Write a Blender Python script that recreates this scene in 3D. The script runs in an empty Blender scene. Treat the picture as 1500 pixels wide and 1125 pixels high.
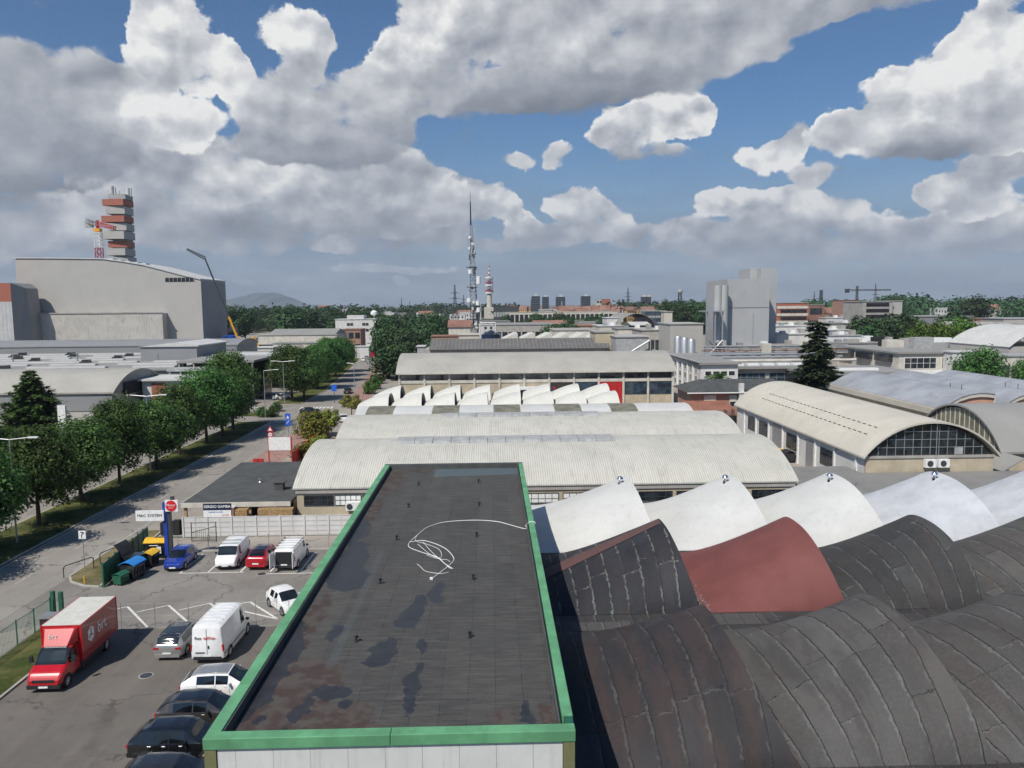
import bpy, bmesh, math, random
from mathutils import Vector, Matrix
R = math.radians
SC = bpy.context.scene
COL = SC.collection

# ------------------------------------------------------------------ camera
CAM_H, FPX, PITCH, YAW, ROLL = 22.0, 1127.0, R(5.85), R(1.5), R(0.5)
cam_d = bpy.data.cameras.new('camera')
cam_d.sensor_width = 36.0
cam_d.lens = 36.0 * FPX / 1500.0
cam_d.clip_start = 0.5
cam_d.clip_end = 60000
cam = bpy.data.objects.new('camera', cam_d)
COL.objects.link(cam)
cam.matrix_world = (Matrix.Translation((0, 0, CAM_H)) @ Matrix.Rotation(-YAW, 4, 'Z')
                    @ Matrix.Rotation(math.pi / 2 - PITCH, 4, 'X') @ Matrix.Rotation(-ROLL, 4, 'Z'))
SC.camera = cam

# ------------------------------------------------------------------ sky and clouds
SUN_EL, SUN_AZ = R(51), R(35)        # light travels towards +X sin(az), +Y cos(az)
world = bpy.data.worlds.new('World')
SC.world = world
world.use_nodes = True
world.cycles.sampling_method = 'MANUAL'
world.cycles.sample_map_resolution = 256


def ray(px, py):
    """direction of a place seen at (px, py), measured in the 1500 x 1125 photograph"""
    a = (px - 750) / FPX
    b = -(py - 562.5) / FPX
    a, b = a * math.cos(ROLL) + b * math.sin(ROLL), -a * math.sin(ROLL) + b * math.cos(ROLL)
    y = math.cos(PITCH) + b * math.sin(PITCH)
    z = -math.sin(PITCH) + b * math.cos(PITCH)
    return (a * math.cos(YAW) + y * math.sin(YAW), -a * math.sin(YAW) + y * math.cos(YAW), z)


def at(px, py, Y):
    """surveyed point: the place at distance Y along the site axis"""
    r = ray(px, py)
    t = Y / r[1]
    return Vector((r[0] * t, Y, CAM_H + r[2] * t))


def gnd(px, py, z=0.0):
    r = ray(px, py)
    t = (z - CAM_H) / r[2]
    return Vector((r[0] * t, r[1] * t, z))


# cloud masses: azimuth / elevation centres and radii (from photo degrees), brightness
# three depths of cloud: the low bank far off, the middle cumulus, the near overhead masses
FAR_C = [
 (1062,290,56,24,.95),(1128,300,60,30,.9),(1105,288,30,14,1.0),(1222,312,86,38,.8),(1165,296,40,22,.95),(1000,334,66,24,.62),(1100,345,120,30,.42),(1230,352,140,28,.38),(1312,345,60,28,.5),
 (1352,350,40,16,.7),(1440,312,78,28,.82),(1450,348,130,22,.35),(1390,330,50,22,.6),(1240,372,160,16,.3),(980,360,80,18,.35),(845,296,52,26,.92),(870,318,56,26,.66),(765,330,40,22,.95),(815,345,80,20,.42),
 (745,300,30,20,.8),(705,285,54,34,.74),(655,268,40,22,.7),(640,318,90,36,.45),(560,350,160,26,.26),(484,358,34,14,.85),(740,362,80,14,.35),(920,345,60,20,.6),(560,392,120,8,.5),(430,408,30,7,.7),(590,408,20,8,.6),(350,410,24,8,.6),
 (300,350,150,30,.28),(60,345,110,32,.25),(60,402,80,16,.4),(1130,372,120,18,.32),
]
MID_C = [
 (330,228,120,40,.62),(530,250,130,36,.42),(50,325,110,40,.40),(205,352,90,22,.35),(430,255,80,30,.68),(-60,330,90,70,.4),
 (128,290,58,58,.92),(170,330,60,34,.6),(340,262,110,44,.85),(415,285,90,40,.82),(480,300,90,40,.66),(260,300,90,46,.62),(300,330,140,30,.2),(210,262,90,40,.45),(600,268,80,46,.78),(560,310,110,34,.42),(470,325,160,24,.2),(640,300,60,40,.6),
 (960,178,88,46,1.0),(920,192,64,32,.92),(1004,165,46,36,.9),(905,205,46,16,.8),(945,226,60,14,.2),(815,231,28,22,.72),(752,235,30,12,.62),
 (1128,228,46,26,.9),(1170,196,24,20,.72),(1150,215,30,20,.7),(1196,258,46,24,.66),(1380,282,36,20,.8),(1362,292,24,16,.7),(1450,252,56,32,.5),(1485,232,50,30,.55),(1430,300,50,22,.75),
]
NEAR_C = [
 (262,42,72,48,1.0),(225,30,44,40,1.0),(318,98,44,42,.97),(205,92,40,40,.95),(180,160,78,32,1.0),(250,150,78,50,.95),(262,190,64,36,.9),(340,110,24,40,.9),(245,100,50,20,.5),
 (70,120,90,48,.45),(20,190,110,56,.32),(100,200,90,50,.38),(-40,130,80,80,.4),(140,120,36,26,.42),(40,262,130,26,.10),(110,230,90,34,.4),(0,225,90,40,.55),
 (430,36,60,34,.92),(470,60,36,30,.86),(440,92,34,30,.74),
 (620,88,78,72,.95),(566,110,52,50,.85),(740,50,180,96,.70),(900,40,200,70,.58),(1050,60,140,46,.52),(690,140,130,34,.14),(830,140,140,44,.06),(960,110,120,34,.3),(1130,8,120,38,.5),(1300,-6,110,20,.36),(620,-30,80,50,.95),
 (400,150,60,48,.62),(500,150,80,58,.66),(440,200,100,40,.56),(540,215,76,32,.36),(480,235,100,22,.16),(385,225,60,26,.5),(570,170,50,50,.5),
 (1262,205,58,34,.82),(1330,165,84,50,.92),(1420,95,88,66,1.0),(1490,36,70,62,1.0),(1400,205,110,22,.2),(1330,232,54,16,.1),(1490,165,70,50,.85),(1300,190,50,30,.7),(1245,190,30,24,.85),(1455,150,70,40,.7),
 (-140,90,140,120,.6),(-150,260,120,60,.4),(1640,120,120,90,.8),(1700,300,140,60,.5),
]


def build_world():
    nt = world.node_tree
    nd, lk = nt.nodes, nt.links
    nd.clear()

    def n(t, **kw):
        o = nd.new(t)
        for k, v in kw.items():
            setattr(o, k, v)
        return o

    def link(src, dst):
        if isinstance(src, (int, float)):
            dst.default_value = src
        elif isinstance(src, tuple):
            dst.default_value = src
        else:
            lk.new(src, dst)

    def m(op, a, b=0.0, c=None, clamp=False):
        o = n('ShaderNodeMath', operation=op, use_clamp=clamp)
        link(a, o.inputs[0]); link(b, o.inputs[1])
        if c is not None:
            link(c, o.inputs[2])
        return o.outputs[0]

    def vm(op, a, b=None, out=0):
        o = n('ShaderNodeVectorMath', operation=op)
        link(a, o.inputs[0])
        if b is not None:
            link(b, o.inputs[1])
        return o.outputs[out]

    def rng(v, a, b, c=0.0, d=1.0, smooth=True):
        o = n('ShaderNodeMapRange', interpolation_type='SMOOTHSTEP' if smooth else 'LINEAR')
        link(v, o.inputs['Value']); link(a, o.inputs['From Min']); link(b, o.inputs['From Max'])
        link(c, o.inputs['To Min']); link(d, o.inputs['To Max'])
        return o.outputs[0]

    def mix(f, a, b):
        o = n('ShaderNodeMix', data_type='RGBA')
        link(f, o.inputs[0]); link(a, o.inputs[6]); link(b, o.inputs[7])
        return o.outputs[2]

    tc = n('ShaderNodeTexCoord').outputs['Generated']
    sp = n('ShaderNodeSeparateXYZ'); lk.new(tc, sp.inputs[0])
    az = m('ARCTAN2', sp.outputs[0], sp.outputs[1])
    el = m('ARCSINE', sp.outputs[2])
    cb = n('ShaderNodeCombineXYZ'); lk.new(az, cb.inputs[0]); lk.new(el, cb.inputs[1])
    p0 = cb.outputs[0]
    # domain warp
    def warp(scale, det, amp, seed):
        wn = n('ShaderNodeTexNoise', noise_dimensions='2D'); lk.new(vm('ADD', p0, (seed, seed * .7, 0)), wn.inputs['Vector'])
        wn.inputs['Scale'].default_value = scale; wn.inputs['Detail'].default_value = det; wn.inputs['Roughness'].default_value = .62
        return vm('MULTIPLY', vm('SUBTRACT', wn.outputs['Color'], (.5, .5, .5)), (amp, amp * .8, 0))

    def fb(pv, scale, det, rough=.55):
        s1 = n('ShaderNodeTexNoise', noise_dimensions='2D'); lk.new(pv, s1.inputs['Vector'])
        s1.inputs['Scale'].default_value = scale; s1.inputs['Detail'].default_value = det; s1.inputs['Roughness'].default_value = rough
        return s1.outputs[0]

    def puff(pv, scale, det=1.6):
        v = n('ShaderNodeTexVoronoi', voronoi_dimensions='2D', feature='SMOOTH_F1'); lk.new(pv, v.inputs['Vector'])
        v.inputs['Scale'].default_value = scale; v.inputs['Smoothness'].default_value = .55
        v.inputs['Detail'].default_value = det; v.inputs['Roughness'].default_value = .55
        return v.outputs['Distance']

    ramp_c = ((0.0, (.165, .185, .225, 1)), (.28, (.30, .325, .375, 1)), (.52, (.45, .47, .51, 1)), (.76, (.63, .645, .67, 1)), (1.0, (.88, .88, .865, 1)))
    g = 10 * CLOUD_GAIN

    def layer(lst, seed, k, wamp, veil):
        wv = vm('ADD', warp(7.0 * k, 7.0, wamp, seed), (0, 0, 0))
        p = vm('ADD', p0, wv)
        tot = lit = None
        for (cx, cy, rx, ry, s) in lst:
            d = ray(cx, cy); L = math.sqrt(d[0]**2 + d[1]**2 + d[2]**2)
            q = vm('SUBTRACT', p, (math.atan2(d[0], d[1]), math.asin(d[2] / L), 0))
            q = vm('MULTIPLY', q, (FPX / rx / 1.08, FPX / ry / 1.08, 0))
            w = m('SUBTRACT', 1.0, vm('DOT_PRODUCT', q, q, out='Value'), clamp=True)
            tot = w if tot is None else m('ADD', tot, w)
            lit = m('MULTIPLY', w, s) if lit is None else m('MULTIPLY_ADD', w, s, lit)
        shade = m('DIVIDE', lit, m('MAXIMUM', tot, .001))
        body = m('MINIMUM', tot, 1.0)
        pn = vm('MULTIPLY', vm('ADD', vm('ADD', p0, vm('MULTIPLY', wv, (.35, .35, 0))), (seed, -seed, 0)), (k, 1.25 * k, 0))
        po = vm('ADD', pn, (-.010 * k, .022 * k, 0))
        f0 = fb(pn, 10.5, 10.0, .64); v0 = puff(pn, 13.5)
        f1 = fb(po, 10.5, 7.0, .64); v1 = puff(po, 13.5)
        d0 = m('SUBTRACT', f0, .5)
        D = m('ADD', m('MULTIPLY', body, 1.0), m('ADD', m('MULTIPLY', d0, 1.45), m('MULTIPLY', m('SUBTRACT', .40, v0), .55)))
        wid = m('MULTIPLY_ADD', shade, -.30, .40)
        alpha = rng(D, m('SUBTRACT', .36, m('MULTIPLY', wid, .5)), m('ADD', .36, wid))
        rel = m('ADD', m('MULTIPLY', m('SUBTRACT', f0, f1), 1.35), m('MULTIPLY', m('SUBTRACT', v1, v0), .75))
        relk = m('MULTIPLY', rel, m('MULTIPLY_ADD', shade, .85, .10))
        edge = m('MULTIPLY', rng(D, .38, .95, .15, 0.0), m('MULTIPLY_ADD', shade, .9, .1))
        b = m('ADD', m('ADD', m('MULTIPLY_ADD', shade, .86, .0), relk), m('ADD', edge, m('MULTIPLY', d0, .22)), clamp=True)
        ramp = n('ShaderNodeValToRGB'); lk.new(b, ramp.inputs[0])
        e = ramp.color_ramp.elements
        e[0].position, e[0].color = ramp_c[0]; e[1].position, e[1].color = ramp_c[-1]
        for pos, c in ramp_c[1:-1]:
            x = e.new(pos); x.color = c
        col = mix(veil, ramp.outputs[0], (.33, .375, .44, 1))
        cl = n('ShaderNodeMix', data_type='RGBA', blend_type='MULTIPLY')
        cl.inputs[0].default_value = 1.0
        lk.new(col, cl.inputs[6]); cl.inputs[7].default_value = (g, g, g, 1)
        return alpha, cl.outputs[2]
    sky = n('ShaderNodeTexSky', sky_type='NISHITA', sun_disc=False, sun_elevation=SUN_EL,
            sun_rotation=math.pi + SUN_AZ, altitude=50, air_density=1.0, dust_density=.8, ozone_density=2.2)
    skyc = n('ShaderNodeMix', data_type='RGBA', blend_type='MULTIPLY'); skyc.inputs[0].default_value = 1.0
    lk.new(sky.outputs[0], skyc.inputs[6]); skyc.inputs[7].default_value = SKY_TINT
    # layered far cloud towards the horizon
    ln = n('ShaderNodeTexNoise', noise_dimensions='2D'); lk.new(vm('MULTIPLY', p0, (5.0, 26.0, 0)), ln.inputs['Vector'])
    ln.inputs['Scale'].default_value = 1.4; ln.inputs['Detail'].default_value = 5.0
    lay = rng(m('ADD', el, m('MULTIPLY', m('SUBTRACT', ln.outputs[0], .5), .05)), R(-.8), R(14.0), .98, 0.0)
    lc = n('ShaderNodeMix', data_type='RGBA'); lk.new(rng(ln.outputs[0], .35, .7), lc.inputs[0])
    lc.inputs[6].default_value = (.195 * g, .255 * g, .345 * g, 1)
    lc.inputs[7].default_value = (.27 * g, .335 * g, .425 * g, 1)
    c1 = mix(lay, skyc.outputs[2], lc.outputs[2])
    fade = rng(el, R(.8), R(5.0), .22, 1.0)
    for args in ((FAR_C, 3.1, 1.55, .040, .22), (MID_C, 7.7, 1.2, .055, .08), (NEAR_C, 0.0, .9, .075, 0.0)):
        al, co = layer(*args)
        if args[0] is FAR_C:
            al = m('MULTIPLY', al, fade)
        c1 = mix(al, c1, co)
    c2 = c1
    bg = n('ShaderNodeBackground'); bg.inputs['Strength'].default_value = .1
    lk.new(c2, bg.inputs['Color'])
    out = n('ShaderNodeOutputWorld'); lk.new(bg.outputs[0], out.inputs[0])


CLOUD_GAIN = 1.0
SKY_TINT = (.42, .66, .86, 1)
build_world()

# ------------------------------------------------------------------ sun
sd = bpy.data.lights.new('sun', 'SUN')
sd.energy = 4.7
sd.angle = R(.5)
sd.color = (1.0, .945, .86)
sun = bpy.data.objects.new('sun', sd)
COL.objects.link(sun)
sun.location = (-60, -100, 160)
ldir = Vector((math.cos(SUN_EL) * math.sin(SUN_AZ), math.cos(SUN_EL) * math.cos(SUN_AZ), -math.sin(SUN_EL)))
sun.rotation_euler = ldir.to_track_quat('-Z', 'Y').to_euler()

SC.view_settings.view_transform = 'Standard'
SC.view_settings.look = 'None'
SC.view_settings.exposure = 0.0
SC.view_settings.gamma = 1.0
SC.render.engine = 'CYCLES'
SC.cycles.max_bounces = 4
SC.cycles.diffuse_bounces = 2
SC.cycles.glossy_bounces = 3
SC.cycles.transmission_bounces = 2
SC.cycles.volume_bounces = 0
SC.cycles.use_adaptive_sampling = True
SC.cycles.adaptive_threshold = .02
SC.cycles.adaptive_min_samples = 12

# ------------------------------------------------------------------ materials
MATS = {}


class NT:
    """small helper round a material's node tree"""
    def __init__(self, name):
        self.m = bpy.data.materials.new(name)
        self.m.use_nodes = True
        self.t = self.m.node_tree
        self.b = self.t.nodes['Principled BSDF']
        self.pos = self.n('ShaderNodeNewGeometry').outputs['Position']
        self.obj = self.n('ShaderNodeTexCoord').outputs['Object']

    def n(self, t, **kw):
        o = self.t.nodes.new(t)
        for k, v in kw.items():
            setattr(o, k, v)
        return o

    def put(self, src, dst):
        if isinstance(src, bpy.types.NodeSocket):
            self.t.links.new(src, dst)
        else:
            dst.default_value = src

    def math(self, op, a, b=0.0, c=None, clamp=False):
        o = self.n('ShaderNodeMath', operation=op, use_clamp=clamp)
        self.put(a, o.inputs[0]); self.put(b, o.inputs[1])
        if c is not None:
            self.put(c, o.inputs[2])
        return o.outputs[0]

    def vec(self, op, a, b):
        o = self.n('ShaderNodeVectorMath', operation=op)
        self.put(a, o.inputs[0]); self.put(b, o.inputs[1])
        return o.outputs[0]

    def noise(self, vec, scale, det=4, rough=.55, col=False):
        o = self.n('ShaderNodeTexNoise')
        self.put(vec, o.inputs['Vector'])
        o.inputs['Scale'].default_value = scale; o.inputs['Detail'].default_value = det
        o.inputs['Roughness'].default_value = rough
        return o.outputs['Color' if col else 0]

    def rng(self, v, a, b, c=0.0, d=1.0):
        o = self.n('ShaderNodeMapRange', interpolation_type='SMOOTHSTEP')
        self.put(v, o.inputs['Value'])
        for k, x in (('From Min', a), ('From Max', b), ('To Min', c), ('To Max', d)):
            self.put(x, o.inputs[k])
        return o.outputs[0]

    def mix(self, f, a, b, blend='MIX'):
        o = self.n('ShaderNodeMix', data_type='RGBA', blend_type=blend)
        self.put(f, o.inputs[0]); self.put(c4(a), o.inputs[6]); self.put(c4(b), o.inputs[7])
        return o.outputs[2]

    def xyz(self, v):
        o = self.n('ShaderNodeSeparateXYZ'); self.put(v, o.inputs[0])
        return o.outputs

    def comb(self, x, y, z=0.0):
        o = self.n('ShaderNodeCombineXYZ')
        self.put(x, o.inputs[0]); self.put(y, o.inputs[1]); self.put(z, o.inputs[2])
        return o.outputs[0]

    def bump(self, h, strength=.3, dist=.02):
        o = self.n('ShaderNodeBump')
        o.inputs['Strength'].default_value = strength; o.inputs['Distance'].default_value = dist
        self.put(h, o.inputs['Height'])
        self.t.links.new(o.outputs[0], self.b.inputs['Normal'])

    def done(self, col, rough=.8, metal=0.0, spec=None, coat=0.0):
        self.put(c4(col), self.b.inputs['Base Color'])
        self.put(rough, self.b.inputs['Roughness'])
        self.b.inputs['Metallic'].default_value = metal
        if spec is not None:
            self.b.inputs['Specular IOR Level'].default_value = spec
        if coat:
            self.b.inputs['Coat Weight'].default_value = coat
            self.b.inputs['Coat Roughness'].default_value = .04
        return self.m


def c4(c):
    return (c[0], c[1], c[2], 1.0) if isinstance(c, (tuple, list)) and len(c) == 3 else c


def sc(c, k):
    return (c[0] * k, c[1] * k, c[2] * k)


def wall(name, col, rough=.85, var=.16, scale=.5, streak=.12, bump=.15):
    """plaster, concrete, cladding: soft patches, rain streaks and fine grain"""
    t = NT(name)
    a = t.noise(t.pos, scale, 5)
    s = t.noise(t.vec('MULTIPLY', t.pos, (1, 1, .12)), 2.2, 4)
    g = t.noise(t.pos, 9, 3)
    c = t.mix(t.rng(a, .3, .7), sc(col, 1 - var), sc(col, 1 + var * .6))
    c = t.mix(t.math('MULTIPLY', t.rng(s, .52, .75), streak * 2.5), c, sc(col, .5))
    c = t.mix(t.math('MULTIPLY', t.rng(g, .4, .7), .12), c, sc(col, .8))
    if bump:
        t.bump(g, bump, .01)
    return t.done(c, rough)


def plain(name, col, rough=.6, metal=0.0, var=.08, scale=3.0, spec=None, coat=0.0):
    t = NT(name)
    a = t.noise(t.pos, scale, 4)
    return t.done(t.mix(t.rng(a, .3, .7), sc(col, 1 - var), sc(col, 1 + var)), rough, metal, spec, coat)


def ridged(name, col, axis=0, period=.3, rough=.7, depth=.35, var=.14, dirt=(.25, .24, .21), metal=0.0):
    """corrugated sheet: ribs by bump and a little grime in the troughs"""
    t = NT(name)
    x = t.xyz(t.pos)[axis]
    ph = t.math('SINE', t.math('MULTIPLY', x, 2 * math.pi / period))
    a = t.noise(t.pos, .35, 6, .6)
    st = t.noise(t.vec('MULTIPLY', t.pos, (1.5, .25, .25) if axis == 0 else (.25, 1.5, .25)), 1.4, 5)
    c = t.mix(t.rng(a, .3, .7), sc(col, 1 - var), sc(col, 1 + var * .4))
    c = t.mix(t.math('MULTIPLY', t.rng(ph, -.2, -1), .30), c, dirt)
    c = t.mix(t.math('MULTIPLY', t.rng(st, .5, .78), .4), c, dirt)
    t.bump(ph, depth, .05)
    return t.done(c, rough, metal)


def foliage(name, dark, light, trans=.25):
    t = NT(name)
    g = t.n('ShaderNodeObjectInfo').outputs['Random']
    a = t.noise(t.pos, .75, 4)
    b = t.noise(t.pos, 6, 2)
    f = t.math('ADD', t.rng(a, .32, .68), t.math('MULTIPLY', t.math('SUBTRACT', b, .5), 1.1), clamp=True)
    c = t.mix(f, dark, light)
    hs = t.n('ShaderNodeHueSaturation')
    t.put(t.math('MULTIPLY_ADD', g, .05, .475), hs.inputs['Hue'])
    t.put(t.math('MULTIPLY_ADD', g, .7, .68), hs.inputs['Value'])
    t.put(c, hs.inputs['Color'])
    c = hs.outputs[0]
    t.done(c, .62, spec=.25)
    tr = t.n('ShaderNodeBsdfTranslucent'); t.put(c, tr.inputs['Color'])
    mx = t.n('ShaderNodeMixShader'); mx.inputs[0].default_value = trans
    t.t.links.new(t.b.outputs[0], mx.inputs[1]); t.t.links.new(tr.outputs[0], mx.inputs[2])
    t.t.links.new(mx.outputs[0], t.t.nodes['Material Output'].inputs['Surface'])
    return t.m


def asphalt(name, col, patch=.3, stain=.5):
    t = NT(name)
    a = t.noise(t.pos, .12, 6, .6); b = t.noise(t.pos, .9, 5, .65); g = t.noise(t.pos, 30, 2)
    lg = t.noise(t.vec('MULTIPLY', t.pos, (1.2, .10, 1)), 1.0, 4)
    c = t.mix(t.rng(a, .3, .7), sc(col, 1 - patch), sc(col, 1 + patch * .7))
    c = t.mix(t.math('MULTIPLY', t.rng(b, .55, .72), stain), c, sc(col, .55))
    c = t.mix(t.math('MULTIPLY', t.rng(lg, .5, .7), .3), c, sc(col, 1.3))
    c = t.mix(t.math('MULTIPLY', t.rng(g, .45, .62), .3), c, sc(col, 1.35))
    # cracks
    v = t.n('ShaderNodeTexVoronoi', feature='DISTANCE_TO_EDGE')
    t.put(t.vec('ADD', t.pos, t.vec('MULTIPLY', t.noise(t.pos, 1.2, 4, col=True), (2.2, 2.2, 0))), v.inputs['Vector'])
    v.inputs['Scale'].default_value = .16
    cr = t.math('MULTIPLY', t.rng(v.outputs['Distance'], .018, .004), t.rng(a, .42, .55))
    c = t.mix(t.math('MULTIPLY', cr, .7), c, sc(col, .35))
    t.bump(g, .2, .01)
    return t.done(c, .88)


def grass_mat(name, col, dry):
    t = NT(name)
    a = t.noise(t.pos, .25, 6, .65); b = t.noise(t.pos, 5, 4, .7)
    f = t.math('ADD', t.rng(a, .35, .65), t.math('MULTIPLY', t.math('SUBTRACT', b, .5), 1.3), clamp=True)
    t.bump(b, .8, .12)
    return t.done(t.mix(f, col, dry), .95, spec=.1)


def felt(name, base, seam=(.21, .21, .205), strip=1.05, length=5.2, tint=.35, wear=.5, brown=0.0, off=0.0):
    """bitumen felt laid in strips over a shell: dark seams, pale torn edges, patches"""
    t = NT(name)
    P = t.xyz(t.pos)
    wob = t.noise(t.pos, 1.1, 5, .7, col=True)
    pv = t.vec('ADD', t.comb(P[1], P[0]), t.vec('MULTIPLY', t.vec('SUBTRACT', wob, (.5, .5, .5)), (.9, .26, 0)))
    pv = t.vec('ADD', pv, (off, off * .37, 0))

    def brick(vec, mortar):
        b = t.n('ShaderNodeTexBrick', offset=.37, offset_frequency=1, squash=.6, squash_frequency=3)
        t.put(vec, b.inputs['Vector'])
        b.inputs['Color1'].default_value = c4(sc(base, 1 - tint)); b.inputs['Color2'].default_value = c4(sc(base, 1 + tint * 1.2))
        b.inputs['Mortar'].default_value = (0, 0, 0, 1)
        b.inputs['Scale'].default_value = 1.0; b.inputs['Mortar Size'].default_value = mortar
        b.inputs['Mortar Smooth'].default_value = .1
        b.inputs['Brick Width'].default_value = length; b.inputs['Row Height'].default_value = strip
        return b
    b1 = brick(pv, .025)
    wide = t.vec('ADD', pv, t.vec('MULTIPLY', t.vec('SUBTRACT', t.noise(t.pos, 3.2, 4, .75, col=True), (.5, .5, .5)), (.55, .42, 0)))
    b2 = brick(t.vec('ADD', wide, (.05, .09, 0)), .055)
    grain = t.noise(t.pos, 7, 5, .7)
    big = t.noise(t.pos, .22, 4, .6)
    c = t.mix(t.rng(big, .3, .7), b1.outputs['Color'], sc(base, .82))
    if brown:
        br = t.noise(t.vec('MULTIPLY', t.pos, (1.3, .22, .3)), .9, 4)
        c = t.mix(t.math('MULTIPLY', t.rng(br, .42, .62), brown), c, (.070, .040, .034))
    c = t.mix(t.math('MULTIPLY', t.rng(grain, .42, .7), .4), c, sc(base, 1.55))
    pale = t.math('MULTIPLY', b2.outputs['Fac'], t.rng(t.noise(t.pos, .9, 5, .7), .41, .57))
    c = t.mix(t.math('MULTIPLY', pale, wear), c, seam)
    sm = t.rng(t.noise(t.pos, .55, 4, .6), .30, .55, .25, .85)
    c = t.mix(t.math('MULTIPLY', b1.outputs['Fac'], sm), c, (.018, .018, .018))
    c = t.mix(t.math('MULTIPLY', t.rng(t.noise(t.vec('MULTIPLY', t.pos, (1.0, .25, .4)), .8, 6, .7), .48, .66), .4), c, sc(base, .5))
    t.bump(t.math('ADD', grain, t.math('MULTIPLY', b1.outputs['Fac'], -.8)), .45, .03)
    return t.done(c, t.rng(grain, .3, .7, .6, .85), spec=.3)


def roof_membrane():
    """flat roof of torched felt rolls with wet patches, repairs, rusty damp and painted shade by the left parapet"""
    t = NT('roof_felt_membrane')
    P = t.xyz(t.pos)
    w = t.noise(t.pos, .9, 5, .65, col=True)
    wv = t.vec('SUBTRACT', w, (.5, .5, .5))
    pv = t.vec('ADD', t.comb(P[1], P[0]), t.vec('MULTIPLY', wv, (.25, .07, 0)))
    b = t.n('ShaderNodeTexBrick', offset=.43, offset_frequency=1)
    t.put(pv, b.inputs['Vector'])
    b.inputs['Color1'].default_value = (.042, .041, .039, 1); b.inputs['Color2'].default_value = (.060, .058, .054, 1)
    b.inputs['Scale'].default_value = 1; b.inputs['Mortar Size'].default_value = .018; b.inputs['Mortar Smooth'].default_value = .4
    b.inputs['Brick Width'].default_value = 7.3; b.inputs['Row Height'].default_value = .98
    cross = t.noise(t.vec('MULTIPLY', t.pos, (.7, 5.0, 1)), 1.0, 5, .7)
    fine = t.noise(t.pos, 11, 4, .7)
    c = t.mix(t.math('MULTIPLY', b.outputs['Fac'], .6), b.outputs['Color'], (.030, .030, .030))
    c = t.mix(t.math('MULTIPLY', t.rng(cross, .38, .66), .62), c, (.105, .101, .092))
    c = t.mix(t.math('MULTIPLY', t.rng(t.noise(t.pos, .35, 5, .65), .42, .62), .4), c, (.044, .043, .042))
    c = t.mix(t.math('MULTIPLY', t.rng(fine, .45, .7), .35), c, (.10, .098, .09))
    pw = t.vec('ADD', t.pos, t.vec('MULTIPLY', wv, (1.5, 2.1, 0)))

    def spots(lst):
        tot = None
        for (x, y, rx, ry) in lst:
            q = t.vec('MULTIPLY', t.vec('SUBTRACT', pw, (x, y, 8.1)), (1 / rx, 1 / ry, 0))
            o = t.n('ShaderNodeVectorMath', operation='DOT_PRODUCT'); t.put(q, o.inputs[0]); t.put(q, o.inputs[1])
            k = t.math('SUBTRACT', 1.0, o.outputs['Value'], clamp=True)
            tot = k if tot is None else t.math('MAXIMUM', tot, k)
        return tot
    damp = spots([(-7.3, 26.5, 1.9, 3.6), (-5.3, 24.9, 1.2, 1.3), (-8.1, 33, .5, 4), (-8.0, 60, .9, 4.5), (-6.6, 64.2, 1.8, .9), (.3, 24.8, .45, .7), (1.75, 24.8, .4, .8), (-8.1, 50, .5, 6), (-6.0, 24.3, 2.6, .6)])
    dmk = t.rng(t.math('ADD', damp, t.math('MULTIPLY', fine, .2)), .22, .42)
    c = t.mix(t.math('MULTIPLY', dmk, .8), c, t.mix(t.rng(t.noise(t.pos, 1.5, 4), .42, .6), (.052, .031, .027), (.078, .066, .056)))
    wet = spots([(-7.9, 41, 1.0, 4.2), (-7.2, 38.5, .8, 2), (-8.5, 29, .7, 4.5), (-3.55, 34.4, .50, 1.7), (-3.9, 33.0, .7, .9), (-4.6, 29.9, .62, 1.5), (-3.0, 26.8, .34, 2.1),  # band along the left parapet: wet felt and painted shadow in one tone
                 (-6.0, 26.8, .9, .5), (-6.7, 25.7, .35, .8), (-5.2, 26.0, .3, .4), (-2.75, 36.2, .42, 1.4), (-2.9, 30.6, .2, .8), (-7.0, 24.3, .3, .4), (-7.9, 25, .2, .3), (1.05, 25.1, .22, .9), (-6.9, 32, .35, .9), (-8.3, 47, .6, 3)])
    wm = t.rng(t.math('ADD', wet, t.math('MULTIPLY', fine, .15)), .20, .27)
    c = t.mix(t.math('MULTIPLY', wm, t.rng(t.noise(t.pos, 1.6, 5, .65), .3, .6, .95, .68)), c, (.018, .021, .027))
    # blue-grey repair sheet by the far parapet, and its sharp edges
    xs = t.rng(P[0], -4.9, -4.82); ys = t.math('MULTIPLY', t.rng(t.math('MULTIPLY_ADD', P[0], -.09, P[1]), 62.3, 62.36), t.rng(P[1], 64.95, 64.9))
    c = t.mix(t.math('MULTIPLY', t.math('MULTIPLY', xs, ys), .85), c, (.085, .115, .125))
    xs = t.math('MULTIPLY', t.rng(P[0], -6.6, -6.55), t.rng(P[0], -6.2, -6.25)); ys = t.math('MULTIPLY', t.rng(P[1], 28.6, 28.7), t.rng(P[1], 43, 42.9))
    c = t.mix(t.math('MULTIPLY', t.math('MULTIPLY', xs, ys), .22), c, (.10, .12, .13))
    t.bump(t.math('ADD', t.math('MULTIPLY', b.outputs['Fac'], .6), fine), .35, .02)
    t.bump_done = True
    return t.done(c, t.math('MULTIPLY_ADD', wm, -.42, .80), spec=.35)


def glass(name, col=(.02, .026, .032), rough=.06):
    t = NT(name)
    a = t.noise(t.pos, .8, 2)
    return t.done(t.mix(t.rng(a, .35, .65), sc(col, .6), sc(col, 1.6)), rough, spec=.9)


def painted(name, col, rough=.28, metal=0.0):
    t = NT(name)
    a = t.noise(t.obj, 2.0, 4)
    return t.done(t.mix(t.rng(a, .3, .7), sc(col, .92), sc(col, 1.04)), rough, metal, coat=.8)


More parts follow.
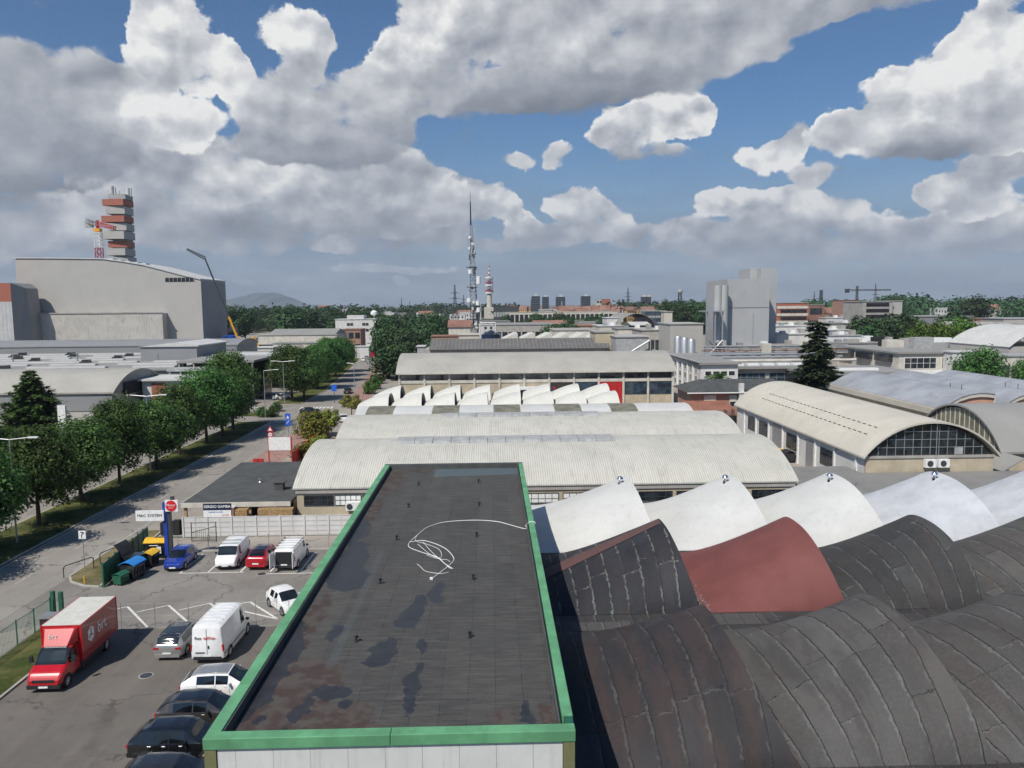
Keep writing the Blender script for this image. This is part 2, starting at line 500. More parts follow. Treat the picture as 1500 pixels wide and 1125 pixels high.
G = dict(
    white_paint=plain('white_paint', (.75, .75, .73), .5), black=plain('black_rubber', (.015, .015, .016), .8), blackplastic=plain('black_plastic', (.022, .022, .024), .5),
    steel=plain('galvanised_steel', (.42, .43, .44), .45, .6), darksteel=plain('dark_steel', (.07, .075, .08), .5, .4),
    chrome=plain('chrome', (.75, .75, .76), .15, 1.0), glass=glass('window_glass'), carglass=glass('car_glass', (.008, .01, .012), .03),
    slate=wall('slate_cladding', (.05, .066, .085), .5, .1, .05, .02, 0), cool_clad=wall('cool_grey_cladding', (.38, .385, .385), .55, .05, .2, .03, 0), smooth_white=wall('smooth_white_roof', (.58, .57, .52), .7, .06, .3, .06, .05),
    skyglass=glass('blue_glass', (.03, .05, .07), .08),
    red_light=plain('red_lens', (.42, .008, .012), .15, spec=.8), lamp=plain('headlight_lens', (.62, .64, .66), .1, spec=.8),
    alloy=plain('alloy_rim', (.45, .45, .46), .3, .8), yellow_lid=plain('yellow_plastic', (.72, .42, .03), .45), blue_lid=plain('blue_plastic', (.02, .20, .55), .45),
    green_paint=plain('green_paint', (.018, .11, .062), .5, var=.2), green_cap=wall('green_coping', (.115, .32, .16), .6, .24, .8, .16, .08), mesh_grey=plain('fence_wire', (.30, .30, .30), .6, .3),
    olive=plain('olive_trim', (.16, .16, .075), .6), panel=None, red_paint=plain('red_paint', (.42, .02, .016), .5, var=.15),
    blue_paint=plain('blue_paint', (.015, .05, .30), .45), blue_sign=plain('blue_sign', (.02, .11, .55), .4), red_sign=plain('red_sign', (.6, .012, .02), .4),
    wood=plain('pale_wood', (.42, .27, .13), .85, var=.3, scale=6), bark=plain('bark', (.06, .045, .033), .95, var=.4, scale=5),
    concrete=wall('concrete', (.36, .34, .31)), pale=wall('pale_render', (.56, .53, .46)), beige=wall('beige_render', (.47, .40, .29)), white_wall=wall('white_render', (.60, .59, .57), var=.08, streak=.06),
    grey_clad=wall('grey_cladding', (.42, .405, .375), .6, .05, .2, .03, 0), grey_clad_dark=wall('dark_grey_cladding', (.24, .245, .25), .6, .05, .2, .03, 0),
    brick=wall('brickwork', (.35, .21, .155), .9, .2, 1.5, .1, .3), tiles=ridged('clay_tiles', (.30, .115, .07), 0, .3, .85, .6, .3), black_felt=wall('black_felt', (.072, .075, .074), .85, .25, .8, .1, .2),
    ocher=wall('ocher_render', (.55, .33, .13)), asph=asphalt('asphalt', (.20, .185, .165)), asph_road=asphalt('road_asphalt', (.25, .23, .205), .16, .25), asph_dark=asphalt('lot_asphalt', (.132, .118, .103), .25, .5),
    paving=asphalt('pavement', (.29, .26, .225), .2, .3), redpaving=asphalt('red_pavement', (.30, .18, .15), .2, .3), kerb=wall('kerb_stone', (.40, .38, .34)),
    grass=grass_mat('grass', (.040, .060, .016), (.135, .130, .050)), drygrass=grass_mat('dry_grass', (.07, .075, .025), (.22, .18, .10)), field=grass_mat('fields', (.035, .055, .02), (.13, .12, .08)),
    line=plain('parking_paint', (.66, .65, .61), .7, var=.15, scale=4), faint_line=plain('worn_road_paint', (.40, .385, .35), .8, var=.3, scale=2), leaf=foliage('leaves', (.018, .045, .012), (.125, .235, .060), .36), leaf_dark=foliage('dark_needles', (.014, .034, .018), (.075, .125, .055)),
    leaf_lime=foliage('light_leaves', (.035, .075, .012), (.14, .24, .045)), leaf_gold=foliage('golden_leaves', (.09, .115, .02), (.29, .29, .05)), far_leaf=foliage('distant_leaves', (.015, .038, .016), (.060, .115, .040), .1),
    red_roof=plain('red_roof', (.24, .125, .092), .85, var=.25, scale=.05), orange=plain('orange_cladding', (.34, .115, .075), .6), crane_yellow=plain('crane_yellow', (.70, .33, .02), .5), crane_red=plain('crane_red', (.36, .045, .05), .6),
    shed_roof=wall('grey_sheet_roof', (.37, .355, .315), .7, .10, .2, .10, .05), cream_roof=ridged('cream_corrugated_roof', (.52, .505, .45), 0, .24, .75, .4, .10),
    white_shell=wall('white_coated_roof', (.53, .53, .51), .75, .08, .3, .09, .05), blue_shell=wall('pale_blue_coated_roof', (.47, .485, .51), .7, .12, .6, .08, .05),
    far_shell=ridged('white_far_roof', (.62, .60, .54), 0, .5, .7, .2, .05), blue_roof=wall('blue_grey_roof', (.32, .335, .36), .6, .2, .25, .25, .1), cream_vault=wall('cream_vault_roof', (.53, .495, .42), .7, .07, .25, .05, .05),
    grey_roof=wall('grey_roof', (.27, .265, .25), .8, .08, .15, .05, .05), dark_sheet=ridged('dark_sheet_roof', (.13, .125, .12), 0, 1.1, .8, .3, .2), skylight=wall('skylight_sheet', (.36, .365, .36), .75, .2, 1, .2, .05),
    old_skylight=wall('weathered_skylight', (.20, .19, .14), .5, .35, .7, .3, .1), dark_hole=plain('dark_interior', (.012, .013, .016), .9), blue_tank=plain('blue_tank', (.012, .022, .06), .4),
    red_shell=None, hill=plain('far_hill', (.06, .09, .10), 1.0), black_car=painted('black_car_paint', (.008, .009, .011), .2), grey_car=painted('dark_grey_car_paint', (.05, .047, .045), .25, .3),
    white_car=painted('white_car_paint', (.78, .78, .77), .3), silver_car=painted('silver_car_paint', (.36, .36, .35), .3, .5), red_car=painted('red_car_paint', (.40, .006, .016), .25), blue_car=painted('blue_car_paint', (.010, .035, .26), .25),
    truck_red=painted('red_truck_paint', (.46, .005, .010), .3), truck_side=painted('shaded_deep_red', (.30, .012, .012), .45), truck_roof=plain('pale_truck_roof', (.56, .55, .49), .7), graphite=painted('graphite_car_paint', (.03, .034, .038), .25, .3),  # truck_side: red darkened to hold the shade on the box sides
)


def membrane_red():
    t = NT('red_membrane')
    a = t.noise(t.pos, .5, 5); b = t.noise(t.pos, 5, 4, .7); P = t.xyz(t.pos)
    c = t.mix(t.rng(a, .3, .7), (.135, .040, .036), (.170, .054, .048))
    e = t.rng(t.math('ADD', P[0], t.math('MULTIPLY', t.math('SUBTRACT', t.noise(t.pos, 1.2, 4), .5), 2.0)), 13.6, 12.6)
    c = t.mix(t.math('MULTIPLY', e, .7), c, (.08, .055, .05))
    v = t.noise(t.pos, 6.5, 3, .7)
    fl = t.math('MULTIPLY', t.rng(v, .60, .62), t.math('MULTIPLY', t.rng(P[0], 13.6, 13.1), t.rng(P[1], 51.5, 50.5)))
    c = t.mix(t.math('MULTIPLY', fl, t.rng(P[0], 12.8, 12.95)), c, (.7, .68, .62))
    t.bump(b, .15, .01)
    return t.done(c, .75)


def panel_white():
    t = NT('white_wall_panels')
    x = t.xyz(t.pos)[0]
    fr = t.math('FRACT', t.math('MULTIPLY', x, 1 / 1.18))
    ln = t.math('ADD', t.rng(fr, .018, .0), t.rng(fr, .985, 1.0), clamp=True)
    a = t.noise(t.pos, .8, 4)
    c = t.mix(t.rng(a, .3, .7), (.56, .57, .54), (.62, .625, .60))
    st = t.noise(t.vec('MULTIPLY', t.pos, (3.0, 3.0, .25)), 1.3, 5, .65)
    c = t.mix(t.math('MULTIPLY', t.rng(st, .48, .75), .35), c, (.33, .33, .29))
    c = t.mix(t.math('MULTIPLY', ln, .55), c, (.25, .26, .25))
    t.bump(ln, .5, .02)
    return t.done(c, .5)


G['red_shell'] = membrane_red()
G['panel'] = panel_white()
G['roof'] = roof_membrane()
G['felt_dark'] = felt('black_felt_strips', (.026, .028, .034), (.17, .17, .165), 1.05, 5.5, .3, .75, .15)
G['felt_grey'] = felt('grey_felt_strips', (.083, .080, .076), (.165, .165, .16), 1.05, 6.5, .24, .5, .15, 2.3)
G['felt_mid'] = felt('worn_felt_strips', (.046, .046, .046), (.14, .14, .135), 1.1, 6.0, .42, .55, .2, 1.1)
G['felt_brown'] = felt('rusty_felt_strips', (.036, .034, .036), (.115, .112, .11), 1.15, 7.0, .4, .45, .4, .4)
G['felt_yard'] = wall('yard_roof_felt', (.215, .21, .20), .85, .12, .3, .1, .1)

# ------------------------------------------------------------------ mesh helpers
ORG = {}


def tag(o, label=None, cat=None, group=None, kind=None):
    if label: o['label'] = label
    if cat: o['category'] = cat
    if group: o['group'] = group
    if kind: o['kind'] = kind
    return o


def thing(name, label, cat, loc=(0, 0, 0), rz=0.0, group=None):
    o = bpy.data.objects.new(name, None)
    COL.objects.link(o)
    o.location = loc
    o.rotation_euler = (0, 0, rz)
    o.empty_display_size = .3
    ORG[o.name] = Vector(loc)
    return tag(o, label, cat, group)


class MB:
    def __init__(self):
        self.v, self.f, self.mi = [], [], []
        self.cur = 0

    def m(self, i):
        self.cur = i
        return self

    def add(self, vs, fs):
        k = len(self.v)
        self.v += [tuple(x) for x in vs]
        for f in fs:
            self.f.append([k + i for i in f]); self.mi.append(self.cur)
        return self

    def box(self, x0, x1, y0, y1, z0, z1):
        return self.add([(x0, y0, z0), (x1, y0, z0), (x1, y1, z0), (x0, y1, z0), (x0, y0, z1), (x1, y0, z1), (x1, y1, z1), (x0, y1, z1)],
                        [(0, 3, 2, 1), (4, 5, 6, 7), (0, 1, 5, 4), (1, 2, 6, 5), (2, 3, 7, 6), (3, 0, 4, 7)])

    def obox(self, c, s, rz=0.0):
        """box of size s centred at c, turned about z"""
        ca, sa = math.cos(rz), math.sin(rz)
        vs = []
        for dz in (-.5, .5):
            for dx, dy in ((-.5, -.5), (.5, -.5), (.5, .5), (-.5, .5)):
                x, y = dx * s[0], dy * s[1]
                vs.append((c[0] + x * ca - y * sa, c[1] + x * sa + y * ca, c[2] + dz * s[2]))
        return self.add(vs, [(0, 3, 2, 1), (4, 5, 6, 7), (0, 1, 5, 4), (1, 2, 6, 5), (2, 3, 7, 6), (3, 0, 4, 7)])

    def bar(self, p, q, r, r2=None, n=6):
        p, q = Vector(p), Vector(q)
        d = (q - p)
        if d.length < 1e-6:
            return self
        d.normalize()
        u = d.cross(Vector((0, 0, 1))) if abs(d.z) < .95 else d.cross(Vector((1, 0, 0)))
        u.normalize(); w = d.cross(u)
        r2 = r if r2 is None else r2
        vs = []
        for c, rr in ((p, r), (q, r2)):
            for i in range(n):
                a = 2 * math.pi * i / n
                vs.append(c + (u * math.cos(a) + w * math.sin(a)) * rr)
        fs = [(i, (i + 1) % n, n + (i + 1) % n, n + i) for i in range(n)]
        fs += [tuple(reversed(range(n))), tuple(range(n, 2 * n))]
        return self.add(vs, fs)

    def path(self, pts, r, n=6):
        for a, b in zip(pts[:-1], pts[1:]):
            self.bar(a, b, r, None, n)
        return self

    def prism(self, poly, axis, a0, a1):
        """extrude a 2D polygon; axis 'y': poly is (x, z); 'x': (y, z); 'z': (x, y)"""
        def P(p, a):
            return (p[0], a, p[1]) if axis == 'y' else ((a, p[0], p[1]) if axis == 'x' else (p[0], p[1], a))
        n = len(poly)
        vs = [P(p, a0) for p in poly] + [P(p, a1) for p in poly]
        fs = [(i, (i + 1) % n, n + (i + 1) % n, n + i) for i in range(n)]
        fs += [tuple(reversed(range(n))), tuple(range(n, 2 * n))]
        return self.add(vs, fs)

    def sheet(self, poly, z):
        return self.add([(p[0], p[1], z) for p in poly], [tuple(range(len(poly)))])

    def grid(self, fn, nu, nv):
        k = []
        for i in range(nu + 1):
            for j in range(nv + 1):
                k.append(fn(i / nu, j / nv))
        fs = [(i * (nv + 1) + j, (i + 1) * (nv + 1) + j, (i + 1) * (nv + 1) + j + 1, i * (nv + 1) + j + 1) for i in range(nu) for j in range(nv)]
        return self.add(k, fs)

    def slab(self, fn, nu, nv, t=.12):
        """thick shell: grid plus an offset underside and rims"""
        a = len(self.v)
        self.grid(fn, nu, nv)
        up = self.v[a:]
        b = len(self.v)
        self.v += [(x, y, z - t) for x, y, z in up]
        w = nv + 1
        for i in range(nu):
            for j in range(nv):
                self.f.append([b + i * w + j, b + i * w + j + 1, b + (i + 1) * w + j + 1, b + (i + 1) * w + j]); self.mi.append(self.cur)
        rim = [i * w for i in range(nu + 1)] + [nu * w + j for j in range(1, nv + 1)] + [i * w + nv for i in range(nu - 1, -1, -1)] + [j for j in range(nv - 1, 0, -1)]
        for i, r in enumerate(rim):
            s = rim[(i + 1) % len(rim)]
            self.f.append([a + r, b + r, b + s, a + s]); self.mi.append(self.cur)
        return self

    def lathe(self, c, prof, n=16):
        """prof: (radius, z) list about the vertical through c"""
        vs = []
        for r, z in prof:
            for i in range(n):
                a = 2 * math.pi * i / n
                vs.append((c[0] + r * math.cos(a), c[1] + r * math.sin(a), c[2] + z))
        fs = [(k * n + i, k * n + (i + 1) % n, (k + 1) * n + (i + 1) % n, (k + 1) * n + i) for k in range(len(prof) - 1) for i in range(n)]
        fs += [tuple(reversed(range(n))), tuple(range((len(prof) - 1) * n, len(prof) * n))]
        return self.add(vs, fs)

    def build(self, name, mats, parent=None, smooth=False, label=None, fix=True):
        if not isinstance(mats, (list, tuple)):
            mats = [mats]
        me = bpy.data.meshes.new(name)
        org = ORG.get(parent.name, Vector((0, 0, 0))) if parent else Vector((0, 0, 0))
        me.from_pydata([(x - org.x, y - org.y, z - org.z) for x, y, z in self.v], [], self.f)
        for k in mats:
            me.materials.append(G[k] if isinstance(k, str) else k)
        if len(mats) > 1:
            me.polygons.foreach_set('material_index', self.mi)
        if fix:
            bm = bmesh.new(); bm.from_mesh(me)
            bmesh.ops.recalc_face_normals(bm, faces=bm.faces)
            bm.to_mesh(me); bm.free()
        if smooth:
            me.polygons.foreach_set('use_smooth', [True] * len(me.polygons))
            me.set_sharp_from_angle(angle=R(35))
        me.update()
        o = bpy.data.objects.new(name, me)
        COL.objects.link(o)
        if parent:
            o.parent = parent
            ORG[o.name] = org
        if label:
            o['label'] = label
        return o


def struct(name, mb, mat):
    o = mb.build(name, mat, fix=False)
    o['kind'] = 'structure'
    return o


def copy_tree(o, parent=None):
    c = o.copy()
    COL.objects.link(c)
    if parent:
        c.parent = parent
    for ch in o.children:
        copy_tree(ch, c)
    return c


def place(proto, used, loc, rz=0.0, label=None, s=1.0, sz=None):
    """first call moves the prototype itself, later ones a copy of its whole tree"""
    o = proto if not used else copy_tree(proto)
    o.location = loc
    o.rotation_euler = (0, 0, rz)
    o.scale = (s, s, sz or s)
    if label:
        o['label'] = label
    return o


def text(parent, s, size, loc, rot, mat, name='lettering', bold=0.0, depth=.006, align='CENTER', sx=1.0):
    c = bpy.data.curves.new(name, 'FONT')
    c.body = s
    c.size = size
    c.align_x = align
    c.align_y = 'CENTER'
    c.extrude = depth
    c.offset = bold
    c.materials.append(G[mat])
    tmp = bpy.data.objects.new(name, c)
    COL.objects.link(tmp)
    me = bpy.data.meshes.new_from_object(tmp, depsgraph=bpy.context.evaluated_depsgraph_get())
    bpy.data.objects.remove(tmp)
    o = bpy.data.objects.new(name, me)
    COL.objects.link(o)
    o.parent = parent
    o.location = Vector(loc) - ORG.get(parent.name, Vector((0, 0, 0)))
    o.rotation_euler = rot
    o.scale = (sx, 1, 1)
    return o


def windows(parent, wins, face, off, mats=('white_paint', 'glass'), bars=(2, 1), fr=.06, name='window'):
    """each window one part: frame and bars proud of the wall, glass between.
    face 'y-': wins are (x0, x1, z0, z1) on the plane y = off, facing -y; 'x-' / 'x+': (y0, y1, z0, z1)"""
    out = []
    for (a0, a1, z0, z1) in wins:
        w = MB()

        def B(p0, p1, q0, q1, d0, d1):
            if face == 'y-': w.box(p0, p1, off - d1, off - d0, q0, q1)
            elif face == 'x-': w.box(off - d1, off - d0, p0, p1, q0, q1)
            else: w.box(off + d0, off + d1, p0, p1, q0, q1)
        w.m(1); B(a0 + fr, a1 - fr, z0 + fr, z1 - fr, .0, .02)
        w.m(0)
        B(a0, a1, z0, z0 + fr, .003, .07); B(a0, a1, z1 - fr, z1, .003, .07)
        B(a0, a0 + fr, z0 + fr, z1 - fr, .003, .07); B(a1 - fr, a1, z0 + fr, z1 - fr, .003, .07)
        nx, nz = bars
        for i in range(1, nx):
            x = a0 + (a1 - a0) * i / nx
            B(x - fr * .35, x + fr * .35, z0 + fr, z1 - fr, .021, .055)
        for i in range(1, nz):
            z = z0 + (z1 - z0) * i / nz
            B(a0 + fr, a1 - fr, z - fr * .35, z + fr * .35, .022, .050)
        out.append(w.build(name, list(mats), parent))
    return out

# ================================================================== GROUND
def rect(x0, x1, y0, y1):
    return [(x0, y0), (x1, y0), (x1, y1), (x0, y1)]


struct('ground', MB().sheet(rect(-30000, 30000, -400, 40000), -.012), 'field')
struct('industrial_yard', MB().sheet(rect(-210, 330, 76.5, 700), -.008), 'paving')
ROADC = [(-38.7, -60), (-38.7, 175), (-40.5, 215), (-45, 262), (-54, 350), (-71, 490), (-102, 760)]


def strip(pts, off0, off1, z):
    m = MB()
    L = []
    for i, (x, y) in enumerate(pts):
        a = pts[max(i - 1, 0)]; b = pts[min(i + 1, len(pts) - 1)]
        t = Vector((b[0] - a[0], b[1] - a[1])).normalized()
        L.append(((x + t.y * off0, y - t.x * off0, z), (x + t.y * off1, y - t.x * off1, z)))
    for a, b in zip(L[:-1], L[1:]):
        m.add([a[0], a[1], b[1], b[0]], [(0, 1, 2, 3)])
    return m


struct('road', strip(ROADC, -3.65, 3.65, 0.004), 'asph_road')
struct('far_carriageway', strip([(x - 14, y) for x, y in ROADC], -3.6, 3.6, 0.004), 'asph_road')
struct('side_road', MB().sheet([(-35.2, 150.5), (-35.2, 173), (-56, 181), (-88, 228), (-96, 222), (-66, 172), (-57, 150.5)], .008), 'asph_road')
struct('pavement', MB().sheet([(-34.85, 96), (-30.4, 96), (-30.0, 150), (-34.85, 150)], .004), 'redpaving')
struct('entrance_pavement', MB().sheet([(-34.85, -60), (-31.35, -60), (-31.35, 53.3), (-34.85, 50.7)], .004), 'paving')
struct('roadside_pavement', strip([(x, y) for x, y in ROADC[1:]], 3.85, 9.5, .002), 'redpaving')
struct('left_verge', MB().sheet(rect(-75, -56.2, -60, 150), .002), 'grass')
struct('parking_lot', MB().sheet(rect(-28.0, 2.7, -30, 51.7), .010), 'asph_dark')
struct('upper_parking_lot', MB().sheet([(-30.9, 51.7), (4.2, 51.7), (4.2, 68.6), (-30.9, 68.6)], .010), 'asph')
struct('gateway_apron', MB().sheet([(-35.0, 50.8), (-30.9, 53.4), (-30.9, 60), (-35.05, 62.4)], .006), 'asph')
struct('back_path', MB().sheet(rect(-32.5, 4.2, 68.8, 73.0), .008), 'paving')
struct('neighbour_yard', MB().sheet(rect(-34.8, 4.2, 73.4, 76.5), .008), 'paving')
# the planted central reserve, a raised bed with kerbs


def median(y0, y1, xa, xb, name='central_reserve'):
    struct(name, MB().box(xa + .18, xb - .18, y0, y1, -.05, .13), 'grass')
    k = MB()
    k.box(xa, xa + .17, y0, y1, -.05, .12); k.box(xb - .17, xb, y0, y1, -.05, .12)
    struct('kerb', k, 'kerb')


median(-60, 148, -49.0, -42.5)
median(176, 205, -50.5, -43.6)
m = strip([(-47.5, 205), (-49.8, 235), (-52, 262), (-61, 350), (-78, 490), (-108, 760)], -2.6, 2.6, .05)
struct('central_reserve', m, 'grass')
struct('traffic_island', MB().prism([(-60, 158), (-46, 155.5), (-43.5, 157), (-46, 160.5), (-60, 162)], 'z', -.05, .13), 'grass')
# road markings
mk = MB()
mk.sheet(rect(-42.15, -42.03, 90, 148), .012)
struct('worn_road_markings', MB().sheet(rect(-42.15, -42.02, -60, 89.9), .012), 'faint_line')
fmk = MB(); fmk.sheet(rect(-35.55, -35.42, 64, 150), .012)
for y in range(-20, 148, 9):
    fmk.sheet(rect(-38.62, -38.50, y, y + 3), .012)
struct('worn_road_markings', fmk, 'faint_line')
for i in range(9):
    mk.sheet(rect(-42 + i * .82, -41.55 + i * .82, 167, 170), .012)
for i in range(8):
    mk.sheet(rect(-58 + i * .82, -57.55 + i * .82, 168, 171), .016)
mk.sheet(rect(-42.1, -38.8, 149, 149.5), .012)
struct('road_markings', mk, 'line')
lot = MB()


def seg(a, b, w=.13, z=.018):
    a = Vector((a[0], a[1], 0)); b = Vector((b[0], b[1], 0)); d = (b - a).normalized(); nn = Vector((d.y, -d.x, 0)) * w / 2
    lot.add([(q.x, q.y, z) for q in (a - nn, a + nn, b + nn, b - nn)], [(0, 1, 2, 3)])


for (a, b, c, d) in (((187, 889), (216, 919), (172, 892), (187, 889)), ((247, 887), (278, 914), (200, 897), (247, 887)), ((308, 884), (342, 912), (262, 894), (308, 884)),
                     ((366, 882), (405, 906), (322, 890), (366, 882))):
    seg(gnd(*a), gnd(*b), .17); seg(gnd(*c), gnd(*d), .12, .022)
seg((-26.3, 62.9), (-20.9, 62.9)); seg((-18.9, 62.4), (-14.5, 62.4))
for x in (-26.2, -23.9, -21.2, -18.7, -16.2, -13.6):
    seg((x, 62.9), (x + .1, 67.9))
seg((-19.9, 55.4), (-15.4, 53.0), .17)
for y in (34.6, 37.4, 40.5, 43.8):
    seg((-18.2, y), (-13.0, y), .11)
struct('parking_markings', lot, 'line')
# grass strip and kerb by the entrance fence, rough island outside the gate
struct('grass_strip', MB().prism([(-31.3, -30), (-28.2, -30), (-28.2, 46.5), (-30.6, 52.4), (-31.3, 52.4)], 'z', -.05, .09), 'grass')
k = MB(); k.box(-28.2, -28.05, -30, 46.5, -.05, .13)
k.prism([(-28.2, 46.5), (-28.05, 46.5), (-30.45, 52.5), (-30.6, 52.4)], 'z', -.05, .13)
struct('kerb', k, 'kerb')
isl = [(-35.0, 62.5), (-34.2, 61.2), (-32.6, 60.2), (-31.3, 60.0), (-31.9, 66), (-32.9, 75.5), (-34.6, 75.5), (-35.05, 68)]
struct('rough_verge', MB().prism(isl, 'z', -.05, .10), 'drygrass')
k = MB()
for a, b in zip(isl, isl[1:] + isl[:1]):
    d = (Vector(b) - Vector(a)); nn = Vector((d.y, -d.x)).normalized() * .08
    k.prism([(a[0] - nn.x, a[1] - nn.y), (a[0] + nn.x, a[1] + nn.y), (b[0] + nn.x, b[1] + nn.y), (b[0] - nn.x, b[1] - nn.y)], 'z', -.05, .12)
struct('kerb', k, 'kerb')
k = MB(); k.box(-30.9, 4.2, 68.6, 68.8, -.05, .13); struct('kerb', k, 'kerb')

# ================================================================== GREEN-EDGED FLAT ROOFED BUILDING
X0, X1, Y0, Y1, ZT = -9.25, 2.55, 23.2, 65.5, 8.5
b = thing('flat_roofed_building', 'long flat roofed building with bright green parapet capping and white panel walls', 'building', ((X0 + X1) / 2, Y0, 0))
MB().box(X0 + .42, X1 - .42, Y0 + .08, Y0 + .4, 0, ZT - .36).build('wall', 'panel', b)
w = MB(); w.box(X0 + .08, X0 + .4, Y0 + .42, Y1 - .4, 0, ZT - .36); w.box(X1 - .4, X1 - .08, Y0 + .42, Y1 - .4, 0, ZT - .36)
w.box(X0 + .08, X1 - .08, Y1 - .38, Y1 - .08, 0, ZT - .36)
w.build('wall', 'white_wall', b)
MB().box(X0 + .03, X0 + .40, Y0 + .03, Y0 + .40, 0, ZT - .37).build('corner_trim', 'olive', b)
MB().box(X1 - .40, X1 - .03, Y0 + .03, Y0 + .40, 0, ZT - .37).build('corner_trim', 'olive', b)
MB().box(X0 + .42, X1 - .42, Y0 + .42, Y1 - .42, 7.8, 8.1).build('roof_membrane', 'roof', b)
up = MB(); up.box(X0 + .44, X0 + .50, Y0 + .5, Y1 - .5, 8.1, 8.44); up.box(X1 - .50, X1 - .44, Y0 + .5, Y1 - .5, 8.1, 8.44)
up.box(X0 + .44, X1 - .44, Y0 + .44, Y0 + .5, 8.1, 8.44); up.box(X0 + .44, X1 - .44, Y1 - .5, Y1 - .44, 8.1, 8.44)
up.build('upstand', 'black_felt', b)


def capping(x0, x1, y0, y1, name='parapet_capping', label=None):
    c = MB().box(x0, x1, y0, y1, ZT - .38, ZT)
    o = c.build(name, 'green_cap', b, label=label)
    md = o.modifiers.new('bevel', 'BEVEL'); md.width = .025; md.segments = 2
    return o


for i in range(2):
    xa = X0 + (X1 - X0) / 2 * i
    capping(xa + .006, xa + (X1 - X0) / 2 - .006, Y0, Y0 + .45)
for i in range(14):
    ya = Y0 + .456 + (Y1 - Y0 - .912) / 14 * i
    yb = ya + (Y1 - Y0 - .912) / 14 - .008
    capping(X0, X0 + .45, ya, yb)
    if i == 0:
        capping(X1 - .36, X1, ya + .5, yb)
        MB().box(X1 - .30, X1 - .02, ya, ya + .49, ZT - .38, ZT - .05).build('bare_parapet_end', 'green_paint', b, label='dark green bare end of the right parapet')
    else:
        capping(X1 - .36, X1, ya, yb)
MB().box(X0, X1, Y1 - .45, Y1, ZT - .38, ZT - .02).build('parapet_capping', 'black_felt', b, label='black felted far parapet')
for (px, py) in ((613, 711), (701, 707), (598, 743), (702, 741), (581, 791), (698, 786), (557, 855), (693, 849), (522, 940), (688, 934)):
    p = gnd(px, py, 8.1)
    v = MB(); v.lathe((p.x, p.y, 8.1), [(.11, 0), (.10, .03), (.04, .05), (.04, .22), (.085, .23), (.085, .27), (.03, .30)], 12)
    v.bar((p.x, p.y, 8.28), (p.x + .12, p.y - .05, 8.32), .03)
    v.build('roof_vent', 'blackplastic', b, smooth=True)
# white cable
def smooth_path(pts, k=8):
    P = [Vector(p) for p in pts]
    out = []
    for i in range(len(P) - 1):
        a, b_, c, d = P[max(i - 1, 0)], P[i], P[i + 1], P[min(i + 2, len(P) - 1)]
        for j in range(k):
            t = j / k
            out.append(.5 * ((2 * b_) + (c - a) * t + (2 * a - 5 * b_ + 4 * c - d) * t * t + (3 * b_ - a - 3 * c + d) * t ** 3))
    out.append(P[-1])
    return out


cable = MB()
def on_roof(l, r=.022):
    pts = [gnd(x, y, 8.13) for x, y in l]
    cable.path(smooth_path(pts), r, 5)
on_roof([(772, 774), (766, 774), (748, 769), (728, 764), (700, 762), (668, 763), (645, 766), (625, 773), (611, 784), (600, 794)])
on_roof([(600, 794), (622, 792), (650, 802), (664, 816), (662, 824), (648, 836), (632, 848)])
on_roof([(600, 794), (599, 801), (615, 808), (640, 816), (652, 826), (663, 833)])
on_roof([(611, 784), (609, 792), (625, 797), (642, 804), (647, 813), (643, 817), (630, 812), (612, 797)], .014)
on_roof([(620, 794), (630, 806), (645, 820), (660, 833)], .014)
on_roof([(611, 826), (616, 830), (622, 836), (634, 839), (647, 840), (657, 838)], .014)
on_roof([(625, 813), (640, 818), (655, 820), (659, 823)], .012)
p = gnd(772, 774, 8.13)
cable.path([p, (X1 - .55, p.y + .1, 8.3), (X1 - .3, p.y + .1, 8.53), (X1 + .04, p.y + .05, 8.52), (X1 + .05, p.y - .1, 7.6)], .02, 5)
p = gnd(632, 848, 8.13); cable.box(p.x - .08, p.x + .08, p.y - .08, p.y + .08, 8.105, 8.2)
tag(cable.build('cable', 'white_paint', smooth=True), 'loose tangled white cable lying across the black flat roof', 'cable')

# ================================================================== SHELL ROOFED FACTORY
f = thing('shell_roofed_factory', 'large factory roofed in rows of curved conoid shells, white, red and black felt', 'factory', (28, 28, 0))
w = MB(); w.box(2.7, 50.5, 15.2, 15.5, 0, 2.9); w.box(2.7, 3.0, 15.5, 72.6, 0, 2.9); w.box(50.2, 50.5, 15.5, 72.6, 0, 2.9); w.box(3.0, 50.2, 72.3, 72.6, 0, 2.9)
w.build('wall', 'concrete', f)
MB().box(2.62, 50.6, 15.1, 72.7, 2.9, 3.02).build('gutter_deck', 'felt_mid', f)


def conoid(x0, x1, y0, y1, z0, rise, mat, label, parent, sag=.0, u0=0.0, lean=1.15, pw=2.4, nu=14, nv=26, gl='dark_hole'):
    def prof(v):
        return max(0.0, 1 - abs(2 * v - 1) ** pw) ** .78

    def fn(u, v):
        x = x0 + (x1 - lean * prof(v) - x0) * u
        return (x, y0 + (y1 - y0) * v, z0 + .06 + rise * (u0 + (1 - u0) * u + sag * u * (1 - u)) * prof(v))
    o = MB().slab(fn, nu, nv, .14).build('roof_shell', mat, parent, smooth=True, label=label)
    g = MB()
    g.slab(lambda u, v: (x1 - .45 - (lean + .0) * prof(v) * u * .9, y0 + .3 + (y1 - y0 - .6) * v, z0 + .01 + max(0, rise * .90 * prof(v) - .15) * u), 2, nv, .01)
    g.build('glazed_arch', gl, o)
    return o


def vent_cowl(x, y, z, parent):
    v = MB(); v.lathe((x, y, z), [(.22, -.25), (.20, .12), (.10, .16), (.10, .3), (.24, .32), (.28, .45), (.2, .6), (.05, .66)], 14)
    v.build('roof_cowl', 'chrome', parent, smooth=True)


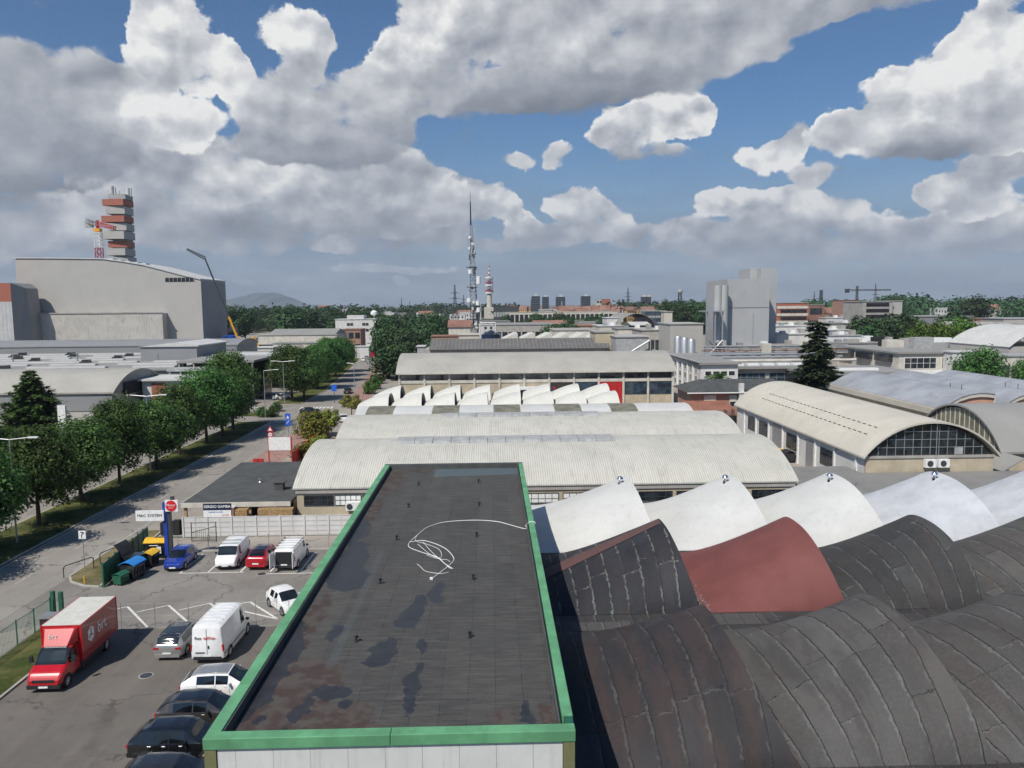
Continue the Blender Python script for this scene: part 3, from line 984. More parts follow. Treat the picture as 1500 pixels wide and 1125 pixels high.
RW = [2.7, 13.0, 22.1, 31.2, 40.4, 49.6]
names = ['first', 'second', 'third']
for i in range(5):
    o = conoid(RW[i], RW[i + 1] - .12, 57.4, 71.6, 3.0, 4.0, 'white_shell' if i < 3 else 'blue_shell', 'white coated shell' if i < 3 else 'bluish white coated shell', f)
    if i < 4:
        vent_cowl(RW[i + 1] - 2.1, 64.6, 6.66, o)
R2 = [2.7, 12.9, 22.0, 31.1, 40.3]
for i, (mt, lb) in enumerate((('felt_dark', 'black felted shell with torn pale seams'), ('red_shell', 'red coated shell'), ('felt_mid', 'worn black felted shell'), ('felt_grey', 'grey felted shell'))):
    o = conoid(R2[i], R2[i + 1] - .12, 45.4, 56.9, 3.0, 4.0, mt, lb, f)
    if i == 0:   # the red strip left uncovered along the far side
        def fr(u, v):
            y = 50.6 + 1.9 * v + .7 * (1 - v) * u; s = 2 * (y - 45.4) / 11.5 - 1
            return (2.85 + (9.75 - 1.10 * ((1 - abs(s) ** 2.4) ** .78)) * u, y, 3.085 + 4.0 * ((.15 + (9.75 - 1.10 * ((1 - abs(s) ** 2.4) ** .78)) * u) / (10.08 - 1.15 * ((1 - abs(s) ** 2.4) ** .78))) * ((1 - abs(s) ** 2.4) ** .78) + .03)
        MB().slab(fr, 10, 8, .02).build('red_strip', 'red_shell', o, label='bare red strip along the crest')
R3 = [2.7, 12.5, 20.7, 29.0]
for i, (mt, lb) in enumerate((('felt_brown', 'rust stained black felted shell'), ('felt_grey', 'broad grey felted shell'), ('felt_grey', 'grey felted shell at the right edge'))):
    conoid(R3[i], R3[i + 1] - .10, 29.4, 42.9, 3.0, 3.95 if i else 3.45, mt, lb, f, nu=18, nv=34, lean=1.1 if i else 1.5)
# felt repair sheets across the gutter between the second and third rows
for k, (xa, xb, ya, yb, mt) in enumerate(((4.6, 8.1, 43.1, 44.3, 'felt_grey'), (8.2, 11.6, 43.3, 44.5, 'felt_mid'), (13.0, 16.3, 43.6, 45.2, 'felt_grey'), (16.6, 21.6, 43.0, 44.0, 'felt_mid'))):
    MB().box(xa, xb, ya, yb, 3.024, 3.05).build('gutter_patch', mt, f)
for i in range(4):
    pass

# ================================================================== VAULTED HALLS ACROSS THE MIDDLE
def arc_pts(y0, y1, z0, rise, n=24):
    """circular-ish segment"""
    L = (y1 - y0) / 2; Rr = (L * L + rise * rise) / (2 * rise)
    a = math.asin(min(1, L / Rr))
    c = (y0 + y1) / 2
    return [(c + Rr * math.sin(-a + 2 * a * i / n), z0 + rise - Rr + Rr * math.cos(-a + 2 * a * i / n)) for i in range(n + 1)]


def vault_x(parent, x0, x1, y0, y1, z0, rise, mat, ov=.35, end='beige', t=.14, n=26):
    """barrel vault with its axis along x: roof, end walls"""
    pts = arc_pts(y0 - ov, y1 + ov, z0, rise, n)
    m = MB()
    m.slab(lambda u, v: (x0 + (x1 - x0) * u,) + pts[int(round(v * n))], 1, n, t)
    r = m.build('roof', mat, parent, smooth=True)
    e = arc_pts(y0 + .1, y1 - .1, z0 - .05, rise - .2, n)
    for q in (x0 + .3, x1 - .5):
        MB().prism([(y0 + .1, z0 - .1)] + e + [(y1 - .1, z0 - .1)], 'x', q, q + .2).build('gable_wall', end, parent)
    return r, pts


def vault_y(parent, x0, x1, y0, y1, z0, rise, mat, ov=.35, t=.14, n=26):
    pts = arc_pts(x0 - ov, x1 + ov, z0, rise, n)
    m = MB()
    m.slab(lambda u, v: (pts[int(round(v * n))][0], y0 + (y1 - y0) * u, pts[int(round(v * n))][1]), 1, n, t)
    return m.build('roof', mat, parent, smooth=True), pts


def box_walls(parent, x0, x1, y0, y1, z1, mat, t=.3, z0=0):
    w = MB()
    w.box(x0, x1, y0, y0 + t, z0, z1); w.box(x0, x1, y1 - t, y1, z0, z1)
    w.box(x0, x0 + t, y0 + t, y1 - t, z0, z1); w.box(x1 - t, x1, y0 + t, y1 - t, z0, z1)
    return w.build('wall', mat, parent)


A_ = thing('vaulted_hall', 'nearest cream corrugated vaulted hall, behind the green edged flat roof', 'hall', (5, 77, 0))
box_walls(A_, -19.9, 31.0, 77, 97.4, 3.75, 'beige')
MB().box(-20.0, 31.1, 76.86, 77.0, 3.2, 3.72).build('cornice', 'concrete', A_)
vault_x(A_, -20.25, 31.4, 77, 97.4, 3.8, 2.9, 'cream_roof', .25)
wins = [(-19.2, -16.2, 1.9, 3.0), (-16.1, -13.4, 1.9, 3.0), (-13.3, -10.6, 1.9, 3.0)] + [(3.2 + i * 3.9, 6.7 + i * 3.9, 1.7, 2.9) for i in range(7)]
for i, wn in enumerate(wins):
    windows(A_, [wn], 'y-', 77.0, ('darksteel', 'white_paint' if i in (1, 3, 4) else 'glass'), (5, 2), .06)
ac = MB(); ac.box(-14.9, -13.4, 76.35, 76.95, 1.5, 2.35); ac.m(1); ac.lathe((-14.15, 76.33, 1.93), [(.01, 0), (.01, .01)], 3)
ac.bar((-14.5, 76.34, 1.93), (-14.5, 76.30, 1.93), .3, n=14)
ac.build('air_conditioner', ['white_paint', 'darksteel'], A_)
MB().bar((-12.6, 76.99, 2.0), (-12.6, 76.86, 2.0), .24, n=14).build('wall_fan', 'black', A_)
MB().box(-12.5, -12.25, 76.7, 76.95, 0, 3.6).build('downpipe', 'steel', A_)


def skylights(parent, xs, yc, z, w, mat='skylight', name='skylight'):
    for x0, x1 in xs:
        MB().prism([(yc - w / 2, z - .10), (yc - w * .45, z + .30), (yc, z + .42), (yc + w * .45, z + .30), (yc + w / 2, z - .10)], 'x', x0, x1).build(name, mat, parent)


skylights(A_, [(-10.8 + i * 2.05, -8.8 + i * 2.05) for i in range(12)], 87.0, 6.62, 3.4)
B_ = thing('vaulted_hall', 'second cream corrugated vaulted hall from the camera, with a grey skylight strip', 'hall', (5, 98, 0))
box_walls(B_, -20.3, 32.9, 98.4, 120, 3.7, 'beige')
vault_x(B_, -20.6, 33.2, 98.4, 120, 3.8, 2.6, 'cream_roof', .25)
skylights(B_, [(-7.2 + i * 2.5, -4.76 + i * 2.5) for i in range(9)], 109.0, 6.3, 3.2)
C_ = thing('vaulted_hall', 'low white vaulted hall with dull weathered translucent bays', 'hall', (5, 121, 0))
box_walls(C_, -21.8, 32.4, 121, 135, 3.3, 'beige')
r, pts = vault_x(C_, -22.2, 32.8, 121, 135, 3.4, 1.9, 'white_shell', .25)
for x in (-14.5, -3.8, 6.2, 16.2, 25.4):
    q = arc_pts(120.75, 135.25, 3.43, 1.9, 20)
    MB().slab(lambda u, v: (x - 6 + 4.4 * u,) + q[int(round(v * 20))], 4, 20, .05).build('translucent_bay', 'old_skylight', C_, smooth=True)
# two rows of small white conoid shells
D2 = thing('shell_roofed_workshop', 'workshop roofed by two rows of small bright white conoid shells', 'factory', (0, 136, 0))
box_walls(D2, -24.4, 24.2, 136.2, 158, 2.7, 'concrete')
MB().box(-24.5, 24.3, 136.1, 158.1, 2.7, 2.82).build('gutter_deck', 'concrete', D2)
for row, (ya, yb) in enumerate(((136.4, 146.6), (147.2, 157.4))):
    n = 8
    for i in range(n):
        xa = -24.3 + row * 1.0 + i * (47.6 - row) / n
        conoid(xa, xa + (47.6 - row) / n - .15, ya, yb, 2.85, 3.1 + .3 * row, 'smooth_white', None, D2, sag=.35, u0=.45, lean=.25, pw=2.6, nu=8, nv=16)
# long hall with a red door
Dh = thing('industrial_hall', 'long grey roofed industrial hall with concrete columns, window bands and a tall red door', 'hall', (10, 168, 0))
box_walls(Dh, -20.4, 40.0, 168, 190, 7.4, 'beige')
r_ = MB(); q = arc_pts(167.2, 190.8, 7.5, 3.6, 22)
r_.slab(lambda u, v: (-20.9 + 61.4 * u,) + q[int(round(v * 22))], 1, 22, .2)
r_.build('roof', 'grey_roof' if False else 'shed_roof', Dh, smooth=True)
MB().box(-20.8, 40.4, 166.95, 167.2, 7.2, 7.55).build('gutter', 'pale', Dh)
e = arc_pts(168.2, 189.8, 7.3, 3.3, 20)
for q in (-20.3, 39.7):
    MB().prism([(168.2, 7.3)] + e + [(189.8, 7.3)], 'x', q, q + .2).build('gable_wall', 'beige', Dh)
cols = [-20.2 + i * 5.46 for i in range(12)]
for x in cols:
    MB().box(x - .22, x + .22, 167.7, 167.99, 0, 7.2).build('column', 'pale', Dh)
MB().box(-20, 39.9, 167.86, 167.99, 5.1, 5.75).build('concrete_band', 'pale', Dh)
for i in range(11):
    xa, xb = cols[i] + .25, cols[i + 1] - .25
    windows(Dh, [(xa, xb, 5.78, 7.15)], 'y-', 168, ('darksteel', 'glass'), (4, 1), .06)
    if i == 8:
        d = MB(); d.box(xa - .05, xb + .05, 167.80, 167.98, 0.05, 5.05)
        dr = d.build('red_door', 'red_paint', Dh)
        s = MB()
        for k in range(1, 4): s.box(xa + (xb - xa) * k / 4 - .04, xa + (xb - xa) * k / 4 + .04, 167.76, 167.80, .05, 5.05)
        s.build('seam', 'truck_side', dr)
    elif i in (7, 9, 10):
        windows(Dh, [(xa, xb, 2.2, 5.0)], 'y-', 168, ('darksteel', 'skyglass'), (4, 2), .06)
    elif i == 6:
        MB().box(xa, xb, 167.9, 167.98, .2, 5).build('dark_shutter', 'felt_brown', Dh)
# shop awning with sign on the hall
aw = thing('canopy', 'small white canopy with a sign strip on the long grey hall', 'canopy', (9, 166, 0))
MB().box(5.2, 12.6, 165.6, 167.6, 3.7, 4.25).build('fascia', 'white_paint', aw)
MB().box(12.7, 13.3, 165.6, 167.6, 0, 4.25).build('side_panel', 'skyglass', aw)
MB().box(13.35, 13.75, 165.6, 167.6, 0, 4.2).build('side_panel', 'red_paint', aw)
MB().box(5.5, 12.5, 167.3, 167.6, 0, 3.65).build('opening', 'dark_hole', aw)
text(aw, 'officine', .42, (9.4, 165.58, 3.98), (R(90), 0, 0), 'red_sign')

# black felt roofed office left of the halls
of = thing('low_office', 'low office with a flat black felt roof and open storage front beside the road', 'building', (-25, 76, 0))
box_walls(of, -29.6, -20.5, 78.2, 94, 2.4, 'beige')
MB().prism([(76.0, 2.35), (76.0, 2.62), (94.3, 3.0), (94.3, 2.7)], 'x', -31.0, -20.3).build('roof', 'black_felt', of)
MB().box(-31.1, -20.28, 75.86, 76.0, 2.2, 2.66).build('fascia', 'pale', of)
for x in (-30.8, -27.6, -24.4, -22.0):
    MB().box(x - .13, x + .13, 76.1, 76.36, 0, 2.3).build('post', 'wood', of)
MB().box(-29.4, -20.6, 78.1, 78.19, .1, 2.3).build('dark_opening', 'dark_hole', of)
p = gnd(381, 706, 2.8); MB().lathe((p.x, p.y, 2.8), [(.25, -.1), (.12, .1), (.12, .3), (.2, .34)], 10).build('roof_vent', 'steel', of)
p = gnd(410, 716, 2.8); c = MB(); c.box(p.x - .45, p.x + .45, p.y - .4, p.y + .4, 2.6, 3.5); c.box(p.x - .6, p.x + .6, p.y - .5, p.y + .5, 3.5, 3.6); c.build('chimney', 'black_felt', of)
# pallets and stacks in front of the office
def pallet(proto_mat='wood'):
    t = thing('pallet_stack', 'stack', 'pallets')
    m = MB()
    for k in range(14):
        z = k * .15
        for y in (-.36, 0, .36): m.box(-.6, .6, y - .05, y + .05, z, z + .10)
        for i in range(6): m.box(-.6 + i * .22, -.46 + i * .22, -.4, .4, z + .102, z + .13)
    m.build('pallet', proto_mat, t)
    return t


pp = pallet()
PL = [(-27.9, 'yellowish pallet stack by the white panel fence, leftmost of the row'), (-24.9, 'pallet stack just right of the brick coloured crate pile'), (-22.7, 'pallet stack under the office canopy, third from the left'),
      (-21.6, 'pallet stack second from the beige hall corner'), (-20.45, 'pallet stack against the beige hall corner')]
for i, (x, lb) in enumerate(PL):
    place(pp, i > 0, (x, 75.2, 0), R(4 * (i % 3)), lb).__setitem__('group', 'pallet stacks in front of the low office')
for o in [o for o in COL.objects if o.name.startswith('pallet_stack')]:
    o.scale = (.95, 1, 1.05)
cr = thing('brick_stack', 'tall strapped stack of brick red blocks beside the pallets', 'bricks', (-26.0, 75.2, 0))
m = MB()
for k in range(14): m.box(-26.45, -25.55, 74.8, 75.6, k * .17, k * .17 + .155)
m.build('blocks', 'brick', cr)
MB().box(-26.5, -25.5, 74.75, 75.65, 2.39, 2.45).build('cover', 'pale', cr)

# white concrete panel fence
wf = thing('panel_fence', 'white concrete panel fence behind the parked cars', 'fence', (-20, 73.2, 0))
xs = [-29.9 + i * 2.32 for i in range(11)]
for i, x in enumerate(xs):
    MB().box(x - .08, x + .08, 73.1, 73.3, 0, 2.0).build('post', 'white_wall', wf)
    if i < len(xs) - 1:
        m = MB()
        for k in range(4):
            m.box(x + .09, x + 2.23, 73.17, 73.23, .02 + k * .49, .02 + k * .49 + .455)
            m.box(x + .09, x + 2.23, 73.14, 73.26, .02 + k * .49 + .44, .02 + k * .49 + .475)
        m.box(x + 1.13, x + 1.21, 73.13, 73.165, 0, 1.95)
        m.build('panel', 'white_wall', wf)


def mesh_fence(name, label, x0, x1, y, h, step=2.5, mat='mesh_grey', wires=.14, axis='x', horiz=(.05, .5, .97), r=.0058, post=.025):
    t = thing(name, label, 'fence', (x0, y, 0) if axis == 'x' else (y, x0, 0))
    n = max(1, int(round((x1 - x0) / step)))
    def Q(a, z, dy=0): return (a, y + dy, z) if axis == 'x' else (y + dy, a, z)
    for i in range(n + 1):
        a = x0 + (x1 - x0) * i / n
        MB().bar(Q(a, 0), Q(a, h + .05), post).build('post', mat, t)
        if i < n:
            m = MB(); b_ = a + (x1 - x0) / n
            k = a + wires
            while k < b_ - .02:
                m.bar(Q(k, .04, .012), Q(k, h, .012), r, n=3); k += wires
            for q in horiz: m.bar(Q(a, h * q), Q(b_, h * q), r * 1.4, n=4)
            m.build('mesh_panel', mat, t)
    return t


mesh_fence('mesh_fence', 'thin grey wire mesh fence across the parking lot', -28.0, -9.6, 51.75, 1.85, 2.3, wires=.11)
mesh_fence('mesh_fence', 'thin wire mesh fence on the kerb behind the parked vans', -28.6, -9.6, 68.7, 1.5, 2.7, wires=.2, r=.004)
mesh_fence('metal_fence', 'green metal railing along the grass strip', 30, 53.3, -31.35, 1.75, 2.0, 'green_paint', .13, 'y', (.06, .95), .012, .04)
gp = thing('gate_post', 'pair of thick green gate posts at the end of the railing', 'gate post', (-31.3, 53.8, 0))
MB().box(-31.45, -31.2, 53.5, 53.75, 0, 2.1).build('post', 'green_paint', gp); MB().box(-30.95, -30.7, 53.6, 53.85, 0, 2.0).build('post', 'green_paint', gp)
# sliding gate
sg = thing('sliding_gate', 'solid green sheet metal sliding gate standing open', 'gate', (-31, 60, 0))
d0, d1 = Vector((-30.95, 59.9, 0)), Vector((-32.0, 70.4, 0)); n = 8
for i in range(n):
    a = d0.lerp(d1, i / n); c = d0.lerp(d1, (i + 1) / n); md = (a + c) / 2; rz = math.atan2((c - a).y, (c - a).x)
    m = MB(); m.obox((md.x, md.y, 1.0), ((c - a).length - .05, .04, 1.8), rz)
    m.build('gate_panel', 'green_paint', sg)
    m = MB(); m.obox((a.x, a.y, 1.03), (.09, .12, 2.06), rz); m.build('gate_post', 'green_paint', sg)
# hooped barriers
for i, (a, b_, lb) in enumerate((((-35.2, 62.0), (-34.0, 64.4), 'hooped metal barrier with a bare lower end, beside the small road sign'), ((-33.9, 65.3), (-32.5, 69.3), 'longer hooped metal barrier by the green gate'))):
    t = thing('hoop_barrier', lb, 'barrier', (a[0], a[1], 0), group='hooped barriers on the rough verge')
    m = MB(); m.path([(a[0], a[1], .1), (a[0], a[1], .95), (a[0] + .1, a[1] + .2, 1.08), (b_[0] - .1, b_[1] - .2, 1.08), (b_[0], b_[1], .95), (b_[0], b_[1], .1)], .04)
    m.build('rail', 'darksteel', t)
t = thing('marker_post', 'short yellowish marker post on the rough verge', 'post', (-32.8, 60.6, 0))
MB().bar((-32.8, 60.6, 0), (-32.8, 60.6, .75), .05).build('post', 'yellow_lid', t)
MB().bar((-32.8, 60.6, .4), (-31.3, 60.2, .5), .02).build('chain', 'darksteel', t)

# ================================================================== SIGNS AND BINS NEAR THE GATE
t = thing('pylon_sign', 'tall blue and grey sign pillar with a white name board and a red round sign', 'sign', (-28.6, 66.3, 0))
MB().box(-28.75, -28.42, 66.2, 66.5, 0, 5.2).build('pillar', 'blue_paint', t)
MB().box(-28.40, -28.12, 66.25, 66.55, 0, 5.35).build('pillar', 'darksteel', t, label='dark grey pillar half')
bd = MB().box(-31.0, -28.6, 66.02, 66.17, 3.65, 4.55).build('name_board', 'white_paint', t)
text(t, 'MAC SYSTEM', .33, (-29.8, 66.0, 4.12), (R(90), 0, 0), 'blackplastic', sx=1.1)
MB().box(-28.45, -27.35, 66.05, 66.18, 4.45, 5.45).build('sign_board', 'white_paint', t)
m = MB(); m.bar((-27.93, 66.045, 4.95), (-27.93, 66.02, 4.95), .47, n=28); m.build('round_sign', 'red_sign', t)
text(t, 'Nocar', .30, (-27.93, 66.01, 5.02), (R(90), 0, 0), 'white_paint')
text(t, 'service', .14, (-27.93, 66.01, 4.78), (R(90), 0, 0), 'white_paint')
MB().box(-28.0, -27.7, 66.1, 66.3, 5.45, 5.75).build('lamp', 'darksteel', t)
t = thing('banner', 'dark blue banner with white letters hung above the white panel fence', 'banner', (-26.5, 73.6, 0))
MB().box(-28.0, -25.35, 73.42, 73.48, 2.55, 3.2).build('upper_cloth', 'blue_sign' if False else 'blue_tank', t)
MB().box(-28.0, -25.35, 73.42, 73.48, 1.85, 2.54).build('lower_cloth', 'white_paint', t)
text(t, 'SERGIO GAMBA', .36, (-26.65, 73.41, 2.9), (R(90), 0, 0), 'white_paint', bold=.006)
text(t, 'impianti e servizi', .2, (-26.8, 73.41, 2.38), (R(90), 0, 0), 'blue_sign')
text(t, 'tel. 049', .2, (-25.9, 73.41, 2.06), (R(90), 0, 0), 'red_sign')
for x in (-28.0, -25.35):
    MB().bar((x, 73.5, 0), (x, 73.5, 3.2), .04).build('post', 'darksteel', t)
gt = thing('pedestrian_gate', 'small dark metal framed gate in front of the white fence', 'gate', (-28.5, 71.6, 0))
m = MB()
for a, b_ in (((-28.5, 0), (-28.5, 1.9)), ((-26.2, 0), (-26.2, 1.9)), ((-28.5, 1.85), (-26.2, 1.85)), ((-28.5, .9), (-26.2, 1.5)), ((-28.5, .15), (-26.2, .15))):
    m.bar((a[0], 71.6, a[1]), (b_[0], 71.6, b_[1]), .045)
m.build('frame', 'darksteel', gt)
m = MB()
for i in range(12): m.bar((-28.3 + i * .18, 71.6, .15), (-28.3 + i * .18, 71.6, 1.2), .015, n=4)
m.build('bars', 'darksteel', gt)


def bin4(name, label, loc, rz, body, lid, open_lid=False, s=1.0):
    t = thing(name, label, 'wheeled bin', loc, rz)
    m = MB()
    a = [(-.62, -.45), (.62, -.45), (.62, .45), (-.62, .45)]; b_ = [(-.7, -.55), (.7, -.55), (.7, .55), (-.7, .55)]
    m.add([(x, y, .2) for x, y in a] + [(x, y, 1.15) for x, y in b_], [(0, 3, 2, 1), (4, 5, 6, 7), (0, 1, 5, 4), (1, 2, 6, 5), (2, 3, 7, 6), (3, 0, 4, 7)])
    m.box(-.74, .74, -.59, -.55, 1.08, 1.18); m.box(-.74, .74, .55, .59, 1.08, 1.18)
    for k in range(4): m.box(-.5 + k * .3, -.44 + k * .3, -.57, -.50, .35, 1.05)
    org = ORG.pop(t.name); ORG[t.name] = Vector((0, 0, 0))
    m.build('body', body, t)
    m = MB()
    if open_lid:
        m.slab(lambda u, v: (-.72 + 1.44 * u, .50 + .75 * v * .8, 1.2 + .85 * v + .12 * math.sin(v * 3)), 4, 6, .04)
    else:
        m.slab(lambda u, v: (-.74 + 1.48 * u, -.6 + 1.2 * v, 1.2 + .22 * math.sin(math.pi * v)), 4, 10, .05)
    m.build('lid', lid, t, smooth=True)
    for x in (-.5, .5):
        for y in (-.4, .4):
            MB().bar((x - .04, y, .1), (x + .04, y, .1), .1, n=10).build('wheel', 'black', t)
    m = MB(); m.bar((-.3, -.62, 1.0), (.3, -.62, 1.0), .02); m.build('handle', 'steel', t)
    t.scale = (s, s, s)
    return t


bin4('wheeled_bin', 'large grey wheeled bin with a bright blue lid by the green gate', (-29.55, 61.9, .01), R(80), 'graphite', 'blue_lid', s=1.15)
bin4('wheeled_bin', 'big grey wheeled bin with its lid thrown open against the green gate', (-30.3, 63.9, .01), R(80), 'graphite', 'blackplastic', True, s=1.15)
bin4('wheeled_bin', 'dark bin with an orange lid behind the blue lidded bin', (-29.5, 65.0, .01), R(85), 'blackplastic', 'yellow_lid', s=.95)
bin4('wheeled_bin', 'dark bin with a wide yellow lid beside the blue sign pillar', (-29.9, 67.4, .01), R(2), 'blackplastic', 'yellow_lid', s=1.25)
bin4('wheeled_bin', 'low dark green bin with red and white stripes nearest the lot', (-29.9, 60.6, .01), R(75), 'green_paint', 'green_paint', s=.72)
t = thing('paper_notice', 'white notice sheet taped to the yellow lidded bin', 'notice', (-29.6, 66.65, .5))
MB().box(-29.65, -29.25, 66.62, 66.64, .55, 1.15).build('sheet', 'white_paint', t)
t = thing('metal_cabinet', 'grey metal post box cabinet against the green railing', 'cabinet', (-30.4, 51.5, 0))
MB().box(-30.9, -29.8, 51.2, 51.8, .1, 1.1).build('body', 'graphite', t); MB().prism([(-31.0, 1.1), (-29.7, 1.1), (-29.9, 1.3), (-30.8, 1.3)], 'y', 51.1, 51.9).build('roof', 'steel', t)
t = thing('black_bins', 'pair of black rubbish containers on the verge beyond the gate', 'bins', (-31.5, 74, 0))
m = MB(); m.obox((-31.9, 74.0, .7), (.8, .7, 1.2)); m.obox((-30.9, 74.2, .75), (.7, .7, 1.3)); m.build('body', 'black', t)
t = thing('road_sign', 'small white square sign with a black arrow on a thin post by the hooped barrier', 'sign', (-34.6, 64.1, 0))
MB().bar((-34.6, 64.1, 0), (-34.6, 64.1, 3.4), .035).build('post', 'steel', t)
MB().box(-34.9, -34.3, 64.03, 64.06, 2.75, 3.45).build('plate', 'white_paint', t)
m = MB(); m.bar((-34.65, 64.02, 2.85), (-34.65, 64.02, 3.1), .03, n=4); m.bar((-34.65, 64.02, 3.1), (-34.5, 64.02, 3.25), .03, n=4); m.bar((-34.72, 64.02, 3.34), (-34.45, 64.02, 3.28), .04, n=4)
m.build('symbol', 'black', t)


# ================================================================== VEHICLES
def interp(keys, x):
    for (a, b_) in zip(keys[:-1], keys[1:]):
        if a[0] <= x <= b_[0]:
            t = (x - a[0]) / max(1e-6, b_[0] - a[0])
            t = t * t * (3 - 2 * t) * .35 + t * .65
            return [p + (q - p) * t for p, q in zip(a[1:], b_[1:])]
    return list(keys[-1][1:] if x > keys[-1][0] else keys[0][1:])


def wheel(parent, x, y, r, w, out):
    t = MB(); n = 22
    def ring(rr, yy): return [(x + rr * math.cos(2 * math.pi * i / n), yy, r + rr * math.sin(2 * math.pi * i / n)) for i in range(n)]
    s = out
    prof = [(r * .62, y + s * w * .42), (r * .93, y + s * w * .5), (r, y + s * w * .38), (r, y - s * w * .4), (r * .9, y - s * w * .5)]
    vs = []
    for rr, yy in prof: vs += ring(rr, yy)
    fs = [(k * n + i, k * n + (i + 1) % n, (k + 1) * n + (i + 1) % n, (k + 1) * n + i) for k in range(len(prof) - 1) for i in range(n)]
    fs.append(tuple(range(4 * n, 5 * n)))
    t.add(vs, fs)
    wh = t.build('wheel', 'black', parent, smooth=True)
    q = MB(); yo = y + s * w * .43
    for k in range(5):
        a = 2 * math.pi * k / 5 + .3
        q.bar((x, yo, r), (x + math.cos(a) * r * .58, yo, r + math.sin(a) * r * .58), r * .11, r * .07, 4)
    vs = ring(r * .64, yo) + ring(r * .56, yo + s * .012)
    q.add(vs, [(i, (i + 1) % n, n + (i + 1) % n, n + i) for i in range(n)])
    q.m(1).add(ring(r * .6, yo - s * .03), [tuple(range(n))])
    q.build('rim', ['alloy', 'black'], wh, smooth=True)
    return wh


def car(name, label, cat, L, W, H, paint, kind='hatch', roofmat=None, loc=(0, 0, 0), rz=0.0, group=None, wheels=True, roof_rails=False):
    """nose towards +x. One lofted shell: paint and glass are faces of the same cross-sections"""
    t = thing(name, label, cat, (0, 0, 0), 0, group)
    h = L / 2
    # longitudinal keys: x, z_low, z_belt, z_top, half width, half roof width
    if kind == 'hatch':
        K = [(-h, .42, .80, .88, .80, .55), (-h + .08, .28, .92, 1.02, .93, .66), (-h + .55, .22, .97, .93 * H, .99, .72), (-h + .95, .20, .96, .985 * H, 1, .75), (-.1 * L, .20, .93, H, 1, .76),
             (.06 * L, .20, .92, .97 * H, 1, .74), (.25 * L, .20, .90, .94, .99, .78), (.40 * L, .22, .80, .82, .95, .76), (h - .07, .30, .66, .68, .84, .62), (h, .40, .55, .56, .72, .5)]
        gx = (-h + .10, -h + .55, -h + .62, .05 * L, .07 * L, .25 * L)
    elif kind == 'wagon':
        K = [(-h, .42, .82, .90, .84, .60), (-h + .06, .28, .95, 1.05, .95, .72), (-h + .38, .22, .97, .95 * H, .99, .76), (-h + .75, .20, .96, .99 * H, 1, .78), (-.1 * L, .20, .94, H, 1, .78),
             (.07 * L, .20, .92, .97 * H, 1, .76), (.24 * L, .20, .90, .94, .99, .8), (.40 * L, .22, .82, .84, .95, .78), (h - .07, .30, .66, .68, .86, .64), (h, .40, .55, .56, .74, .5)]
        gx = (-h + .08, -h + .38, -h + .5, .06 * L, .08 * L, .24 * L)
    elif kind == 'suv':
        K = [(-h, .50, .95, 1.02, .84, .60), (-h + .08, .34, 1.06, 1.14, .95, .68), (-h + .60, .28, 1.08, .91 * H, .99, .70), (-h + 1.0, .26, 1.07, .975 * H, 1, .74), (-.08 * L, .26, 1.05, H, 1, .76),
             (.07 * L, .26, 1.04, .97 * H, 1, .74), (.24 * L, .26, 1.03, 1.07, .99, .80), (.40 * L, .28, .95, .98, .96, .80), (h - .06, .36, .80, .82, .88, .68), (h, .46, .66, .68, .76, .55)]
        gx = (-h + .12, -h + .6, -h + .66, .06 * L, .08 * L, .24 * L)
    else:  # van
        K = [(-h, .48, 1.15, .93 * H, .90, .76), (-h + .05, .34, 1.18, .97 * H, .97, .84), (-h + .35, .26, 1.2, .99 * H, 1, .87), (-.1 * L, .24, 1.2, H, 1, .88), (.16 * L, .24, 1.18, .99 * H, 1, .86),
             (.23 * L, .24, 1.15, .96 * H, 1, .82), (.36 * L, .26, 1.10, 1.18, .99, .84), (.44 * L, .28, .98, 1.02, .95, .82), (h - .06, .36, .75, .77, .88, .7), (h, .46, .6, .62, .78, .6)]
        gx = (9, 9, .10 * L, .22 * L, .235 * L, .36 * L)
    NX = 44
    X = sorted(set([-h + L * i / NX for i in range(NX + 1)] + [g for g in gx if abs(g) < h] + [k[0] for k in K]))
    hw = W / 2
    def sec(x):
        zl, zb, zt, wf, rf = interp(K, x)
        w = hw * wf; r = hw * rf
        up = zt - zb
        if up < .13:
            r = max(r, w * .80)
        return [(0, zl), (w * .88, zl), (w * .985, zl + .07), (w, zl + (zb - zl) * .55), (w * .975, zb - .03), (w * .955, zb),
                (r + (w * .955 - r) * .14, zb + up * .80), (r, zb + up * .90), (r * .86, zb + up * .97), (r * .5, zb + up), (0, zb + up * 1.005)]
    S = [sec(x) for x in X]
    nj = len(S[0])
    body, gl = MB(), MB()
    def pt(i, j, s): return (X[i], s * S[i][j][0], S[i][j][1])
    pil = [.0] if kind == 'van' else [-.07 * L]
    for s in (1, -1):
        for i in range(len(X) - 1):
            xm = (X[i] + X[i + 1]) / 2
            zb, zt = interp(K, xm)[1], interp(K, xm)[2]
            for j in range(nj - 1):
                isg = False
                if j == 5 and zt - zb > .30:      # side glass
                    lo = gx[2] + .28 if kind != 'van' else gx[2]
                    hi = gx[3] + .02 * L if kind != 'van' else gx[3] + .01
                    if kind in ('wagon',): lo = gx[2] + .06
                    if lo < xm < hi and all(abs(xm - p) > .05 for p in pil): isg = True
                if j >= 7 and gx[4] < xm < gx[5]: isg = True
                if j >= 7 and gx[0] < xm < gx[1] and zt - zb > .12: isg = True
                (gl if isg else body).add([pt(i, j, s), pt(i + 1, j, s), pt(i + 1, j + 1, s), pt(i, j + 1, s)], [(0, 1, 2, 3)])
    # front and rear closing faces
    for i in (0, len(X) - 1):
        vs = [pt(i, j, 1) for j in range(nj)] + [pt(i, j, -1) for j in range(nj - 1, 0, -1)]
        body.add(vs, [tuple(range(len(vs)))])
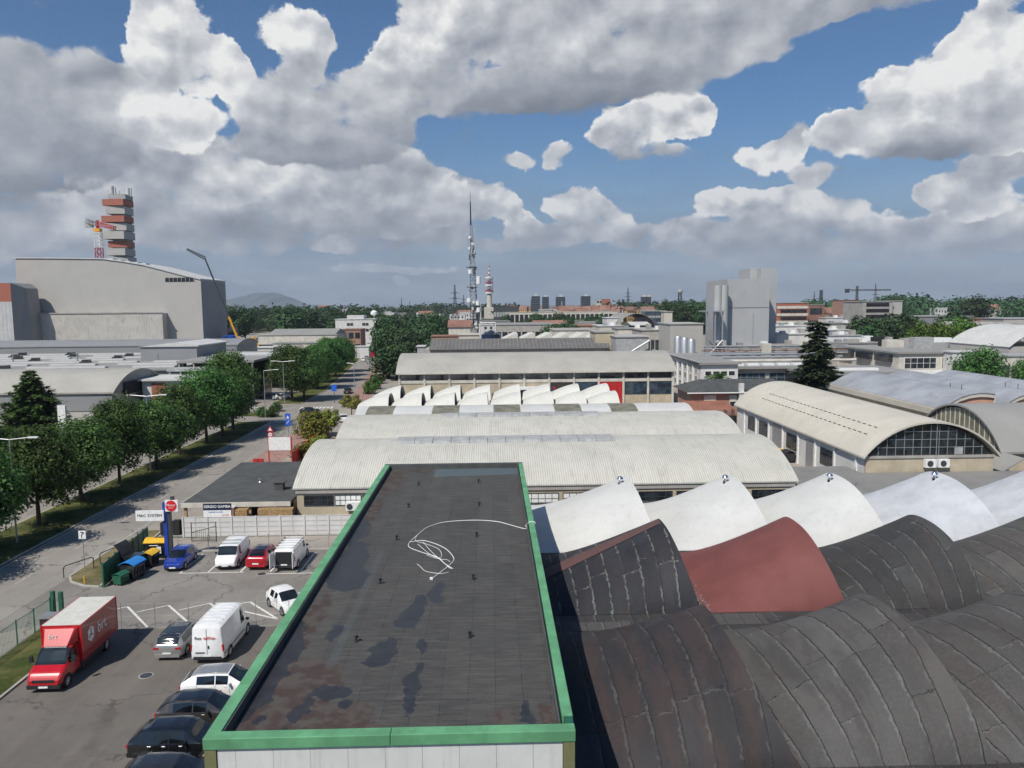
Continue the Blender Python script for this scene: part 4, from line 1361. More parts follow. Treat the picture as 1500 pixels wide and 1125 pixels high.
    def weld(o, d=.0008):
        bm = bmesh.new(); bm.from_mesh(o.data); bmesh.ops.remove_doubles(bm, verts=bm.verts, dist=d)
        bmesh.ops.recalc_face_normals(bm, faces=bm.faces); bm.to_mesh(o.data); bm.free()
        o.data.polygons.foreach_set('use_smooth', [True] * len(o.data.polygons)); o.data.set_sharp_from_angle(angle=R(40))
    bo = body.build('body', paint, t); weld(bo)
    go = gl.build('windows', 'carglass', t); weld(go)
    if roofmat:
        r = MB()
        n = 16
        xa, xb = gx[1] + .02, gx[4] - .05
        if kind == 'van': xa = -h + .1
        def fn(u, v):
            x = xa + (xb - xa) * u; zl, zb, zt, wf, rf = interp(K, x); q = 2 * v - 1
            return (x, q * hw * rf * .93, zb + (zt - zb) * (1.012 - .055 * abs(q) ** 3))
        r.slab(fn, n, 12, .012).build('roof_panel', roofmat, t, smooth=True)
    # shut lines of the doors
    for s in (1, -1):
        for xs in ((.27 * L if kind == 'van' else gx[4] + .10), (pil[0]), (-.12 * L if kind == 'van' else gx[2] + .30)):
            zl_, zb_, zt_, wf_, rf_ = interp(K, xs)
            m = MB()
            pts = [(xs - .008, s * hw * wf_ * a + s * .003, z) for a, z in ((.985, zl_ + .08), (1.0, zl_ + (zb_ - zl_) * .55), (.975, zb_ - .03))]
            q = len(pts)
            m.add(pts + [(x + .016, y, z) for x, y, z in pts], [(i, i + 1, q + i + 1, q + i) for i in range(q - 1)])
            m.build('door_seam', 'black', t)
            if xs != pts[0][0] and kind != 'van':
                m = MB(); m.obox((xs + .16 if xs < pil[0] else xs - .25, s * (hw * wf_ * .985 + .012), zb_ - .12), (.16, .025, .03)); m.build('door_handle', 'chrome' if paint in ('black_car', 'grey_car') else paint, t)
    # trims
    wr = .33 if kind not in ('suv', 'van') else .36
    if name == 'cargo_van': wr = .35
    fx, bx = h - .19 * L, -h + .20 * L
    for x in (fx, bx):
        for s in (1, -1):
            wi = interp(K, x)[3] * hw
            arch = MB(); n = 18
            vs = [(x + (wr + .07) * math.cos(math.pi * i / n), s * (wi + .004), wr + (wr + .07) * math.sin(math.pi * i / n)) for i in range(n + 1)]
            arch.add(vs + [(a[0], a[1] - s * .1, a[2]) for a in vs], [tuple(range(n + 1))] + [(i, i + 1, n + 2 + i, n + 1 + i) for i in range(n)])
            arch.build('wheel_arch', 'black', t)
            wheel(t, x, s * (wi - .075), wr, .20, s)
    zl, zb, zt, wf, rf = interp(K, h - .05)
    zf = zb
    for s in (1, -1):
        m = MB(); xx = h - .13
        wd = interp(K, xx)[3] * hw
        m.slab(lambda u, v: (xx + .02 + .08 * (1 - u) - .28 * u, s * (wd * (.52 + .40 * u)), zf - .05 + .13 * v + .06 * u), 4, 2, .03)
        m.build('headlight', 'lamp', t, smooth=True)
        xr = -h + .05; wd = interp(K, xr)[3] * hw; zb2 = interp(K, xr)[1]
        m = MB()
        if kind == 'van': m.obox((xr + .03, s * (wd - .05), 1.05), (.14, .12, .42))
        else: m.obox((xr + .0, s * (wd * .80), zb2 - .10), (.14, wd * .38, .13))
        m.build('tail_light', 'red_light', t)
        m = MB(); xm_ = gx[4] + .10 if kind != 'van' else .25 * L
        zb3 = interp(K, xm_)[1]; wd = interp(K, xm_)[3] * hw
        m.obox((xm_, s * (wd + .10), zb3 + .09), (.10, .20, .14)); m.build('mirror', paint if kind != 'van' else 'blackplastic', t)
    m = MB(); zq = interp(K, h - .03)[0]
    m.box(h - .045, h + .015, -.30 * W, .30 * W, zq - .08, zq + .05); m.build('grille', 'blackplastic', t)
    m = MB(); m.box(h + .016, h + .03, -.26, .26, zq - .02, zq + .09); m.build('number_plate', 'white_paint', t)
    zr = interp(K, -h + .02)[0]
    m = MB(); m.box(-h - .03, -h + .06, -.42 * W, .42 * W, zr - .12, zr + .08); m.build('rear_bumper', 'blackplastic' if kind == 'van' else paint, t)
    m = MB(); m.box(-h - .045, -h - .031, -.26, .26, zr - .0 + .10, zr + .21); m.build('number_plate', 'white_paint', t)
    if roof_rails:
        for s in (1, -1):
            MB().path([(gx[2] + .1, s * hw * .70, H * .985), (gx[3] - .3, s * hw * .70, H * 1.0), ], .025).build('roof_rail', 'blackplastic', t)
    t.location = loc
    t.rotation_euler = (0, 0, rz)
    return t


N_, S_, E_ = R(90), R(-90), 0.0
car('parked_car', 'silver estate car with a dark roof parked left of the big white van', 'car', 4.6, 1.80, 1.50, 'silver_car', 'wagon', 'graphite', (-20.5, 49.0, .012), N_, roof_rails=True)
car('parked_car', 'white sport utility with a grey roof parked in front of the big white van', 'car', 4.6, 1.86, 1.62, 'white_car', 'suv', 'silver_car', (-15.35, 42.35, .012), R(2))
car('parked_car', 'dark grey sport utility parked between the white and the black car', 'car', 4.6, 1.86, 1.62, 'grey_car', 'suv', 'black_car', (-15.45, 39.4, .012), R(1))
car('parked_car', 'glossy black sport utility with silver side trim parked nearest the green corner', 'car', 4.75, 1.9, 1.70, 'black_car', 'suv', None, (-15.5, 36.55, .012), R(1))
car('parked_car', 'dark saloon cut by the lower edge of the photo below the black car', 'car', 4.5, 1.8, 1.45, 'graphite', 'hatch', None, (-14.9, 33.75, .012), R(1))
car('parked_car', 'bright blue hatchback parked beside the yellow lidded bins', 'car', 3.9, 1.72, 1.50, 'blue_car', 'hatch', None, (-26.95, 65.1, .012), R(-88))
car('parked_car', 'dark red sloping backed car with a black roof', 'car', 4.5, 1.84, 1.58, 'red_car', 'suv', 'black_car', (-19.9, 65.4, .012), R(88))
car('parked_car', 'small white hatchback parked askew behind the green parapet', 'car', 3.7, 1.66, 1.50, 'white_car', 'hatch', None, (-15.3, 54.9, .012), R(-52))
# white van with its nose to the camera
v = car('cargo_van', 'small white van facing the camera with roof bars', 'van', 4.5, 1.84, 1.88, 'white_car', 'van', None, (-22.65, 65.5, .012), R(-88))
for x in (-1.5, -.2, .7):
    MB().bar((x, -.78, 1.93), (x, .78, 1.93), .025).build('roof_bar', 'darksteel', v)
m = MB(); m.box(2.14, 2.20, -.62, .62, .62, .72); m.box(2.10, 2.18, -.72, .72, .36, .50); m.build('grille', 'blackplastic', v)
# white van with open back doors
v = car('cargo_van', 'small white van with its back doors open and loaded roof rack', 'van', 4.6, 1.84, 1.90, 'white_car', 'van', None, (-17.45, 65.2, .012), R(88))
MB().box(-2.34, -2.325, -.70, .70, .55, 1.68).build('load_bay', 'dark_hole', v)
for s in (1, -1):
    d = MB(); d.obox((-2.72, s * .90, 1.12), (.80, .05, 1.2), s * R(-6)); d.build('back_door', 'white_car', v)
MB().box(-2.30, -1.2, -.5, .5, .56, .80).build('boxes', 'pale', v)
for x in (-1.9, -1.2, -.5, .2, .9):
    MB().bar((x, -.84, 1.98), (x, .84, 1.98), .03).build('roof_bar', 'white_paint', v)
for s in (1, -1):
    MB().bar((-2.2, s * .8, 1.97), (1.0, s * .8, 1.97), .035).build('roof_rail', 'blackplastic', v)
# large delivery van, built boxier
v = car('delivery_van', 'tall white panel van seen from behind with a rental sign on its doors', 'van', 5.5, 2.05, 2.50, 'white_car', 'van', None, (-17.75, 48.9, .012), R(89))
text(v, 'Ren', .27, (-2.79, .52, 1.70), (R(90), 0, R(-90)), 'darksteel')
text(v, 'tallVan', .27, (-2.79, -.18, 1.71), (R(90), 0, R(-90)), 'red_sign')
m = MB(); m.box(-2.785, -2.775, -.008, .008, .6, 2.3); m.box(-2.785, -2.77, -.14, -.06, 1.02, 1.22); m.box(-2.786, -2.77, .15, .72, .74, .80)
m.build('door_seam', 'blackplastic', v)
for k in range(7):
    MB().box(-2.3 + k * .52, -2.24 + k * .52, -.72, .72, 2.485, 2.515).build('roof_rib', 'white_car', v)
MB().box(-2.6, 1.0, 1.018, 1.03, .62, .68).build('side_rail', 'blackplastic', v); MB().box(-2.6, 1.0, -1.03, -1.018, .62, .68).build('side_rail', 'blackplastic', v)

# red box lorry, nose to the camera
t = thing('delivery_truck', 'red box lorry with a pale roof parked by the grass strip', 'lorry', (0, 0, 0))
bx0, bx1 = -3.35, 1.25
bx = MB(); bx.box(bx0, bx1, -1.17, 1.17, .85, 3.1); o = bx.build('cargo_box', 'truck_side', t)
MB().box(bx0 + .03, bx1 - .03, -1.14, 1.14, 3.1, 3.125).build('box_roof', 'truck_roof', t)
MB().box(bx1, bx1 + .02, -1.15, 1.15, .97, 3.08).build('box_front', 'truck_red', t)
fr = MB()
for (y0, y1) in ((-1.19, -1.13), (1.13, 1.19)):
    for x in (bx0 - .01, bx1 - .05): fr.box(x, x + .07, y0, y1, .93, 3.13)
    fr.box(bx0 + .06, bx1 - .05, y0, y1, 3.06, 3.13); fr.box(bx0 + .06, bx1 - .05, y0, y1, .93, 1.0)
fr.build('edge_trim', 'truck_red', t)
# cab
cabK = [(1.30, .55, 1.25, 2.15, 1.0, .86), (1.75, .50, 1.27, 2.18, 1.0, .84), (1.95, .48, 1.28, 2.10, 1.0, .82), (2.68, .46, 1.26, 1.34, .99, .86), (3.15, .44, 1.08, 1.14, .96, .82), (3.42, .44, .86, .90, .90, .72), (3.50, .50, .74, .76, .84, .66)]
body, gl = MB(), MB(); hw = 1.02
X = [1.30 + 2.20 * i / 24 for i in range(25)]; X = sorted(set(X + [1.95, 2.68]))
def csec(x):
    zl, zb, zt, wf, rf = interp(cabK, x); w = hw * wf; r = hw * rf; up = zt - zb
    if up < .13: r = max(r, w * .84)
    return [(0, zl), (w * .9, zl), (w, zl + .08), (w, zb - .1), (w * .97, zb), (r + (w * .97 - r) * .12, zb + up * .8), (r, zb + up * .92), (r * .85, zb + up * .98), (0, zb + up)]
SS = [csec(x) for x in X]
for s in (1, -1):
    for i in range(len(X) - 1):
        xm = (X[i] + X[i + 1]) / 2; zt, zb = interp(cabK, xm)[2], interp(cabK, xm)[1]
        for j in range(8):
            isg = (j == 4 and zt - zb > .35 and 1.5 < xm) or (j >= 6 and 1.97 < xm < 2.66)
            P4 = [(X[i], s * SS[i][j][0], SS[i][j][1]), (X[i + 1], s * SS[i + 1][j][0], SS[i + 1][j][1]), (X[i + 1], s * SS[i + 1][j + 1][0], SS[i + 1][j + 1][1]), (X[i], s * SS[i][j + 1][0], SS[i][j + 1][1])]
            (gl if isg else body).add(P4, [(0, 1, 2, 3)])
for i in (0, len(X) - 1):
    vs = [(X[i], a, z) for a, z in SS[i]] + [(X[i], -a, z) for a, z in SS[i][:0:-1]]
    body.add(vs, [tuple(range(len(vs)))])
o = body.build('cab', 'truck_red', t, smooth=True); gl.build('cab_windows', 'carglass', t, smooth=True)
df = MB(); df.add([(1.30, -.98, 2.16), (1.30, .98, 2.16), (2.0, .66, 2.14), (2.0, -.66, 2.14), (1.30, -1.02, 3.02), (1.30, 1.02, 3.02), (1.42, .85, 2.98), (1.42, -.85, 2.98)],
                  [(0, 1, 2, 3), (4, 7, 6, 5), (0, 3, 7, 4), (3, 2, 6, 7), (2, 1, 5, 6), (1, 0, 4, 5)])
df.build('wind_deflector', 'truck_red', t)
m = MB(); m.box(3.44, 3.53, -.62, .62, .66, .80); m.box(3.3, 3.52, -.93, .93, .28, .50); m.build('bumper', 'blackplastic', t)
MB().box(3.53, 3.545, -.26, .26, .34, .45).build('number_plate', 'white_paint', t)
for s in (1, -1):
    m = MB(); m.add([(3.36, s * .60, .80), (3.02, s * .97, .84), (2.96, s * .98, 1.0), (3.30, s * .62, .93), (3.30, s * .58, .80), (3.0, s * .9, .84), (2.95, s * .9, .99), (3.25, s * .6, .92)], [(0, 1, 2, 3), (4, 7, 6, 5), (0, 3, 7, 4), (0, 4, 5, 1), (1, 5, 6, 2), (2, 6, 7, 3)])
    m.build('headlight', 'lamp', t)
    m = MB(); m.obox((2.35, s * 1.22, 1.55), (.12, .20, .36)); m.bar((2.3, s * 1.0, 1.45), (2.35, s * 1.2, 1.45), .03); m.build('mirror', 'blackplastic', t)
    for x in (2.75, -2.1):
        wheel(t, x, s * .92, .38, .24, s)
        a = MB(); n = 16; vs = [(x + .46 * math.cos(math.pi * i / n), s * 1.026, .38 + .46 * math.sin(math.pi * i / n)) for i in range(n + 1)]
        if x > 0: a.add(vs + [(q[0], q[1] - s * .1, q[2]) for q in vs], [tuple(range(n + 1))] + [(i, i + 1, n + 2 + i, n + 1 + i) for i in range(n)]); a.build('wheel_arch', 'black', t)
m = MB(); m.box(bx0, 1.3, -.45, .45, .5, .92); m.box(-1.5, 1.2, -1.1, -1.04, .38, .84); m.box(-1.5, 1.2, 1.04, 1.1, .38, .84); m.build('chassis', 'blackplastic', t)
# box logo on the side that faces right (local +y) and on the deflector
def cube_logo(parent, side, x, z, s, mat, dark):
    y = side * 1.178
    m = MB()
    hexa = [(x + s * math.cos(R(30 + 60 * k)) * .86, z + s * math.sin(R(30 + 60 * k))) for k in range(6)]
    m.prism(hexa, 'y', y, y + side * .008)
    o = m.build('logo', mat, parent)
    q = MB()
    for k in (90, 210, 330):
        q.bar((x, y + side * .010, z), (x + .62 * s * math.cos(R(k)), y + side * .010, z + .72 * s * math.sin(R(k))), .035, n=4)
    q.build('logo_lines', dark, o)
cube_logo(t, 1, .15, 2.1, .50, 'white_paint', 'truck_side')
text(t, 'brt', 1.0, (-1.25, 1.185, 2.1), (R(90), 0, R(180)), 'white_paint', depth=.004, sx=.95)
cube_logo(t, -1, -2.6, 2.1, .50, 'white_paint', 'truck_side')
text(t, 'brt', 1.0, (-1.2, -1.185, 2.1), (R(90), 0, 0), 'white_paint', depth=.004, sx=.95)
sl = math.atan2(.84, .58)
text(t, 'brt', .42, (1.72, -.25, 2.62), (R(58), 0, R(90)), 'pale', depth=.003)
m = MB()
for k in range(16): m.box(1.985, 1.99, -.62 + k * .08, -.57 + k * .08, 2.05, 2.11)
m.build('visor_lettering', 'white_paint', t)
t.location = (-26.05, 46.4, .012); t.rotation_euler = (0, 0, R(-88.5))

# traffic and parked cars further off: one prototype per type, then copies
def small_car(paint, label, x, y, deg, kind='hatch', group=None, first={}):
    key = (paint, kind)
    if key not in first:
        first[key] = car('distant_car', label, 'car', 4.2, 1.78, 1.5 if kind != 'van' else 2.0, paint, kind, None, (x, y, .012), R(deg), group)
        return first[key]
    c = copy_tree(first[key]); c.location = (x, y, .012); c.rotation_euler = (0, 0, R(deg)); c['label'] = label
    if group: c['group'] = group
    return c
p = gnd(455, 607); small_car('black_car', 'dark car crossing the junction beside the golden shrubs', p.x, p.y, 8, 'suv')
p = gnd(496, 617); small_car('white_car', 'white car parked by the low white vault', p.x + 1, p.y, 100, 'hatch')
p = gnd(510, 576); small_car('black_car', 'dark car driving away beyond the zebra crossing', p.x, p.y, 92, 'hatch')
p = gnd(547, 556); small_car('black_car', 'dark car farther up the road beside a white van', p.x, p.y, 94, 'suv')
p = gnd(557, 555); small_car('white_car', 'white van parked on the right side of the far road', p.x, p.y, 94, 'van')
p = gnd(413, 585); small_car('white_car', 'white car half hidden under the roadside trees', p.x, p.y, 30, 'hatch')
p = gnd(383, 566); small_car('white_car', 'white car turning in from the side road', p.x, p.y, 0, 'hatch')
for i, (px, py, pt_, lb) in enumerate(((532, 529, 'white_car', 'white car first in the row parked on the far left kerb'), (537, 526, 'silver_car', 'silver car second in the row parked on the far left kerb'),
                                     (541, 523, 'red_car', 'red car third in the row parked on the far left kerb'), (545, 520, 'black_car', 'dark car last in the row parked on the far left kerb'))):
    p = gnd(px, py); small_car(pt_, lb, p.x, p.y, 98, 'hatch', 'cars parked along the far road')
p = gnd(927, 602); small_car('black_car', 'dark car parked below the long grey hall', p.x, p.y - 2, 2, 'suv')
p = gnd(978, 604); small_car('black_car', 'second dark car behind the low wall near the brick house', p.x, p.y - 2, 2, 'hatch')

# covers and litter on the lots
for (px, py, lb) in ((383, 841, 'dark drain cover in front of the red car'), (214, 990, 'round drain cover on the dark lot below the lorry shadow')):
    p = gnd(px, py); t = thing('drain_cover', lb, 'drain cover', (p.x, p.y, .012))
    MB().bar((p.x, p.y, .011), (p.x, p.y, .03), .36, n=18).build('lid', 'darksteel', t)
    MB().lathe((p.x, p.y, 0), [(.42, .0105), (.42, .024)], 18).build('frame', 'concrete', t)

# ================================================================== TREES
def leaf_quads(mb, rnd, c, rad, n, size, up=.25, flat=1.0):
    for _ in range(n):
        d = Vector((rnd.gauss(0, 1), rnd.gauss(0, 1), rnd.gauss(0, 1))); d.normalize()
        r = rad * (rnd.uniform(.55, 1.05) if rnd.random() < .8 else rnd.uniform(1.0, 1.25))
        p = Vector(c) + Vector((d.x * r, d.y * r, d.z * r * flat))
        nn = (d + Vector((rnd.uniform(-.7, .7), rnd.uniform(-.7, .7), rnd.uniform(-.5, .7) + up))).normalized()
        u = nn.cross(Vector((rnd.uniform(-1, 1), rnd.uniform(-1, 1), rnd.uniform(-1, 1)))).normalized(); w = nn.cross(u)
        s = size * rnd.uniform(.55, 1.25); s2 = s * rnd.uniform(.5, .9)
        k = len(mb.v)
        mb.v += [tuple(p - u * s * .5), tuple(p + w * s2 * .5 + nn * s * .08), tuple(p + u * s * .5), tuple(p - w * s2 * .5 + nn * s * .08)]
        mb.f.append([k, k + 1, k + 2, k + 3]); mb.mi.append(0)


def make_tree(name, seed, h, r, base, n, size, mat='leaf', lobes=20, trunk=.19, label='tree', cat='tree', group=None, shape='round', limbs=True):
    rnd = random.Random(seed)
    t = thing(name, label, cat, (0, 0, 0), 0, group)
    cr, tr = MB(), MB()
    cz = (base + h) / 2; ch = (h - base) / 2
    L = []
    for i in range(lobes):
        a = i * 2.39996 + rnd.uniform(-.4, .4)
        zz = -1 + 2 * (i + .5) / lobes
        zz += rnd.uniform(-.12, .12)
        q = math.sqrt(max(.05, 1 - zz * zz))
        if shape == 'round': q = q ** .7 * (1.08 - .18 * zz)
        if shape == 'ovoid': q = (max(.02, 1 - abs(zz) ** 2.2)) ** .6 * (1 - .25 * zz)
        rr = r * rnd.uniform(.46, .72) * q
        lr = r * rnd.uniform(.30, .46) * (.75 + .35 * q)
        c = (rr * math.cos(a), rr * math.sin(a), cz + ch * zz * .80)
        L.append((c, lr))
    for c, lr in L:
        leaf_quads(cr, rnd, c, lr, int(n / lobes), size, flat=.85)
    leaf_quads(cr, rnd, (0, 0, cz), r * .55, int(n * .10), size * 1.3, flat=ch / r)
    tr.bar((0, 0, -.1), (rnd.uniform(-.1, .1), rnd.uniform(-.1, .1), base + .4), trunk * 1.25, trunk * .9, 9)
    tr.bar((0, 0, base + .3), (rnd.uniform(-.2, .2), rnd.uniform(-.2, .2), h * .82), trunk * .9, trunk * .2, 7)
    if limbs:
        for c, lr in L[::2]:
            z0 = base * .85 + rnd.uniform(0, .3) * (h - base)
            tr.bar((0, 0, min(z0, c[2])), (c[0] * .9, c[1] * .9, c[2]), trunk * .36, trunk * .08, 5)
    tr.build('trunk', 'bark', t, smooth=True)
    cr.build('crown', mat, t, fix=False)
    return t


ROW = 'roadside trees in a row on the central reserve'
protos = []
for k in range(4):
    protos.append(make_tree('roadside_tree', 11 + k, 9.6 + k * .4, 4.4, 2.3, 17000, .31, 'leaf', 24, .2, group=ROW, shape='round'))
spots = [(68.2, 9.6), (77.6, 10.4), (87.1, 9.6), (95.4, 10.6), (105.3, 9.8), (114.8, 10.3), (125.0, 12.0), (131.4, 11.6), (138.8, 13.2), (59.5, 9.0)]
TL = ['dark green roadside tree with its trunk at the left edge of the photo', 'roadside tree second from the left edge, trunk in shaded grass', 'roadside tree with a slim trunk, third from the left edge',
      'broad roadside tree whose trunk stands opposite the parked cars', 'fifth roadside tree from the left on the central reserve', 'sixth roadside tree, behind the pale double arm lamp', 'tall roadside tree three from the road junction',
      'roadside tree second nearest to the junction', 'tallest roadside tree, last before the junction', 'roadside tree mostly outside the left edge of the photo']
used = [False] * 4
for i, (y, h) in enumerate(spots):
    k = i % 4
    s = h / (9.6 + k * .4)
    place(protos[k], used[k], (-46.5 + .4 * math.sin(i * 2.1), y, .1), i * 1.3, TL[i], s * (1.0 + .13 * math.sin(i * 3.7)), s * (1.0 + .05 * math.cos(i * 2.3)))
    used[k] = True
more = [((428, 588), 13.0, 'round tree just past the junction, left of the pair'), ((446, 587), 12.0, 'round tree just past the junction, right of the pair'), ((465, 570), 12.2, 'roadside tree beyond the junction with its trunk by the verge'),
        ((481, 560), 12.8, 'roadside tree fourth beyond the junction'), ((492, 552), 12.0, 'roadside tree fifth beyond the junction'), ((502, 545), 11.5, 'last of the roadside trees beyond the junction')]
for i, ((px, py), h, lb) in enumerate(more):
    k = (i + 1) % 4; p = gnd(px, py); s = h / (9.6 + k * .4)
    o = place(protos[k], True, (p.x, p.y, 0), i * 2.2, lb, s * 1.08, s)
    o['group'] = 'roadside trees beyond the junction'
# trees behind the left carriageway
lt = [(-62, 74, 11.5, 'dark tree behind the left carriageway at the photo edge'), (-66, 92, 12.5, 'large dark tree left of the carriageway, behind the road row'), (-63, 99, 7.0, 'tree behind the road row, in front of the grey vaulted hall wall'),
      (-80, 110, 7.5, 'bushy tree by the white advertising column'), (-62, 128, 6.0, 'low tree between the grey vaulted hall and the road'), (-90, 118, 12.5, 'large tree at the far left edge before the vaulted hall'), (-58, 146, 6.5, 'tree in front of the white and red shop')]
for i, (x, y, h, lb) in enumerate(lt):
    k = i % 4; s = h / (9.6 + k * .4)
    o = place(protos[k], True, (x, y, 0), i * 1.7, lb, s * 1.1, s); o['group'] = 'trees behind the left carriageway'


def make_conifer(name, label, seed, h, r, mat='leaf_dark', tiers=15, per=9, n=26, size=.5, droop=.25, trunk=.28, profile=None):
    rnd = random.Random(seed)
    t = thing(name, label, 'tree', (0, 0, 0))
    cr, tr = MB(), MB()
    for k in range(tiers):
        f = k / (tiers - 1)
        z = h * (.10 + .86 * f)
        R_ = (profile(f) if profile else (1 - f) ** .85) * r + .35
        m = max(4, int(per * (1 - .45 * f)))
        for j in range(m):
            a = 2 * math.pi * (j + rnd.random() * .7) / m + k * .9
            L = R_ * rnd.uniform(.65, 1.12)
            e = Vector((L * math.cos(a), L * math.sin(a), z - droop * L * rnd.uniform(.3, 1.2)))
            tr.bar((0, 0, z), e, .05 * (1.3 - f), .015, 4)
            for q in range(n):
                u = rnd.random() ** .6
                p = Vector((0, 0, z)).lerp(e, u) + Vector((rnd.gauss(0, .16), rnd.gauss(0, .16), rnd.gauss(0, .10))) * (.5 + L * .28)
                s = size * rnd.uniform(.6, 1.3)
                d = Vector((math.cos(a + rnd.uniform(-.9, .9)), math.sin(a + rnd.uniform(-.9, .9)), rnd.uniform(-.45, .15))).normalized()
                w = d.cross(Vector((rnd.uniform(-.4, .4), rnd.uniform(-.4, .4), 1))).normalized()
                kk = len(cr.v)
                cr.v += [tuple(p - d * s * .5), tuple(p + w * s * .28), tuple(p + d * s * .6), tuple(p - w * s * .28)]
                cr.f.append([kk, kk + 1, kk + 2, kk + 3]); cr.mi.append(0)
    tr.bar((0, 0, -.1), (0, 0, h * .97), trunk, .04, 8)
    tr.build('trunk', 'bark', t, smooth=True)
    cr.build('crown', mat, t, fix=False)
    return t


c = make_conifer('conifer', 'broad pointed green tree at the left in front of the grey vaulted hall', 5, 12.4, 5.4, 'leaf', 20, 14, 110, .62, -.05, profile=lambda f: (1 - f ** 1.6) * .95 + .05)
p = at(47, 600, 126); c.location = (p.x, 126, 0)
cedar = make_conifer('cedar_tree', 'tall dark cedar with drooping layered branches beside the brick house', 8, 18.6, 6.2, 'leaf_dark', 24, 12, 105, .72, .28,
                     profile=lambda f: (1 - f) ** .75 * (.86 + .20 * math.sin(f * 21)) if f < .84 else .24)
p = at(1195, 580, 156); cedar.location = (p.x, 156, 0); cedar.scale = (1.14, 1.14, 1.0)
# golden shrubs and young trees by the red fence
g = make_tree('golden_shrub', 31, 5.2, 2.7, .8, 3600, .34, 'leaf_gold', 14, .12, 'large golden green shrub beside the red fence', 'shrub')
p = gnd(452, 655); g.location = (p.x, p.y + 3, 0); g.scale = (1.05, 1.25, 1.0)
o = copy_tree(g); p = gnd(475, 640); o.location = (p.x - .4, p.y + 1.5, 0); o.scale = (.72, .72, .8); o['label'] = 'smaller golden shrub just right of the large one'
g2 = make_tree('young_tree', 37, 5.0, 1.7, 2.0, 1500, .3, 'leaf_gold', 10, .07, 'young yellow green tree with a thin bare trunk by the parked white car')
p = gnd(486, 641); g2.location = (p.x, p.y, 0)
o = copy_tree(g2); p = gnd(515, 612); o.location = (p.x, p.y, 0); o.scale = (1.3, 1.3, .95); o['label'] = 'yellow green bush beside the corner of the white shells'
dry = make_tree('roadside_shrub', 39, 1.9, 1.5, .1, 900, .26, 'leaf_gold', 8, .05, 'dry grassy shrub along the kerb behind the red fence', 'shrub')
SHR = 'low shrubs along the kerb behind the red fence'
for i, (px, py) in enumerate(((452, 668), (462, 662), (470, 655), (444, 673))):
    p = gnd(px, py)
    place(dry, i > 0, (p.x, p.y, 0), i, None, 1.0 + .2 * (i % 2)); 
for o in COL.objects:
    if o.name.startswith('roadside_shrub'): o['group'] = SHR; o['label'] = 'low dry shrub along the kerb behind the red fence'
hd = make_tree('hedge_bush', 41, 2.0, 1.4, .1, 1100, .26, 'leaf', 9, .05, 'dark low bush on the traffic island', 'bush')
for i, (px, py) in enumerate(((384, 611), (398, 611), (405, 603), (540, 577), (548, 570), (556, 562), (566, 553), (575, 545))):
    p = gnd(px, py); place(hd, i > 0, (p.x, p.y, 0), i * 1.1, None, 1.0 if i < 3 else 1.5)
for o in COL.objects:
    if o.name.startswith('hedge_bush'):
        near = o.location.y < 185
        o['group'] = 'bushes of the traffic island' if near else 'bushes along the right side of the far road'
        o['label'] = 'low dark bush planted on the traffic island' if near else 'round dark bush along the right side of the far road'

# mid and far trees: lighter meshes, many copies
far = [make_tree('broadleaf_tree', 51 + k, 12, 5.2, 1.6, 1500, 1.0, 'far_leaf', 15, .3, group='', limbs=False) for k in range(3)]
fused = [False] * 3
rnd = random.Random(77)


def put_far(x, y, h, w, lb, grp, mat=None):
    k = rnd.randrange(3)
    o = place(far[k], fused[k], (x, y, 0), rnd.uniform(0, 6), lb, w / 10.4, h / 12)
    fused[k] = True
    if grp: o['group'] = grp
    elif 'group' in o: del o['group']
    return o


def far_at(px, pyt, Y, w, lb, grp):
    p = at(px, pyt, Y)
    return put_far(p.x, Y, p.z, w, lb, grp)


# grove right of the far road
gv = 'tall dark tree of the grove right of the far road'
for i in range(26):
    px = rnd.uniform(556, 650); Y = 470 - (px - 556) * .9 + rnd.uniform(-60, 60)
    far_at(px, 463 + rnd.uniform(-5, 9) + max(0, (600 - px)) * .04, Y, rnd.uniform(10, 15), gv, 'grove right of the far road')
NE_ = ['dark tree at the grove edge nearest the far road traffic', 'dark grove tree behind the left end of the ribbed roof', 'dark tree at the grove edge above the long hall corner', 'lowest dark tree at the right end of the grove edge',
       'dark bushy tree between the far road and the long grey hall', 'second bushy tree right beside the corner of the long grey hall']
for (px, pyt, Y) in ((560, 468, 300), (572, 474, 270), (588, 480, 262), (602, 486, 255), (568, 512, 235), (580, 505, 230)):
    far_at(px, pyt, Y, 12, NE_.pop(0), None)
# wooded belt at the left
wl = 'dark tree of the wooded belt left of the mast'
for i in range(70):
    px = rnd.uniform(325, 560); Y = rnd.uniform(520, 900)
    far_at(px, 450 + rnd.uniform(0, 14) + (3 if px > 500 else 0), Y, rnd.uniform(16, 26), wl, 'wooded belt on the left')
for i in range(34):
    px = rnd.uniform(740, 885); Y = rnd.uniform(480, 620)
    far_at(px, 462 + rnd.uniform(-2, 9), Y, rnd.uniform(10, 16), 'green tree in the belt before the city', 'tree belt before the city')
for (px, pyt, Y, w) in ((812, 474, 330, 10), (824, 473, 330, 10), (836, 474, 335, 10), (800, 478, 330, 7), (845, 477, 335, 8)):
    far_at(px, pyt, Y, w, 'round dark bush tree behind the saw toothed white roofs', 'dark trees behind the white roofs')
for i in range(22):
    px = rnd.uniform(975, 1040); Y = rnd.uniform(480, 700)
    far_at(px, 440 + rnd.uniform(0, 14), Y, rnd.uniform(14, 20), 'dark tree left of the grey tower block', 'trees left of the tower block')
